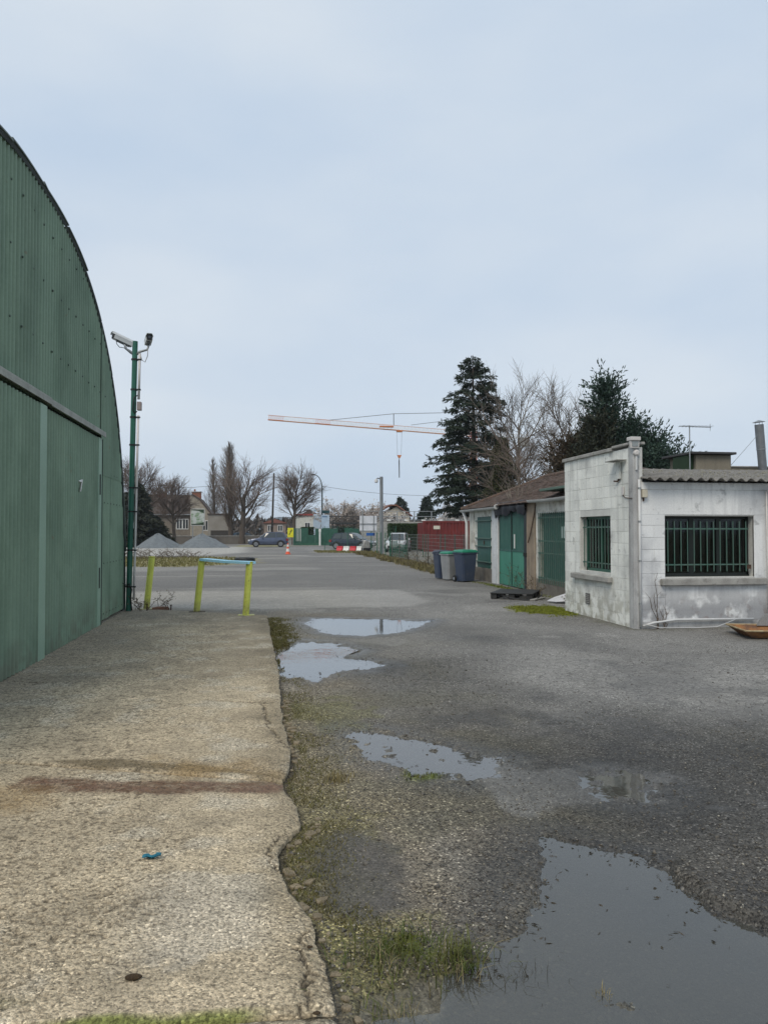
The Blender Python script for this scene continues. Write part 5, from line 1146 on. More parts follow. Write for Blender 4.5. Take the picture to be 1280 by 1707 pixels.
o = m.build('white_sheet', M('white_plastic_sheet', (.6, .6, .62), .5)); o.location = (6.25, 16.6, .02); tag(o, 'bent white plastic sheet leaning between pallet and annex', 'sheet')
t = thing('scrap_board', 'short grey board lying beside the white plastic sheet', 'board', (6.3, 17.3, 0), .9); m = MB(); m.box(-.4, .4, -.06, .06, .01, .04, .004); m.build('plank', concr, t)
bramble((6.55, 16.2, 0), 7, .3, .25, 31, 'low dead leaves and weeds beside the annex corner', leafy=3)
def wheelie(loc, rz, body, lid, label, sc=1.):
    t = thing('wheeled_bin', label, 'bin', loc, rz, 'wheeled bins by the shed'); t.scale = (sc, sc, sc)
    m = MB(); B = [(-.21, -.22), (.21, -.22), (.21, .22), (-.21, .22)]; T_ = [(-.275, -.27), (.275, -.27), (.275, .27), (-.275, .27)]
    rings = [(.04, 0.), (.10, .05), (.86, .97), (.90, 1.0)]
    V = []
    for z, f in rings:
        for (bx_, by_), (tx_, ty_) in zip(B, T_):
            px, py = bx_ + (tx_ - bx_) * f, by_ + (ty_ - by_) * f; cx = .045
            sx, sy = (1 if px > 0 else -1), (1 if py > 0 else -1)
            pr = [(px - sx * cx, py), (px, py - sy * cx)]
            if (sx > 0) == (sy > 0): pr = pr[::-1]
            if sy < 0: pass
            V += [(q[0], q[1], z) for q in pr]
    # order the eight points by angle for each ring
    R8 = []
    for i in range(4): ring = sorted(V[i * 8:(i + 1) * 8], key=lambda q: math.atan2(q[1], q[0])); R8 += ring
    m.add(R8, [(i * 8 + k, i * 8 + (k + 1) % 8, (i + 1) * 8 + (k + 1) % 8, (i + 1) * 8 + k) for i in range(3) for k in range(8)] + [tuple(range(8))[::-1], tuple(range(24, 32))])
    m.build('body', body, t)
    m = MB(); m.box(-.295, .295, -.29, .29, .86, .90, .008); m.build('rim', body, t)
    m = MB(); V = []
    for (z, s_) in ((.903, 1.), (.935, 1.0), (.975, .86), (.99, .5)):
        for k in range(16):
            a = 2 * PI * k / 16; c_, s2 = math.cos(a), math.sin(a); q = max(abs(c_), abs(s2)) ** .75; V.append((c_ / q * .30 * s_, s2 / q * .30 * s_ - .0, z))
    m.add(V, [(i * 16 + k, i * 16 + (k + 1) % 16, (i + 1) * 16 + (k + 1) % 16, (i + 1) * 16 + k) for i in range(3) for k in range(16)] + [tuple(range(48, 64)), tuple(range(16))[::-1]]); l_ = m.build('lid', lid, t, angle=35)
    m = MB(); m.cyl((-.24, .33, .93), (.24, .33, .93), .018, 8); m.box(-.24, -.2, .27, .335, .90, .945); m.box(.2, .24, .27, .335, .90, .945); m.build('handle', lid, l_)
    for s_ in (-1, 1):
        m = MB(); m.lathe((s_ * .255, .20, .10), [(.05, -.03), (.098, -.028), (.10, 0), (.098, .028), (.05, .03)], 18, 'x'); wv = m.build('wheel', blackp, t, angle=40); m = MB(); m.lathe((s_ * .255 + s_ * .031, .20, .10), [(.045, -.004), (.04, .006)], 12, 'x'); m.build('hub', galv, wv)
    m = MB(); m.cyl((-.25, .20, .10), (.25, .20, .10), .012, 8); m.build('axle', galv, t)
    m = MB(); m.prism([(.06, .02), (.24, .02), (.27, .14), (.22, .21), (.10, .21)], 'x', -.235, .235); m.build('wheel_arch', body, t)
navy = M('dark_blue_bin_plastic', (.034, .05, .088), .45, col2=(.045, .06, .095), vscale=3, fine=.1, stain=((.10, .10, .11), 6, .58, .75, .4, None)); gbin = M('light_grey_bin', (.27, .28, .29), .5, col2=(.22, .23, .235), vscale=4, fine=.08); lidg = M('green_bin_lid', (.02, .22, .135), .4, col2=(.015, .17, .105), vscale=4, fine=.1); lidn = M('dark_bin_lid', (.03, .04, .065), .5)
wheelie((6.28, 23.85, 0), R(18), navy, lidg, 'dark blue bin with a green lid, nearest the shuttered window', 1.04)
wheelie((6.02, 24.75, 0), R(-70), gbin, lidg, 'light grey bin squeezed between the two blue bins', .96)
wheelie((5.92, 25.45, 0), R(-82), navy, lidn, 'dark blue bin with a dark lid, farthest left of the bins', .98)

# ================================================================== TREES
bark = M('grey_brown_bark', (.105, .085, .068), .95, col2=(.065, .054, .045), vscale=8, fine=.25, fscale=40)
twig = M('brown_twigs', (.17, .132, .11), .95, col2=(.12, .095, .08), vscale=3, fine=.2)
twigp = M('pale_twigs', (.16, .135, .115), .95, col2=(.11, .095, .08), vscale=3, fine=.2)
def tree(name, label, loc, spec, seed, cat='tree', bm=None, tm_=None, group=None, post=None):
    """spec: list of levels dict(n, len, ang, up, r, t0, wig); level 0 is the trunk"""
    t = thing(name, label, cat, loc, group=group); r = random.Random(seed); A = MB(); B = MB()
    def grow(p, d, lev, lenf, rad):
        s = spec[lev]; L = s['len'] * lenf; n = 5 if lev < 2 else 3; pts = [p.copy()]; dd = d.copy(); q = p.copy()
        for k in range(n):
            dd = (dd + Vector((r.gauss(0, s['wig']), r.gauss(0, s['wig']), r.gauss(0, s['wig'] * .6) + s['up']))).normalized(); q = q + dd * (L / n); pts.append(q.copy())
        rr = [max(rad * (1 - (1 - s.get('tip', .35)) * k / n), .004) for k in range(n + 1)]
        (A if lev <= 1 else B).tube(pts, rr, 8 if lev == 0 else 5 if lev == 1 else 3, False)
        if lev + 1 < len(spec):
            c = spec[lev + 1]; N_ = c['n'] if lev else c['n']
            for i in range(N_):
                f = s['t0'] + (1 - s['t0']) * ((i + r.random()) / N_); f = min(f, .999); k = int(f * n); g = f * n - k; pp = pts[k].lerp(pts[k + 1], g); ax = (pts[k + 1] - pts[k]).normalized()
                o = ax.orthogonal().normalized(); o = Matrix.Rotation(r.random() * 6.283 if lev else (i * 2.4 + r.random() * .8), 3, ax) @ o; a = R(c['ang'] * r.uniform(.7, 1.25))
                dn_ = (ax * math.cos(a) + o * math.sin(a)).normalized(); lf = r.uniform(.7, 1.15) * (c['shape'](f) if 'shape' in c else 1) * (lenf if 'inh' in c else 1)
                grow(pp, dn_, lev + 1, lf, min(c['r'], rr[k] * .75))
    grow(Vector((0, 0, -.1)), Vector((0, 0, 1)), 0, 1, spec[0]['r'])
    A.build('trunk', bm or bark, t, angle=50); o = B.build('crown', tm_ or twig, t)
    if post: post(t, B)
    return t
def pollard(h, w, dens=1.):
    return [dict(len=h * .72, r=.27 * h / 9, up=.0, wig=.02, t0=.38, tip=.3), dict(n=13, len=h * .27, ang=50, up=.05, wig=.05, r=.10 * h / 9, t0=.2, shape=lambda f: .75 + .5 * math.sin(PI * min(1, max(0, (f - .3) / .7)))), dict(n=9, len=h * .17, ang=36, up=.05, wig=.05, r=.034, t0=.2), dict(n=int(9 * dens), len=h * .115, ang=28, up=.03, wig=.05, r=.020, t0=.1), dict(n=4, len=h * .05, ang=24, up=.02, wig=.06, r=.015, t0=.2)]
tree('bare_tree', 'bare oval crowned tree right of the leaning utility pole', (3.38, 94, 0), pollard(9.4, 4), 3, group='bare trees along the road')
tree('bare_tree', 'bare round tree in front of the left house', (-10.45, 92, 0), pollard(8.0, 4), 5, group='bare trees along the road')
tree('bare_tree', 'bare spreading tree leaning right beside the tall poplar', (-3.0, 100, 0), [dict(len=6.5, r=.42, up=0, wig=.03, t0=.30, tip=.5), dict(n=9, len=4.6, ang=55, up=.10, wig=.07, r=.16, t0=.2), dict(n=8, len=2.6, ang=40, up=.08, wig=.07, r=.05, t0=.15), dict(n=7, len=1.7, ang=34, up=.05, wig=.07, r=.028, t0=.1), dict(n=3, len=.8, ang=28, up=.03, wig=.08, r=.018, t0=.2)], 8, group='bare trees along the road')
popl = M('poplar_twigs', (.15, .115, .085), .95, col2=(.11, .085, .065), vscale=2)
def poplar(h, dens):
    sh = lambda f: .14 + 1.25 * (1 - f) ** .8
    return [dict(len=h, r=.36 * h / 13, up=0, wig=.012, t0=.1, tip=.12), dict(n=int(80 * dens), len=h * .25, ang=30, up=.10, wig=.03, r=.03, t0=.05, shape=sh), dict(n=10, len=h * .10, ang=26, up=.08, wig=.05, r=.02, t0=.05, inh=1), dict(n=6, len=h * .06, ang=28, up=.05, wig=.06, r=.018, t0=.1, inh=1)]
tree('poplar', 'tall dense brown poplar with a pointed top by the left house', (-4.6, 105, 0), poplar(13.3, 1.5), 11, tm_=popl)
tree('poplar', 'thin pale poplar farther back, left of the tall poplar', (-8.0, 125, 0), poplar(13.0, .8), 12, tm_=twigp)
tree('bare_tree', 'bare tree rising behind the camera pole at the hangar edge', (-13.6, 86, 0), pollard(9.3, 5), 14, group='bare trees along the road')
tree('bare_tree', 'slim pale bare tree right of the dark spruce', (14.9, 44, 0), [dict(len=8.2, r=.16, up=0, wig=.03, t0=.25, tip=.2), dict(n=15, len=3.0, ang=42, up=.10, wig=.06, r=.055, t0=.15), dict(n=10, len=1.5, ang=38, up=.06, wig=.07, r=.022, t0=.15), dict(n=9, len=.85, ang=34, up=.04, wig=.08, r=.013, t0=.1)], 21, tm_=twigp, bm=M('pale_bark', (.24, .22, .19), .95, col2=(.16, .145, .12), vscale=6), group='bare trees behind the shed')
tree('bare_tree', 'tall bare tree left of the cypress group', (17.0, 42.5, 0), [dict(len=7.3, r=.2, up=0, wig=.015, t0=.25, tip=.2), dict(n=17, len=3.0, ang=40, up=.08, wig=.06, r=.05, t0=.15), dict(n=11, len=1.7, ang=38, up=.06, wig=.07, r=.022, t0=.15), dict(n=9, len=.9, ang=34, up=.04, wig=.08, r=.013, t0=.1)], 23, tm_=twigp, group='bare trees behind the shed')
tree('bare_tree', 'low tangled bare tree above the shed roof', (13.6, 36, 0), [dict(len=4.0, r=.14, up=0, wig=.05, t0=.3, tip=.3), dict(n=12, len=3.4, ang=58, up=.03, wig=.10, r=.05, t0=.2), dict(n=9, len=1.6, ang=42, up=.03, wig=.10, r=.02, t0=.15), dict(n=8, len=.8, ang=36, up=.02, wig=.10, r=.011, t0=.1)], 29, tm_=twig, group='bare trees behind the shed')
# conifers
spr = leafmat('spruce_needles', (.022, .036, .026), (.036, .052, .034)); spr2 = leafmat('cypress_green', (.026, .052, .040), (.042, .070, .05)); cypb = leafmat('cypress_brown', (.075, .052, .034), (.05, .045, .03)); ivym = leafmat('ivy_leaves', (.03, .042, .018), (.055, .055, .022))
def spruce(name, label, loc, h, w, seed, dens=1., mat=spr, droop=.35, leaf=.20, bare=.1, group=None, lw=.28, tap=.72, step=.021):
    t = thing(name, label, 'tree', loc, group=group); r = random.Random(seed); rn = np.random.default_rng(seed); A = MB(); A.tube([(0, 0, -.1), (.05, 0, h * .5), (0, 0, h)], [h * .022, h * .013, .015], 8, False); BR = MB(); P = []; D = []
    z = h * bare
    while z < h * .985:
        f = (z - h * bare) / (h * (1 - bare)); rad = w * .5 * (1 - f) ** tap * (1 if f > .12 else .55 + 3.7 * f) ; nb = max(3, int((6.5 - 3 * f) * dens))
        for k in range(nb):
            a = r.random() * 6.283; l = rad * (r.uniform(.62, 1.16) if tap > .6 else r.uniform(.45, 1.25)) + .15; n = 6; pts = []
            for j in range(n + 1):
                g = j / n; pts.append(Vector((math.cos(a) * l * g, math.sin(a) * l * g, z + l * (.22 * g - droop * g * g + .16 * max(0, g - .7)) + r.gauss(0, .02))))
            BR.tube(pts, [max(.006, .028 * (1 - j / n) * l / 2) for j in range(n + 1)], 3, False)
            m_ = int((6 + l * 15) * dens)
            for q in range(m_):
                g = .12 + .88 * r.random() ** .75; j = min(int(g * n), n - 1); p = pts[j].lerp(pts[j + 1], g * n - j); side = r.choice((-1, 1)); sw = l * .24 * (1.1 - g) + .06
                ax = (pts[j + 1] - pts[j]).normalized(); o = Vector((-math.sin(a) * side, math.cos(a) * side, -.25 + r.gauss(0, .25))); s0 = r.random() * sw
                for e in range(4): pp = p + o * s0 + Vector((r.gauss(0, .05), r.gauss(0, .05), r.gauss(0, .05))); P.append(tuple(pp)); dd = ax * .8 + o * r.uniform(.2, 1) + Vector((r.gauss(0, .4), r.gauss(0, .4), r.gauss(-.12, .4))); D.append(tuple(dd))
        z += h * step / dens ** .5 * r.uniform(.7, 1.3)
    A.build('trunk', bark, t); BR.build('branches', bark, t); n = len(P); V, F = leaf_cloud(P, D, rn.uniform(.5, 1.25, n) * leaf, rn.uniform(.6, 1.2, n) * leaf * lw, rn); link('crown', npmesh('crown', V, F), mat, t); return t
spruce('spruce', 'tall dark spruce standing left behind the shed roof', (12.35, 45, 0), 12.3, 5.9, 31, 1.35, droop=.34, leaf=.25, bare=.22, tap=.52, step=.025)
spruce('fir_tree', 'small distant fir behind the red roofed gable house', (22.0, 125, 0), 7.4, 4.6, 33, .7, leaf=.5, group='distant firs')
spruce('fir_tree', 'small distant conical fir left of the dark spruce', (23.3, 110, 0), 6.7, 4.2, 34, .9, leaf=.5, group='distant firs')
spruce('dark_conifer', 'dark conifer mass behind the hangar and the gravel heap', (-13.1, 82, 0), 6.6, 5.6, 35, 1.2, leaf=.42, bare=.02, mat=leafmat('dark_conifer', (.03, .042, .03), (.05, .05, .035)))
spruce('dark_shrub', 'low dark evergreen shrub behind the left gravel heap', (-11.6, 83, 0), 3.2, 4.2, 36, 1.2, leaf=.4, bare=.02, mat=leafmat('dark_conifer', (.03, .042, .03), (.05, .05, .035)))
# tree wrapped in ivy
def ivy(t, B):
    rn = np.random.default_rng(3); n = 9000; zz = rn.random(n) ** .8 * 6.6; a = rn.random(n) * 6.28; rad = (.18 + .62 * np.sin(np.clip(zz / 6.6, 0, 1) * PI) ** .7) * np.sqrt(rn.random(n)) * (1 + .35 * np.sin(zz * 3 + a))
    P = np.stack([rad * np.cos(a), rad * np.sin(a), zz], 1); D = rn.normal(size=(n, 3)); V, F = leaf_cloud(P, D, rn.uniform(.08, .19, n), rn.uniform(.06, .14, n), rn); link('ivy', npmesh('ivy', V, F), ivym, t)
tree('ivy_tree', 'ivy covered tree between the spruce and the bare trees', (12.6, 40, 0), [dict(len=6.4, r=.2, up=0, wig=.03, t0=.3, tip=.3), dict(n=12, len=2.8, ang=50, up=.08, wig=.08, r=.05, t0=.3), dict(n=7, len=1.3, ang=38, up=.05, wig=.08, r=.018, t0=.15), dict(n=5, len=.7, ang=34, up=.03, wig=.08, r=.010, t0=.1)], 41, tm_=twigp, post=ivy)
# cypress cluster: flame shaped sprays
def cypress(label, loc, h, w, seed, mat, n=1500, loose=.2, leaf=.19, group='cypresses behind the annex'):
    t = thing('cypress', label, 'tree', loc, group=group); rn = np.random.default_rng(seed); A = MB(); A.tube([(0, 0, -.1), (.05, .0, h * .55), (0, 0, h * .96)], [h * .02, h * .012, .012], 7, False); A.build('trunk', bark, t)
    f = rn.random(n) ** .85; a = rn.random(n) * 6.283; lob = 1 + .28 * np.sin(a * 3 + f * 9 + seed) + .22 * np.sin(a * 5 - f * 17 + 2 * seed); prof = np.clip(1 - f, 0, 1) ** .8 * (.75 + .5 * np.clip(f * 4, 0, .5))
    rad = w * .5 * prof * lob * (rn.random(n) ** .30); C0 = np.stack([rad * np.cos(a), rad * np.sin(a), h * (.03 + .94 * f)], 1)
    out = np.stack([np.cos(a), np.sin(a), 0 * a], 1); axis = out * rn.uniform(.3, 1.0, (n, 1)) + np.array([0, 0, 1])[None] * rn.uniform(.25, 1.1, (n, 1)) + rn.normal(0, .25, (n, 3)); axis /= np.linalg.norm(axis, axis=1, keepdims=True)
    k = 20; sl = rn.uniform(.35, .85, (n, 1)) * (1 + loose); s = np.linspace(0, 1, k)[None, :, None]; P = C0[:, None] + axis[:, None] * sl[:, None] * s + rn.normal(0, .055, (n, k, 3)) * (1.1 - s * .8); D = axis[:, None] * 1.0 + rn.normal(0, .55, (n, k, 3))
    P = P.reshape(-1, 3); D = D.reshape(-1, 3); m_ = len(P); V, F = leaf_cloud(P, D, rn.uniform(.6, 1.2, m_) * leaf, rn.uniform(.5, 1., m_) * leaf * .42, rn); link('crown', npmesh('crown', V, F), mat, t); return t
cypress('tallest dark cypress with a ragged top behind the annex', (14.05, 30.3, 0), 7.85, 2.0, 51, spr2, 700, .5)
cypress('dark cypress just right of the tallest one', (14.95, 29.8, 0), 6.1, 2.0, 52, spr2, 650, .5)
cypress('second rightmost cypress of the group, lower and pointed', (15.95, 30.0, 0), 5.4, 1.8, 53, spr2, 600, .6)
cypress('rightmost and lowest cypress beside the television aerial', (16.8, 29.8, 0), 4.6, 1.7, 54, spr2, 480, .7)
cypress('brownish cypress at the left end of the group', (12.8, 31.0, 0), 5.2, 2.5, 55, cypb, 750, .5)
cypress('half brown cypress in front of the tallest one', (13.45, 29.8, 0), 6.0, 2.0, 56, leafmat('cypress_mixed', (.055, .05, .032), (.034, .05, .036)), 1100, .4)
cypress('low dark cypress filling the gap behind the parapet', (15.2, 29.0, 0), 4.6, 2.6, 57, spr2, 800, .3)
# blossom trees
def blossom(label, loc, h, w, seed, col):
    def post(t, B):
        rn = np.random.default_rng(seed); vs = np.array(B.v); pick = vs[rn.integers(0, len(vs), 5200)] + rn.normal(0, .12, (5200, 3)); V, F = leaf_cloud(pick, rn.normal(size=(5200, 3)), rn.uniform(.14, .3, 5200), rn.uniform(.1, .2, 5200), rn); link('blossom', npmesh('blossom', V, F), col, t)
    tree('blossom_tree', label, loc, [dict(len=h * .4, r=.12, up=0, wig=.06, t0=.3, tip=.5), dict(n=8, len=h * .45, ang=52, up=.10, wig=.09, r=.06, t0=.3), dict(n=7, len=h * .28, ang=40, up=.06, wig=.09, r=.03, t0=.15), dict(n=6, len=h * .15, ang=36, up=.04, wig=.09, r=.02, t0=.1)], seed, tm_=twigp, post=post, group='blossoming trees')
pk = leafmat('pale_blossom', (.50, .45, .41), (.36, .31, .275)); pk2 = leafmat('white_blossom', (.56, .54, .52), (.42, .39, .36))
blossom('pale blossoming tree behind the bus shelter', (11.0, 108, 0), 7.0, 5, 61, pk); blossom('blossoming tree right of the bus shelter', (13.6, 106, 0), 6.0, 4, 62, pk); blossom('white blossoming tree in front of the gable house', (16.2, 100, 0), 4.4, 5, 63, pk2); blossom('white blossoming tree above the red container', (23.0, 96, 0), 5.0, 5, 64, pk2); blossom('pale flowering tree left behind the dark spruce', (26.0, 98, 0), 6.0, 5, 65, pk2)
# far wood and hill
hill = MB(); n = 60; V = []
for i in range(n + 1):
    X = -400 + 1000 * i / n; h = 15 + 3.5 * math.sin(X * .011 + 1) + 2 * math.sin(X * .037) + 1 * math.sin(X * .09)
    V += [(X, 900, -1), (X, 1000, h), (X, 1150, h * .9)]
hill.add(V, [(i * 3 + k, (i + 1) * 3 + k, (i + 1) * 3 + k + 1, i * 3 + k + 1) for i in range(n) for k in (0, 1)]); struct(hill.build('hills', M('wooded_hill', (.065, .085, .095), .95, col2=(.05, .065, .07), vscale=.03, fine=.3, fscale=.15), smooth=True), 'low wooded hill on the horizon')
rn = np.random.default_rng(71); n = 9000; X = rn.uniform(-60, 90, n); Yv = rn.uniform(150, 190, n); hgt = 2.2 + 2.6 * fbm(X * .12, Yv * .02, 501, 3); Z = rn.random(n) ** .7 * hgt; V, F = leaf_cloud(np.stack([X, Yv, Z], 1), rn.normal(size=(n, 3)) + np.array([0, 0, 1.2]), rn.uniform(.9, 1.9, n), rn.uniform(.4, .9, n), rn)
struct(link('far_wood', npmesh('far_wood', V, F), leafmat('bare_wood', (.105, .085, .075), (.075, .07, .062))), 'brown leafless scrub and hedges far beyond the road', 'stuff')

# ================================================================== HEAPS, VERGES
def heap(loc, rx, ry, h, seed, label):
    n = 40; mrow = 14; V = []; r = np.random.default_rng(seed)
    for i in range(mrow):
        f = i / (mrow - 1)
        for k in range(n):
            a = 2 * PI * k / n; w_ = 1 - f; wob = 1 + .10 * math.sin(3 * a + seed) + .05 * math.sin(7 * a + 2 * seed)
            zz = h * (1 - (1 - (f if f < .93 else .93 + (f - .93) * .5)) ** 1.08) * (1 + .04 * math.sin(5 * a + f * 6)) + .06 * w_ * math.sin(11 * a + 9 * f + seed) * math.sin(5 * a - 13 * f) + r.normal(0, .014)
            V.append((rx * w_ * wob * math.cos(a), ry * w_ * wob * math.sin(a), zz - .03))
    me = npmesh('gravel_heap', V, np.array([(i * n + k, i * n + (k + 1) % n, (i + 1) * n + (k + 1) % n, (i + 1) * n + k) for i in range(mrow - 1) for k in range(n)]), True)
    o = link('gravel_heap', me, M('blue_grey_gravel', (.165, .185, .195), .95, col2=(.13, .145, .155), vscale=3, fine=.25, fscale=14, bump=.03, bscale=16)); o.location = loc; tag(o, label, 'heap', 'gravel heaps')
heap((-10.5, 78.5, 0), 2.35, 2.6, 1.46, 1, 'left grey gravel heap, nearer the hangar'); heap((-6.25, 78.5, 0), 2.6, 2.6, 1.44, 2, 'right grey gravel heap, nearer the parked car')
for k, (bx, by, sc) in enumerate(((-7.6, 46.5, 1.0), (-6.0, 47.5, .9), (-4.6, 48.3, .7), (-8.6, 44.5, 1.0))):
    bramble((bx, by, 0), 26, 1.5 * sc, .9 * sc, 80 + k, ['bramble patch on the verge nearest the two heaps', 'low bramble patch on the verge left of the blue board', 'sparse brambles at the right end of the left verge', 'bramble patch on the verge beside the camera pole'][k], rad=.014, leafy=1)
def field(name, poly, n, h0, h1, w, mat, label, seed):
    rn = np.random.default_rng(seed); bx = [p[0] for p in poly]; by = [p[1] for p in poly]; X = rn.uniform(min(bx), max(bx), n); Yv = rn.uniform(min(by), max(by), n); k = sdpoly(X, Yv, poly) + (fbm(X * .7, Yv * .7, 601, 3) - .5) * 1.6 < 0; X, Yv = X[k], Yv[k]; n = len(X)
    a = rn.random(n) * 6.28; h = rn.uniform(h0, h1, n); P = np.stack([X, Yv, ground_z(X, Yv) - .01], 1); D = np.stack([np.cos(a) * .5, np.sin(a) * .5, np.ones(n)], 1); V, F = leaf_cloud(P, D, h, w, rn); struct(link(name, npmesh(name, V, F), mat), label, 'stuff')
field('verge_grass', VERGE, 9000, .05, .16, .05, leafmat('verge_grass_mat', (.19, .165, .075), (.12, .125, .04)), 'short yellowed grass on the left verge behind the posts', 1)
field('verge_grass', [(6.3, 27.5), (7.5, 26.8), (7.6, 44), (7.3, 58), (6.2, 56), (6.5, 44), (6.4, 34)], 7000, .06, .28, .05, leafmat('fence_grass_mat', (.17, .14, .075), (.11, .105, .04)), 'dry weeds along the foot of the wire fence', 2)
field('verge_grass', [(3.8, 58), (8.5, 55), (8.8, 66), (4.2, 63)], 3000, .06, .16, .07, leafmat('verge_grass_mat', (.19, .165, .075), (.12, .125, .04)), 'dry grass island around the red and white barrier', 3)
for k, (bx, by) in enumerate(((7.0, 29.5), (7.1, 33.5), (7.0, 38.5))): bramble((bx, by, 0), 14, .8, .95, 90 + k, ['dry weeds by the wire fence just behind the bins', 'dry weeds halfway along the wire fence', 'dry weeds by the wire fence nearest the green netting'][k], rad=.009, leafy=2)
# ================================================================== STREET THINGS
def tyre():
    t = thing('old_tyre', 'black truck tyre lying flat behind the blue board', 'tyre', (-1.05, 40.2, 0)); pr = [(.27, .03), (.30, .0), (.46, .0), (.50, .05), (.51, .13), (.50, .21), (.46, .26), (.30, .26), (.27, .23)]
    m = MB(); n = 28; V = [(r_ * math.cos(2 * PI * k / n), r_ * math.sin(2 * PI * k / n), z) for (r_, z) in pr for k in range(n)]; m.add(V, [(i * n + k, i * n + (k + 1) % n, ((i + 1) % len(pr)) * n + (k + 1) % n, ((i + 1) % len(pr)) * n + k) for i in range(len(pr)) for k in range(n)]); m.build('casing', blackp, t, angle=40)
    for k in range(28): a = 2 * PI * k / 28; m = MB(); m.box(-.006, .018, -.03, .03, .04, .22); m.v = [(.5 * math.cos(a) + x * math.cos(a) - y * math.sin(a), .5 * math.sin(a) + x * math.sin(a) + y * math.cos(a), z) for x, y, z in m.v]; m.build('tread_block', blackp, t)
tyre()
t = thing('traffic_cone', 'orange and white traffic cone standing by the kerb line', 'cone', (1.55, 54.4, 0)); org = M('cone_orange', (.75, .12, .05), .6, fine=.05)
m = MB(); m.box(-.2, .2, -.2, .2, 0, .04, .008); m.build('base', org, t)
for k, (z0, z1, mt) in enumerate(((.04, .2, org), (.2, .40, white), (.40, .54, org), (.54, .68, white), (.68, .80, org))): f = lambda z: .155 - .125 * z / .8; m = MB(); m.lathe((0, 0, 0), [(f(z0), z0), (f(z1), z1)], 16); m.build('band', mt, t, angle=40)
def barrier(loc, rz, mat, label):
    t = thing('road_barrier', label, 'barrier', loc, rz, 'red and white plastic barriers'); m = MB(); m.prism([(-.2, 0), (.2, 0), (.17, .12), (.09, .26), (.07, .42), (-.07, .42), (-.09, .26), (-.17, .12)], 'x', -.24, .24); m.build('shell', mat, t); m = MB(); m.cyl((.245, 0, .05), (.245, 0, .38), .03, 8); m.build('joint_pin', mat, t)
redp = M('red_plastic', (.55, .035, .05), .5, fine=.05)
for k in range(4): barrier((5.95 + k * .5, 62.2 - k * .55 * .6, 0), R(-28), redp if k % 2 == 0 else white, ['red barrier segment farthest left in the row', 'white barrier segment between the two red ones', 'red barrier segment between the two white ones', 'white barrier segment at the right end of the row'][k])
t = thing('concrete_block', 'pale weathered block beside the right end of the barrier row', 'block', (7.75, 59.8, 0), .3); m = MB(); m.prism([(-.3, 0), (.3, 0), (.28, .5), (.18, .85), (-.15, .85), (-.28, .5)], 'y', -.2, .2); m.build('body', concr, t); m = MB(); m.prism([(-.31, 0), (.31, 0), (.3, .32), (-.3, .32)], 'y', -.21, .21); m.build('dark_foot', blackp, t)
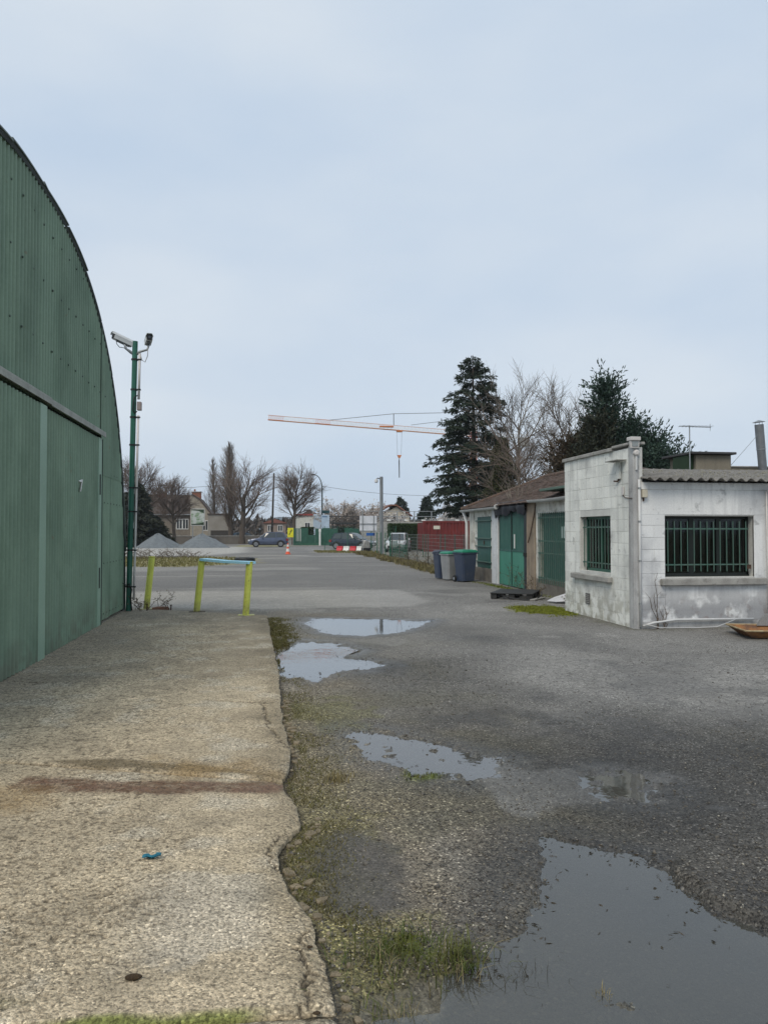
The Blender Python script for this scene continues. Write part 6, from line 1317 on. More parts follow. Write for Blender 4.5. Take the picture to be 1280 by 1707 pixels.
# cars
tyrem = M('tyre_rubber', (.018, .018, .019), .85); rimm = M('alloy_rim', (.28, .29, .30), .35, .7); cglass = M('car_glass', (.035, .045, .05), .06, spec=.9, fine=.0); headl = M('headlamp', (.6, .62, .64), .15, spec=.8); taill = M('tail_lamp', (.25, .01, .01), .25); chrome = M('plate_white', (.65, .66, .62), .5)
def car(label, loc, rz, paint, L=4.25, Wd=1.78, H=1.5, kind='hatch'):
    t = thing('parked_car', label, 'car', loc, rz, 'cars near the gate'); hw = Wd / 2; x0 = -L / 2
    st = [(0, .62, .95, .34, .80), (.06, .80, 1.0, .26, .88), (.2, .86, 1.0, .2, .94), (.4, .89, 1., .19, .94), (.55, .89, 1., .19, .93), (.68, .88, 1., .19, .92), (.80, .87, 1., .2, .86), (.90, .85, 1., .22, .80), (.97, .76, 1., .27, .70), (1.0, .58, .9, .36, .62)]
    V = []; k = 10
    for (f, w_, q, zb, zt) in st:
        X = x0 + L * f; w2 = w_ * hw / .89; zt *= H / 1.5; h = zt - zb
        half = [(w2 * .80, zb), (w2 * .97, zb + .12 * h), (w2, zb + .45 * h), (w2 * .985, zb + .75 * h), (w2 * .90, zb + h)]
        ring = [(-a, b) for a, b in half] + [(a, b) for a, b in half[::-1]]
        V += [(X, a, b) for a, b in ring]
    m = MB(); n = len(st); m.add(V, [(i * k + j, i * k + (j + 1) % k, (i + 1) * k + (j + 1) % k, (i + 1) * k + j) for i in range(n - 1) for j in range(k)] + [tuple(range(k))[::-1], tuple((n - 1) * k + j for j in range(k))]); b_ = m.build('body', paint, t, angle=35)
    zb = .90 * H / 1.5
    base = [(x0 + L * .03, .72 * hw / .89), (x0 + L * .30, .80 * hw / .89), (x0 + L * .60, .80 * hw / .89), (x0 + L * .76, .76 * hw / .89)]; top = [(x0 + L * .10, .58 * hw / .89, H - .06), (x0 + L * .30, .62 * hw / .89, H), (x0 + L * .46, .62 * hw / .89, H - .01), (x0 + L * .55, .58 * hw / .89, H - .06)]
    V = []
    for s_ in (1, -1): V += [(x, s_ * y, zb - .02) for x, y in base] + [(x, s_ * y, z) for x, y, z in top]
    F = []
    for s_ in (0, 8): F += [(s_ + i, s_ + i + 1, s_ + 5 + i, s_ + 4 + i) for i in range(3)]
    F += [(4 + i, 5 + i, 13 + i, 12 + i) for i in range(3)] + [(0, 4, 12, 8), (3, 11, 15, 7)]
    m = MB(); m.add(V, F); m.build('cabin', paint, t, angle=25)
    def lerp(a, b, f): return tuple(a[i] + (b[i] - a[i]) * f for i in range(3))
    def pane(q, name, shr=.09, out=(0, 0, 0)):
        c = tuple(sum(p[i] for p in q) / 4 for i in range(3)); pts = [tuple(lerp(p, c, shr)[i] + out[i] for i in range(3)) for p in q]; m = MB(); m.add(pts, [(0, 1, 2, 3)]); m.build(name, cglass, t)
    for s_ in (1, -1):
        B_ = [(x, s_ * y, zb + .02) for x, y in base]; T_ = [(x, s_ * y, z - .03) for x, y, z in top]
        pane((B_[0], B_[1], T_[1], T_[0]), 'rear_side_window', .2, (.05, s_ * .012, 0)); pane((B_[1], B_[2], T_[2], T_[1]), 'side_window', .08, (0, s_ * .012, 0)); pane((B_[2], B_[3], T_[3], T_[2]), 'front_side_window', .16, (-.03, s_ * .012, 0))
    pane(((base[3][0], -base[3][1], zb), (base[3][0], base[3][1], zb), (top[3][0], top[3][1], top[3][2]), (top[3][0], -top[3][1], top[3][2])), 'windscreen', .08, (.018, 0, .012)); pane(((base[0][0], -base[0][1], zb + .05), (base[0][0], base[0][1], zb + .05), (top[0][0], top[0][1], top[0][2]), (top[0][0], -top[0][1], top[0][2])), 'rear_window', .1, (-.018, 0, .005))
    for fx in (.185, .80):
        for s_ in (1, -1):
            c = (x0 + L * fx, s_ * (hw - .10), .32); m = MB(); m.lathe(c, [(.2, -.1), (.32, -.095), (.33, 0), (.32, .095), (.2, .1)], 20, 'y'); w_ = m.build('wheel', tyrem, t, angle=40); m = MB(); m.lathe((c[0], c[1] + s_ * .101, c[2]), [(.22, -.004), (.21, .006)], 16, 'y'); m.build('rim', rimm, w_)
            m = MB(); n_ = 14; A_ = [(c[0] + .40 * math.cos(PI * i / n_), c[2] + .40 * math.sin(PI * i / n_)) for i in range(n_ + 1)]; A2 = [(c[0] + .33 * math.cos(PI * i / n_), c[2] + .33 * math.sin(PI * i / n_)) for i in range(n_ + 1)][::-1]; m.prism(A_ + A2, 'y', s_ * (hw - .15), s_ * (hw + .006)); m.build('wheel_arch', blackp, t)
    for s_ in (1, -1):
        m = MB(); m.prism([(s_ * hw * .55, .60), (s_ * hw * .92, .62), (s_ * hw * .90, .76), (s_ * hw * .6, .72)], 'x', L / 2 - .20, L / 2 - .02); m.build('headlight', headl, t); m = MB(); m.prism([(s_ * hw * .62, .66), (s_ * hw * .92, .66), (s_ * hw * .90, .86), (s_ * hw * .7, .86)], 'x', -L / 2 - .015, -L / 2 + .2); m.build('tail_light', taill, t)
        m = MB(); m.box(x0 + L * .62, x0 + L * .62 + .12, *sorted((s_ * (hw + .02), s_ * (hw + .2))), .93, 1.06, .02); m.build('mirror', paint, t)
        m = MB(); m.box(x0 + L * .25, x0 + L * .72, *sorted((s_ * (hw - .04), s_ * (hw + .005))), .2, .3, .01); m.build('side_skirt', blackp, t)
    m = MB(); m.box(L / 2 - .10, L / 2 + .01, -hw * .6, hw * .6, .32, .5, .01); m.build('grille', blackp, t); m = MB(); m.box(L / 2 + .012, L / 2 + .022, -.26, .26, .40, .50); m.build('number_plate', chrome, t); m = MB(); m.box(-L / 2 - .03, -L / 2 + .06, -hw * .75, hw * .75, .3, .46, .01); m.build('rear_bumper', blackp, t); m = MB(); m.box(-L / 2 - .04, -L / 2 - .031, -.26, .26, .52, .62); m.build('number_plate', chrome, t)
    return t
car('blue grey hatchback parked by the cone, facing left', (.25, 80.2, 0), R(180), M('blue_grey_car_paint', (.075, .095, .15), .25, .3, fine=.0, coat=.6), 4.05, 1.8, 1.55)
car('dark navy hatchback behind the red and white barrier', (7.75, 68.6, 0), R(-32), M('navy_car_paint', (.022, .028, .05), .25, .3, fine=.0, coat=.6), 4.0, 1.78, 1.5)
car('white car behind the green fence in front of the hedge', (10.35, 60.0, 0), R(250), M('white_car_paint', (.62, .64, .65), .3, fine=.0, coat=.5), 3.6, 1.65, 1.5)
car('distant blue car parked under the tall poplar', (-2.6, 104.5, 0), R(10), M('teal_car_paint', (.03, .07, .12), .3, .2, fine=.0, coat=.5), 4.0, 1.75, 1.48)
# masts, lamp, utility pole, wires
t = thing('camera_mast', 'grey steel mast with a dome camera beside the fence', 'mast', (7.83, 52, 0)); gm_ = M('grey_mast_steel', (.24, .26, .275), .5, .3, col2=(.19, .205, .22), vscale=2); m = MB(); m.tube([(0, 0, -.1), (-.02, 0, 5.35)], .115, 14); m.build('mast_tube', gm_, t, angle=40); m = MB(); m.tube([(-.1, 0, 5.2), (-.28, -.05, 5.25), (-.36, -.06, 5.18)], .04, 8); m.build('bracket', gm_, t); m = MB(); m.lathe((-.38, -.06, 4.92), [(.05, 0), (.12, .05), (.13, .14), (.10, .24), (.04, .27)], 14); m.build('dome_camera', whp, t, angle=40); m = MB(); m.box(-.22, .22, -.22, .22, 0, .03); m.build('base_plate', gm_, t)
t = thing('street_lamp', 'tall curved street lamp behind the green gate', 'street lamp', (6.88, 95, 0)); m = MB(); P_ = [(0, 0, 0), (0, 0, 6.9)] + [(-.95 * (1 - math.cos(R(a))), 0, 6.9 + 1.7 * math.sin(R(a))) for a in (15, 35, 55, 75, 90)]; m.tube(P_, [.10, .085, .075, .065, .06, .055, .05], 8); m.build('column', M('dark_green_grey_steel', (.10, .13, .135), .5), t, smooth=True); m = MB(); m.prism([(-1.4, 8.52), (-.9, 8.56), (-.88, 8.66), (-1.2, 8.7), (-1.42, 8.6)], 'y', -.13, .13); m.build('lamp_head', blackp, t)
sg = thing('street_sign', 'dark street name plate over pale blue panels on the lamp', 'sign', (6.9, 94.8, 0)); m = MB(); m.box(-.1, .87, -.05, .0, 3.84, 4.2, .01); m.build('name_plate', M('sign_dark_teal', (.02, .075, .085), .5), sg); m = MB(); m.box(-.12, .86, -.04, 0, 1.84, 3.66, .01); m.build('panel', M('pale_blue_panel', (.50, .62, .74), .5), sg); m = MB(); m.box(-.02, .6, -.056, -.045, 3.35, 3.5); m.build('panel_stripe', M('grey_blue_stripe', (.15, .25, .4), .6), sg); m = MB(); m.cyl((.8, .05, 0), (.8, .05, 3.9), .04, 6); m.build('sign_post', galv, sg)
t = thing('utility_pole', 'dark leaning wooden utility pole behind the parked car', 'pole', (.84, 109, 0)); m = MB(); m.tube([(0, 0, -.1), (.3, 0, 9.8)], [.17, .11], 10); m.build('pole', M('tarred_wood', (.045, .04, .036), .9), t); m = MB(); m.box(.1, .5, -.05, .05, 9.25, 9.33); m.build('crossarm', blackp, t)
def sagwire(pts_, label, rad=.022):
    m = MB(); P_ = []
    for (a, b, s_) in pts_:
        for k in range(12): f = k / 11; P_.append(tuple(a[i] + (b[i] - a[i]) * f - (s_ * 4 * f * (1 - f) if i == 2 else 0) for i in range(3)))
    m.tube(P_, rad, 5); tag(m.build('overhead_wire', M('black_cable', (.03, .03, .032), .7)), label, 'wire')
sagwire([((-19, 108, 7.6), (1.12, 109, 9.3), .7)], 'overhead wire running left from the utility pole past the chimneys'); sagwire([((1.12, 109, 9.3), (30, 112, 7.1), 1.0)], 'overhead wire running right from the utility pole to the spruce')
# ---------------- fences
chain = M('galv_wire', (.30, .32, .31), .6, .3); gpost = M('green_fence_post', (.03, .12, .075), .5)
def fence(p0, p1, h, nposts, label, postm, dx_=.12, dz=.15, wire=.004, name='wire_fence', netting=None):
    t = thing(name, label, 'fence', (p0[0], p0[1], 0)); d = Vector((p1[0] - p0[0], p1[1] - p0[1], 0)); Ln = d.length; d.normalize()
    for k in range(nposts): p = d * (Ln * k / (nposts - 1)); m = MB(); m.tube([(p.x, p.y, -.1), (p.x, p.y, h + .04)], .03, 6); m.build('post', postm, t)
    m = MB(); nrm = Vector((-d.y, d.x, 0)) * wire
    for k in range(int(Ln / dx_)): p = d * (k * dx_); m.add([p + d * -wire + Vector((0, 0, .03)), p + d * wire + Vector((0, 0, .03)), p + d * wire + Vector((0, 0, h)), p - d * wire + Vector((0, 0, h))], [(0, 1, 2, 3)])
    for k in range(int(h / dz) + 1): z = .04 + k * (h - .04) / int(h / dz); m.tube([Vector((0, 0, z)), d * Ln + Vector((0, 0, z))], wire, 4, False)
    o = m.build('wire_mesh', postm if postm is gpost else chain, t); o['kind'] = 'stuff'
    if netting:
        a, b = netting; m = MB(); n = 16; rows_ = 8; r = random.Random(4); V = []
        for i in range(n + 1):
            for j in range(rows_ + 1): p = d * (Ln * (a + (b - a) * i / n)) + nrm * 6 + Vector((-d.y, d.x, 0)) * r.uniform(-.05, .08); V.append((p.x, p.y, .02 + (1.05 if i < n * .5 else 1.05 - .02 * i) * j / rows_ * r.uniform(.95, 1.04)))
        m.add(V, [(i * (rows_ + 1) + j, (i + 1) * (rows_ + 1) + j, (i + 1) * (rows_ + 1) + j + 1, i * (rows_ + 1) + j + 1) for i in range(n) for j in range(rows_)]); m.build('netting', netm, t, smooth=True)
    return t
def net_mat():
    m = bpy.data.materials.new('green_netting'); m.use_nodes = True; N = m.node_tree.nodes; L = m.node_tree.links; b = N['Principled BSDF']; b.inputs['Base Color'].default_value = (.03, .20, .12, 1); b.inputs['Roughness'].default_value = .8; b.inputs['Alpha'].default_value = .72; return m
netm = net_mat()
fence((7.2, 43.8), (7.25, 26.6), 1.45, 8, 'wire mesh fence running from the bins to the green netting', M('dull_post', (.085, .09, .08), .7), netting=None)
fence((7.15, 44.2), (9.6, 46.6), 1.4, 3, 'low green fence hung with torn green netting', gpost, netting=(0., .55))
fence((7.6, 52.6), (7.2, 44.4), 1.5, 4, 'green mesh fence between the camera mast and the netting', gpost)
fence((5.0, 66), (10.5, 62), 2.0, 4, 'green mesh fence behind the navy car and white board', gpost, .1, .2)
fence((9.8, 46.8), (15.5, 50), 1.4, 5, 'green mesh fence in front of the white car', gpost, .1, .2)
t = thing('green_gate_fence', 'dark green panel fence below the bare tree', 'fence', (3.1, 88, 0))
gpan = M('green_fence_panel', (.016, .075, .052), .6, col2=(.03, .105, .075), vscale=2)
for k in range(9):
    m = MB(); m.box(k * .84 + .02, k * .84 + .80, -.02, .02, .28, 1.95 + .05 * math.sin(k * 2), .004) if k not in (2, 6) else m.box(k * .84 + .02, k * .84 + .80, -.02, .02, .28, 1.2, .004); m.build('panel', gpan, t)
    m = MB(); m.box(k * .84 - .03, k * .84 + .015, -.04, .04, 0, 2.1, .004); m.build('post', gpost, t)
m = MB(); m.box(0, 7.5, -.03, .03, .05, .27, .004); m.build('kick_board', gpost, t)
for k in range(4): m = MB(); m.box(.35 + k * .16, .39 + k * .16, -.05, -.021, .5, 1.9); m.build('white_slat', white, t)
t = thing('gate_post', 'white gate post with a white box on top', 'post', (6.05, 87, 0)); m = MB(); m.box(-.09, .09, -.09, .09, 0, 1.55, .01); m.build('shaft', white, t); m = MB(); m.box(-.13, .13, -.12, .12, 1.56, 1.9, .01); m.build('box', white, t)
t = thing('yellow_sign', 'bright yellow notice board beside the parked car', 'sign', (2.75, 86.5, 0)); m = MB(); m.box(-.33, .33, -.02, .02, .95, 2.0, .005); bd = m.build('board', M('yellow_sign_paint', (.70, .66, .03), .6), t); m = MB(); m.add([(-.2, -.025, 1.25), (-.1, -.025, 1.2), (.2, -.025, 1.75), (.1, -.025, 1.85)], [(0, 1, 2, 3)]); m.add([(-.1, -.025, 1.6), (.0, -.025, 1.72), (.02, -.025, 1.5)], [(0, 1, 2)]); m.build('dark_mark', M('olive_mark', (.2, .22, .03), .7), bd)
for s_ in (-.3, .3): m = MB(); m.cyl((s_, .03, 0), (s_, .03, 2.0), .03, 6); m.build('leg', galv, t)
t = thing('white_board', 'back of a white boarded sign on steel posts', 'sign', (7.7, 58, 0)); m = MB(); m.box(-.66, .66, -.02, .02, 1.6, 2.79, .005); m.build('board', M('white_board_back', (.66, .69, .74), .5), t)
for s_ in (-.42, .42): m = MB(); m.box(s_ - .03, s_ + .03, -.06, -.021, 0, 2.8); m.build('post', galv, t)
for z_ in (1.62, 2.16): m = MB(); m.box(-.66, .66, -.085, -.061, z_, z_ + .05); m.build('cross_rail', galv, t)
m = MB(); m.box(-.15, .5, -.06, -.03, 1.28, 1.5, .004); m.build('blue_plate', M('blue_sign', (.03, .13, .42), .5), t)
t = thing('bus_shelter', 'dark framed glass bus shelter beyond the navy car', 'shelter', (7.7, 90, 0)); dk = M('dark_shelter_frame', (.03, .035, .035), .5)
m = MB(); m.box(-.1, 2.8, -.6, .8, 2.45, 2.62, .02); m.build('roof', dk, t)
for xx in (0, .65, 2.62): m = MB(); m.box(xx - .05, xx + .05, -.05, .05, 0, 2.45); m.build('post', dk, t)
m = MB(); m.box(.70, 2.57, -.01, .01, .3, 2.1); m.build('pane', MATS['glass'], t); m = MB(); m.box(.06, .58, -.06, .06, .5, 2.2, .01); pp_ = m.build('poster_case', dk, t); m = MB(); m.box(.12, .52, -.075, -.061, .7, 2.05); m.build('poster', M('poster_print', (.42, .30, .14), .6, col2=(.16, .22, .30), vscale=3), pp_); m = MB(); m.box(.7, 2.5, .1, .45, .45, .5); m.build('bench', dk, t)
# ---------------- hedge, container, railing
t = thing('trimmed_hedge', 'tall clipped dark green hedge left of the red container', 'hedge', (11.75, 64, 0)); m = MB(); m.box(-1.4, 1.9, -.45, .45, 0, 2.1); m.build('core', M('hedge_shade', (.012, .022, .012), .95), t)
rn = np.random.default_rng(91); n = 16000; fc = rn.integers(0, 3, n); X = rn.uniform(-1.5, 2.0, n); Yv = rn.uniform(-.55, .55, n); Z = rn.uniform(0, 2.22, n); Yv = np.where(fc == 0, -.52 + rn.normal(0, .04, n), Yv); Z = np.where(fc == 1, 2.18 + rn.normal(0, .03, n), Z); X = np.where(fc == 2, np.where(rn.random(n) < .5, -1.47, 1.97) + rn.normal(0, .04, n), X)
V, F = leaf_cloud(np.stack([X, Yv, Z], 1), rn.normal(size=(n, 3)), rn.uniform(.06, .14, n), rn.uniform(.04, .09, n), rn); link('foliage', npmesh('foliage', V, F), leafmat('hedge_leaf', (.022, .046, .018), (.045, .07, .022)), t)
redc = M('container_red_paint', (.17, .028, .026), .6, col2=(.125, .02, .02), vscale=1.5, fine=.1, streak=((.09, .018, .018), .5))
t = thing('red_container', 'dark red corrugated shipping container behind the bins', 'container', (12.36, 60, 0)); Lc, Hc = 6.06, 2.42
m = MB(); m.box(.06, Lc - .06, .08, 2.36, .12, Hc - .1); m.build('inner_box', redc, t)
nn = 21; pw = (Lc - .24) / nn
for k in range(nn): xx = .12 + k * pw; m = MB(); m.prism([(xx + .002, .08), (xx + pw * .12, .03), (xx + pw * .55, .03), (xx + pw * .67, .08), (xx + pw - .002, .0799)], 'z', .16, Hc - .13); m.build('side_panel', redc, t)
for (a, b, c, d) in ((0, Lc, 0, .16), (0, Lc, Hc - .13, Hc)): m = MB(); m.box(a, b, -.0, .085, c, d, .01); m.build('side_rail', redc, t)
for xx in (0, Lc - .14): m = MB(); m.box(xx - .004, xx + .144, -.012, .15, -.0, Hc + .01, .012); m.build('corner_post', redc, t)
for k in range(10): yy = .2 + k * .215; m = MB(); m.box(.0, .058, yy, yy + .13, .16, Hc - .13, .01); m.build('end_panel', redc, t)
m = MB(); m.box(-.003, Lc + .003, -.003, 2.42, Hc + .001, Hc + .03); m.build('roof', redc, t); m = MB(); m.box(.85, 1.38, .005, .026, 1.78, 2.06, .002); m.build('label_plate', M('cream_label', (.6, .57, .48), .7), t)
t = thing('bridge_railing', 'galvanised railing on a wall beyond the hedge and container', 'railing', (9.4, 76, 0)); m = MB(); m.box(0, 16, -.15, .15, 0, 2.58, .01); m.build('wall', concr, t)
for z_ in (2.75, 3.1, 3.62): m = MB(); m.cyl((0, -.1, z_), (16, -.1, z_), .03, 6); m.build('rail', galv, t)
for k in range(10): xx = .1 + k * 1.75; m = MB(); m.box(xx - .05, xx + .05, -.14, -.06, 2.58, 3.65); m.build('post', galv, t); m = MB(); m.box(xx + .7, xx + 1.1, -.2, -.155, 2.66, 2.8, .01); m.build('lamp', white, t)
t = thing('truss_footbridge', 'dark latticed footbridge beam beyond the bus shelter', 'bridge', (7.5, 99, 0)); irn = M('dark_iron', (.06, .058, .055), .7)
for z_ in (2.75, 3.5): m = MB(); m.box(0, 9.2, -.06, .06, z_, z_ + .12); m.build('chord', irn, t)
for k in range(11): xx = .1 + k * .9; m = MB(); m.box(xx - .04, xx + .04, -.05, .05, 2.871, 3.499); m.build('strut', irn, t); m = MB(); m.tube([(xx, .0, 2.87), (xx + .9 if k < 10 else xx, .0, 3.5)], .04, 5); m.build('diagonal', irn, t)
for xx in (.2, 9.): m = MB(); m.box(xx - .12, xx + .12, -.12, .12, 0, 2.749); m.build('pier', irn, t)
# ---------------- houses
stone = M('grey_brown_stone_wall', (.19, .165, .135), .95, col2=(.14, .12, .10), vscale=.8, fine=.2, fscale=4); slate = M('dark_brown_roof', (.095, .075, .065), .9, col2=(.075, .06, .053), vscale=.8, fine=.2, fscale=6); brickc = M('chimney_brick', (.26, .115, .075), .9, col2=(.2, .09, .06), vscale=2); wfr = M('white_window_frame', (.68, .69, .68), .6); dwin = M('dark_window_pane', (.03, .035, .04), .1, spec=.8)
def win(parent, x, z, w_, h_, y, lit=dwin):
    m = MB(); m.box(x - w_ / 2, x + w_ / 2, y - .05, y - .003, z, z + h_, .01); f = m.build('window', wfr, parent)
    for s_ in (-1, 1): m = MB(); m.box(x + s_ * w_ * .23 - w_ * .17, x + s_ * w_ * .23 + w_ * .17, y - .06, y - .051, z + .12, z + h_ - .12); m.build('pane', lit, f)
h1 = thing('stone_house', 'grey stone house with two chimneys behind the gravel heaps', 'house', (-12.4, 112, 0))
m = MB(); m.box(-4.2, 1.9, 0, 6, 0, 4.05); m.build('wall', stone, h1)
m = MB(); m.prism([(-.45, 3.95), (3.0, 6.75), (6.45, 3.95), (6.45, 4.15), (3.0, 6.95), (-.45, 4.15)], 'x', -4.6, 1.9); m.build('roof', slate, h1)
m = MB(); m.prism([(1.9, 0), (4.75, 0), (4.75, 4.0), (3.1, 6.1), (2.1, 6.75), (1.9, 6.75)], 'y', -.6, 6.0); m.build('gable_wall', M('pale_stone_gable', (.35, .32, .265), .95, col2=(.26, .235, .195), vscale=1, fine=.2, fscale=4), h1)
m = MB(); m.prism([(1.95, 6.75), (2.1, 6.75), (3.1, 6.1), (4.78, 4.0), (4.95, 3.85), (5.05, 3.95), (3.2, 6.3), (2.15, 6.95)], 'y', -.75, 6.2); m.build('gable_coping', slate, h1)
for (cx, nm) in ((-2.4, 'a'), (3.0 - .55, 'b')): m = MB(); m.box(cx - .65, cx + .65, 2.4, 3.5, 5.6, 7.3, .02); c_ = m.build('chimney', brickc, h1); m = MB(); m.box(cx - .75, cx + .75, 2.3, 3.6, 7.301, 7.42, .02); m.build('chimney_cap', concr, c_); m = MB(); m.lathe((cx - .25, 2.9, 7.42), [(.14, 0), (.11, .35)], 8); m.build('chimney_pot', brickc, c_)
for xx in (-2.9, .35, 1.2): win(h1, xx, 1.9, .85, 1.5, 0)
win(h1, 4.0, 1.7, .7, 1.5, -.6)
m = MB(); m.box(-4.5, 1.95, -.5, -.42, 3.92, 4.06); m.build('gutter', galv, h1)
t = thing('billboard', 'framed advertising billboard in front of the stone house', 'billboard', (-8.33, 98, 0)); m = MB(); m.box(-.86, .86, -.06, .06, 2.3, 4.46, .01); m.build('frame', M('pale_frame', (.5, .5, .48), .6), t); m = MB(); m.box(-.76, .76, -.075, -.061, 2.42, 4.34); pr_ = m.build('poster', M('poster_leafy', (.50, .54, .52), .6, col2=(.15, .26, .13), vscale=2.2, vpos=(.45, .6)), t); m = MB(); m.add([(-.76, -.08, 4.34), (.76, -.08, 4.34), (.76, -.08, 3.85), (.1, -.08, 4.15), (-.76, -.08, 4.24)], [(0, 1, 2, 3, 4)]); m.build('poster_border', M('dark_green_print', (.03, .06, .03), .6), pr_); m = MB(); m.add([(-.76, -.08, 2.42), (.76, -.08, 2.42), (.76, -.08, 2.78), (.2, -.08, 2.62), (-.76, -.08, 2.52)], [(4, 3, 2, 1, 0)]); m.build('poster_border', M('dark_green_print', (.03, .06, .03), .6), pr_)
for s_ in (-.6, .6): m = MB(); m.box(s_ - .06, s_ + .06, -.05, .05, 0, 2.3); m.build('leg', galv, t)
t = thing('outbuilding', 'low grey outbuilding right of the stone house gable', 'building', (-6.3, 109, 0)); m = MB(); m.box(-1.6, 1.6, 0, 4, 0, 3.95); m.build('wall', M('grey_render_far', (.30, .285, .26), .95, col2=(.24, .225, .2), vscale=.8), t); m = MB(); m.box(-1.7, 1.7, -.15, 4.1, 3.96, 4.1); m.build('roof', slate, t); m = MB(); m.box(-1.2, 1.2, -.05, -.004, .2, 1.75); m.build('garage_door', M('dark_garage', (.055, .05, .045), .8), t)
t = thing('white_house', 'white rendered building with a red roof edge behind the bare tree', 'building', (6.6, 116, 0)); m = MB(); m.box(-1.9, 1.75, 0, 6, 0, 4.0); m.build('wall', M('cream_far_wall', (.62, .63, .58), .9), t); m = MB(); m.box(-2.05, 1.9, -.2, 6.1, 4.001, 4.25); m.build('roof_edge', M('red_roof_edge', (.32, .07, .06), .8), t); m = MB(); m.prism([(-1.2, 4.25), (-.05, 4.95), (1.1, 4.25)], 'y', .2, 5); m.build('roof', slate, t); win(t, -.4, 1.9, .8, 1.1, 0)
m = MB(); m.box(-1.6, 1.2, -.8, -.7, 1.6, 1.66); m.build('balcony_rail', M('red_rail', (.35, .08, .07), .7), t)
for k in range(9): xx = -1.55 + k * .33; m = MB(); m.box(xx - .02, xx + .02, -.78, -.72, .9, 1.6); m.build('baluster', white, t)
lt = text_mesh('UML', .62, .03); o = link('rooftop_letters', lt, M('light_blue_letters', (.16, .38, .58), .5), None, (7.35, 114.5, 4.62), (R(90), 0, 0)); tag(o, 'light blue letters standing above the white building', 'lettering')
t = thing('letter_board', 'pale blue hoarding behind the lamp column', 'hoarding', (7.6, 113, 0)); m = MB(); m.box(-.7, .75, -.05, .05, .3, 4.15, .01); m.build('panel', M('pale_sky_hoarding', (.46, .58, .70), .6), t)
for s_ in (-.5, .5): m = MB(); m.box(s_ - .05, s_ + .05, .06, .12, 0, 4.1); m.build('post', galv, t)
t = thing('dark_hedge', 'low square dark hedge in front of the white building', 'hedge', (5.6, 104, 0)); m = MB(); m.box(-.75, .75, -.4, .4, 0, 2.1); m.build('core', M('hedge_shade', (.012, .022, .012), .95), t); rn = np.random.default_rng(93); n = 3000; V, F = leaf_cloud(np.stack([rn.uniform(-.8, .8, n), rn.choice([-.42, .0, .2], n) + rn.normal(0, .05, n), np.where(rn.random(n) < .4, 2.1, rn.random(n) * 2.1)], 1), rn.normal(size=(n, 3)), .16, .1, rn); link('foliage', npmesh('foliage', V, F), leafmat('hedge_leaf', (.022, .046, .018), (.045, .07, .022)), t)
t = thing('gable_house', 'cream gabled house with a brown red tiled roof, far right of the mast', 'house', (19.9, 122, 0)); m = MB(); m.prism([(-1.2, 0), (3.0, 0), (3.0, 4.2), (.9, 5.6), (-1.2, 4.4)], 'y', 0, 7); m.build('wall', M('cream_gable_wall', (.50, .45, .36), .9, col2=(.42, .38, .31), vscale=.6), t); m = MB(); m.prism([(-3.6, 3.9), (-.2, 5.95), (.8, 5.95), (3.4, 4.2), (3.4, 4.0), (.8, 5.72), (-.1, 5.72), (-3.5, 3.7)], 'y', -.5, 7.3); m.build('roof', M('red_brown_tiles', (.21, .095, .065), .9, col2=(.16, .075, .055), vscale=.8), t); m = MB(); m.box(-3.2, -1.2, .6, 7, 0, 3.9); m.build('side_wall', M('cream_gable_wall', (.50, .45, .36), .9), t)
for xx in (.2, 1.9): win(t, xx, 2.6, .8, 1.1, 0)
t = thing('far_building', 'reddish far building between the utility pole and the tree', 'building', (2.0, 140, 0)); m = MB(); m.box(-2.3, 1.6, 0, 6, 0, 3.2); m.build('wall', M('pale_far_wall', (.26, .21, .18), .9), t); m = MB(); m.prism([(-2.6, 3.1), (-.4, 3.9), (1.9, 3.1)], 'y', -.3, 6.3); m.build('roof', M('red_far_roof', (.22, .095, .075), .9), t); win(t, -1.2, 1.6, .9, 1.2, 0); win(t, .6, 1.6, .9, 1.2, 0)
t = thing('low_wall', 'long low dark wall behind the gravel heaps', 'wall', (-9, 100, 0)); m = MB(); m.box(-9, 10.5, 0, .3, 0, 1.0, .01); m.build('wall_body', M('dark_stone_wall', (.11, .10, .09), .95, col2=(.16, .145, .125), vscale=1.2), t); m = MB(); m.box(-9, 10.5, -.05, .35, 1.001, 1.08); m.build('coping', concr, t)

# ================================================================== TOWER CRANE
cw = M('crane_white', (.80, .78, .74), .5); co = M('crane_orange', (.62, .20, .05), .5, col2=(.5, .16, .04), vscale=1)
cr_ = thing('tower_crane', 'orange and white tower crane jib reaching left over the yard', 'crane', (55.2, 201, 0))
def lattice(p0, p1, w_, h_, nseg, mats, nm):
    p0, p1 = Vector(p0), Vector(p1); d = (p1 - p0).normalized(); up = Vector((0, 0, 1)); sd_ = d.cross(up).normalized(); up2 = sd_.cross(d)
    for i in range(nseg):
        a = p0.lerp(p1, i / nseg); b = p0.lerp(p1, (i + 1) / nseg); m = MB(); B1 = [a + sd_ * w_ / 2, a - sd_ * w_ / 2, a + up2 * h_]; B2 = [b + sd_ * w_ / 2, b - sd_ * w_ / 2, b + up2 * h_]
        for q in range(3): m.tube([B1[q], B2[q]], .05, 5)
        for q in range(3):
            for k in range(4):
                f0, f1 = k / 4, (k + 1) / 4; m.tube([B1[q].lerp(B2[q], f0), B1[(q + 1) % 3].lerp(B2[(q + 1) % 3], (f0 + f1) / 2), B1[q].lerp(B2[q], f1)], .05, 4, False)
        m.build(nm, mats[i % len(mats)] if not callable(mats) else mats(i), cr_)
X0 = -54.7
lattice((X0, 0, 30.6), (2.0, 0, 27.2), 1.1, 1.15, 14, lambda i: co if i in (0, 3) else cw if i % 2 else cw, 'jib_section')
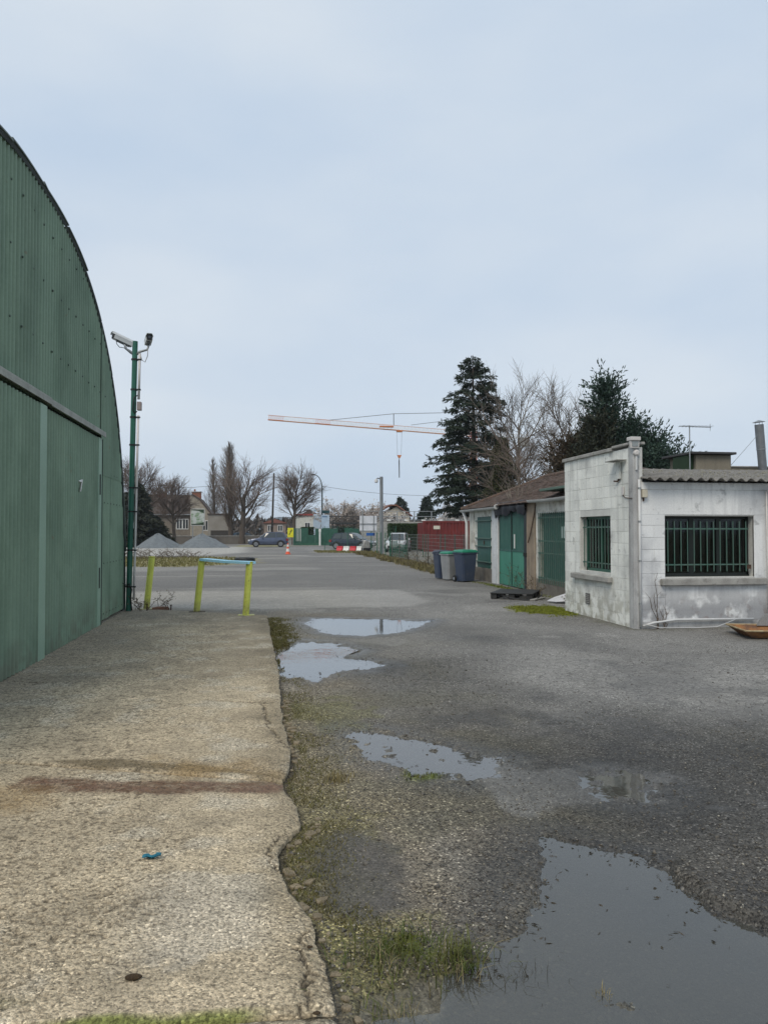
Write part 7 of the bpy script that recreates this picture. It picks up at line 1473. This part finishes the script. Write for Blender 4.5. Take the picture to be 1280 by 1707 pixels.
m = MB(); m.tube([(X0, 0, 31.78), (2, 0, 28.38)], .06, 5); m.tube([(X0, -.55, 30.55), (2, -.55, 27.15)], .08, 5); m.tube([(X0, .55, 30.55), (2, .55, 27.15)], .08, 5); m.build('jib_bottom_chord', co, cr_)
for k in range(15): m = MB(); z0 = k * 1.9; [m.tube([(sx, sy, z0), (sx, sy, z0 + 1.9)], .1, 4, False) for sx in (-.8, .8) for sy in (-.8, .8)]; [m.tube([(-.8 * s_, -.8, z0), (.8 * s_, -.8, z0 + 1.9)], .06, 4, False) for s_ in (-1, 1)]; m.tube([(-.8, -.8, z0), (-.8, .8, z0 + 1.9)], .06, 4, False); m.build('mast_section', co if k % 2 else M('crane_red', (.5, .07, .04), .5), cr_)
m = MB(); m.box(-1, 1, -1, 1, 28.4, 30.2, .05); m.build('cab', cw, cr_); lattice((2.2, 0, 27.3), (16, 0, 27.0), 1.1, 1.0, 3, [cw], 'counter_jib'); m = MB(); m.box(13, 15.5, -.8, .8, 24.8, 27.2, .05); m.build('counterweight', concr, cr_)
m = MB(); m.tube([(0, 0, 30.2), (0, 0, 34)], .2, 6); m.build('tower_head', co, cr_)
m = MB(); m.tube([(-39, 0, 30.8), (-21.7, 0, 32.9), (-9.8, 0, 33.4), (0, 0, 34)], .07, 4); m.tube([(-17, 0, 30.0), (-9.8, 0, 31.0), (0, 0, 33.6)], .06, 4); m.tube([(0, 0, 34), (14, 0, 28)], .07, 4); m.build('tie_bar', M('grey_cable', (.14, .14, .15), .6), cr_)
m = MB(); m.tube([(-21.7, 0, 29.9), (-21.7, 0, 32.9)], .10, 5); m.build('tie_strut', irn, cr_)
m = MB(); m.box(-25.5, -21.8, -.5, .5, 29.25, 29.6, .03); m.build('walkway', co, cr_); m = MB(); m.box(-20.9, -19.4, -.6, .6, 28.05, 28.5, .03); tr = m.build('trolley', co, cr_); m = MB(); [m.tube([(-20.2 + s_, 0, 28.1), (-20.2 + s_ * .7, 0, 21.8)], .03, 4) for s_ in (-.7, .7)]; m.build('hoist_rope', M('grey_cable', (.14, .14, .15), .6), tr); m = MB(); m.prism([(-20.8, 21.9), (-19.6, 21.9), (-20.0, 21.1), (-20.4, 21.1)], 'y', -.2, .2); m.build('hook_block', co, tr); m = MB(); m.tube([(-20.2, 0, 21.1), (-20.25, 0, 20.3), (-20.2, 0, 15.9)], [.06, .15, .12], 6); m.build('hook_line', irn, tr)

# ================================================================== HAZE
hz = MB(); hz.box(-3050, 3050, -3050, 3050, -1.3, 42)
hm = bpy.data.materials.new('thin_haze'); hm.use_nodes = True; N = hm.node_tree.nodes; N.remove(N['Principled BSDF'])
pv = N.new('ShaderNodeVolumePrincipled'); pv.inputs['Color'].default_value = (.86, .92, 1, 1); pv.inputs['Density'].default_value = .0003; pv.inputs['Anisotropy'].default_value = .1
hm.node_tree.links.new(pv.outputs[0], N['Material Output'].inputs['Volume'])
struct(hz.build('haze', hm), 'thin pale haze over the distance', 'stuff')
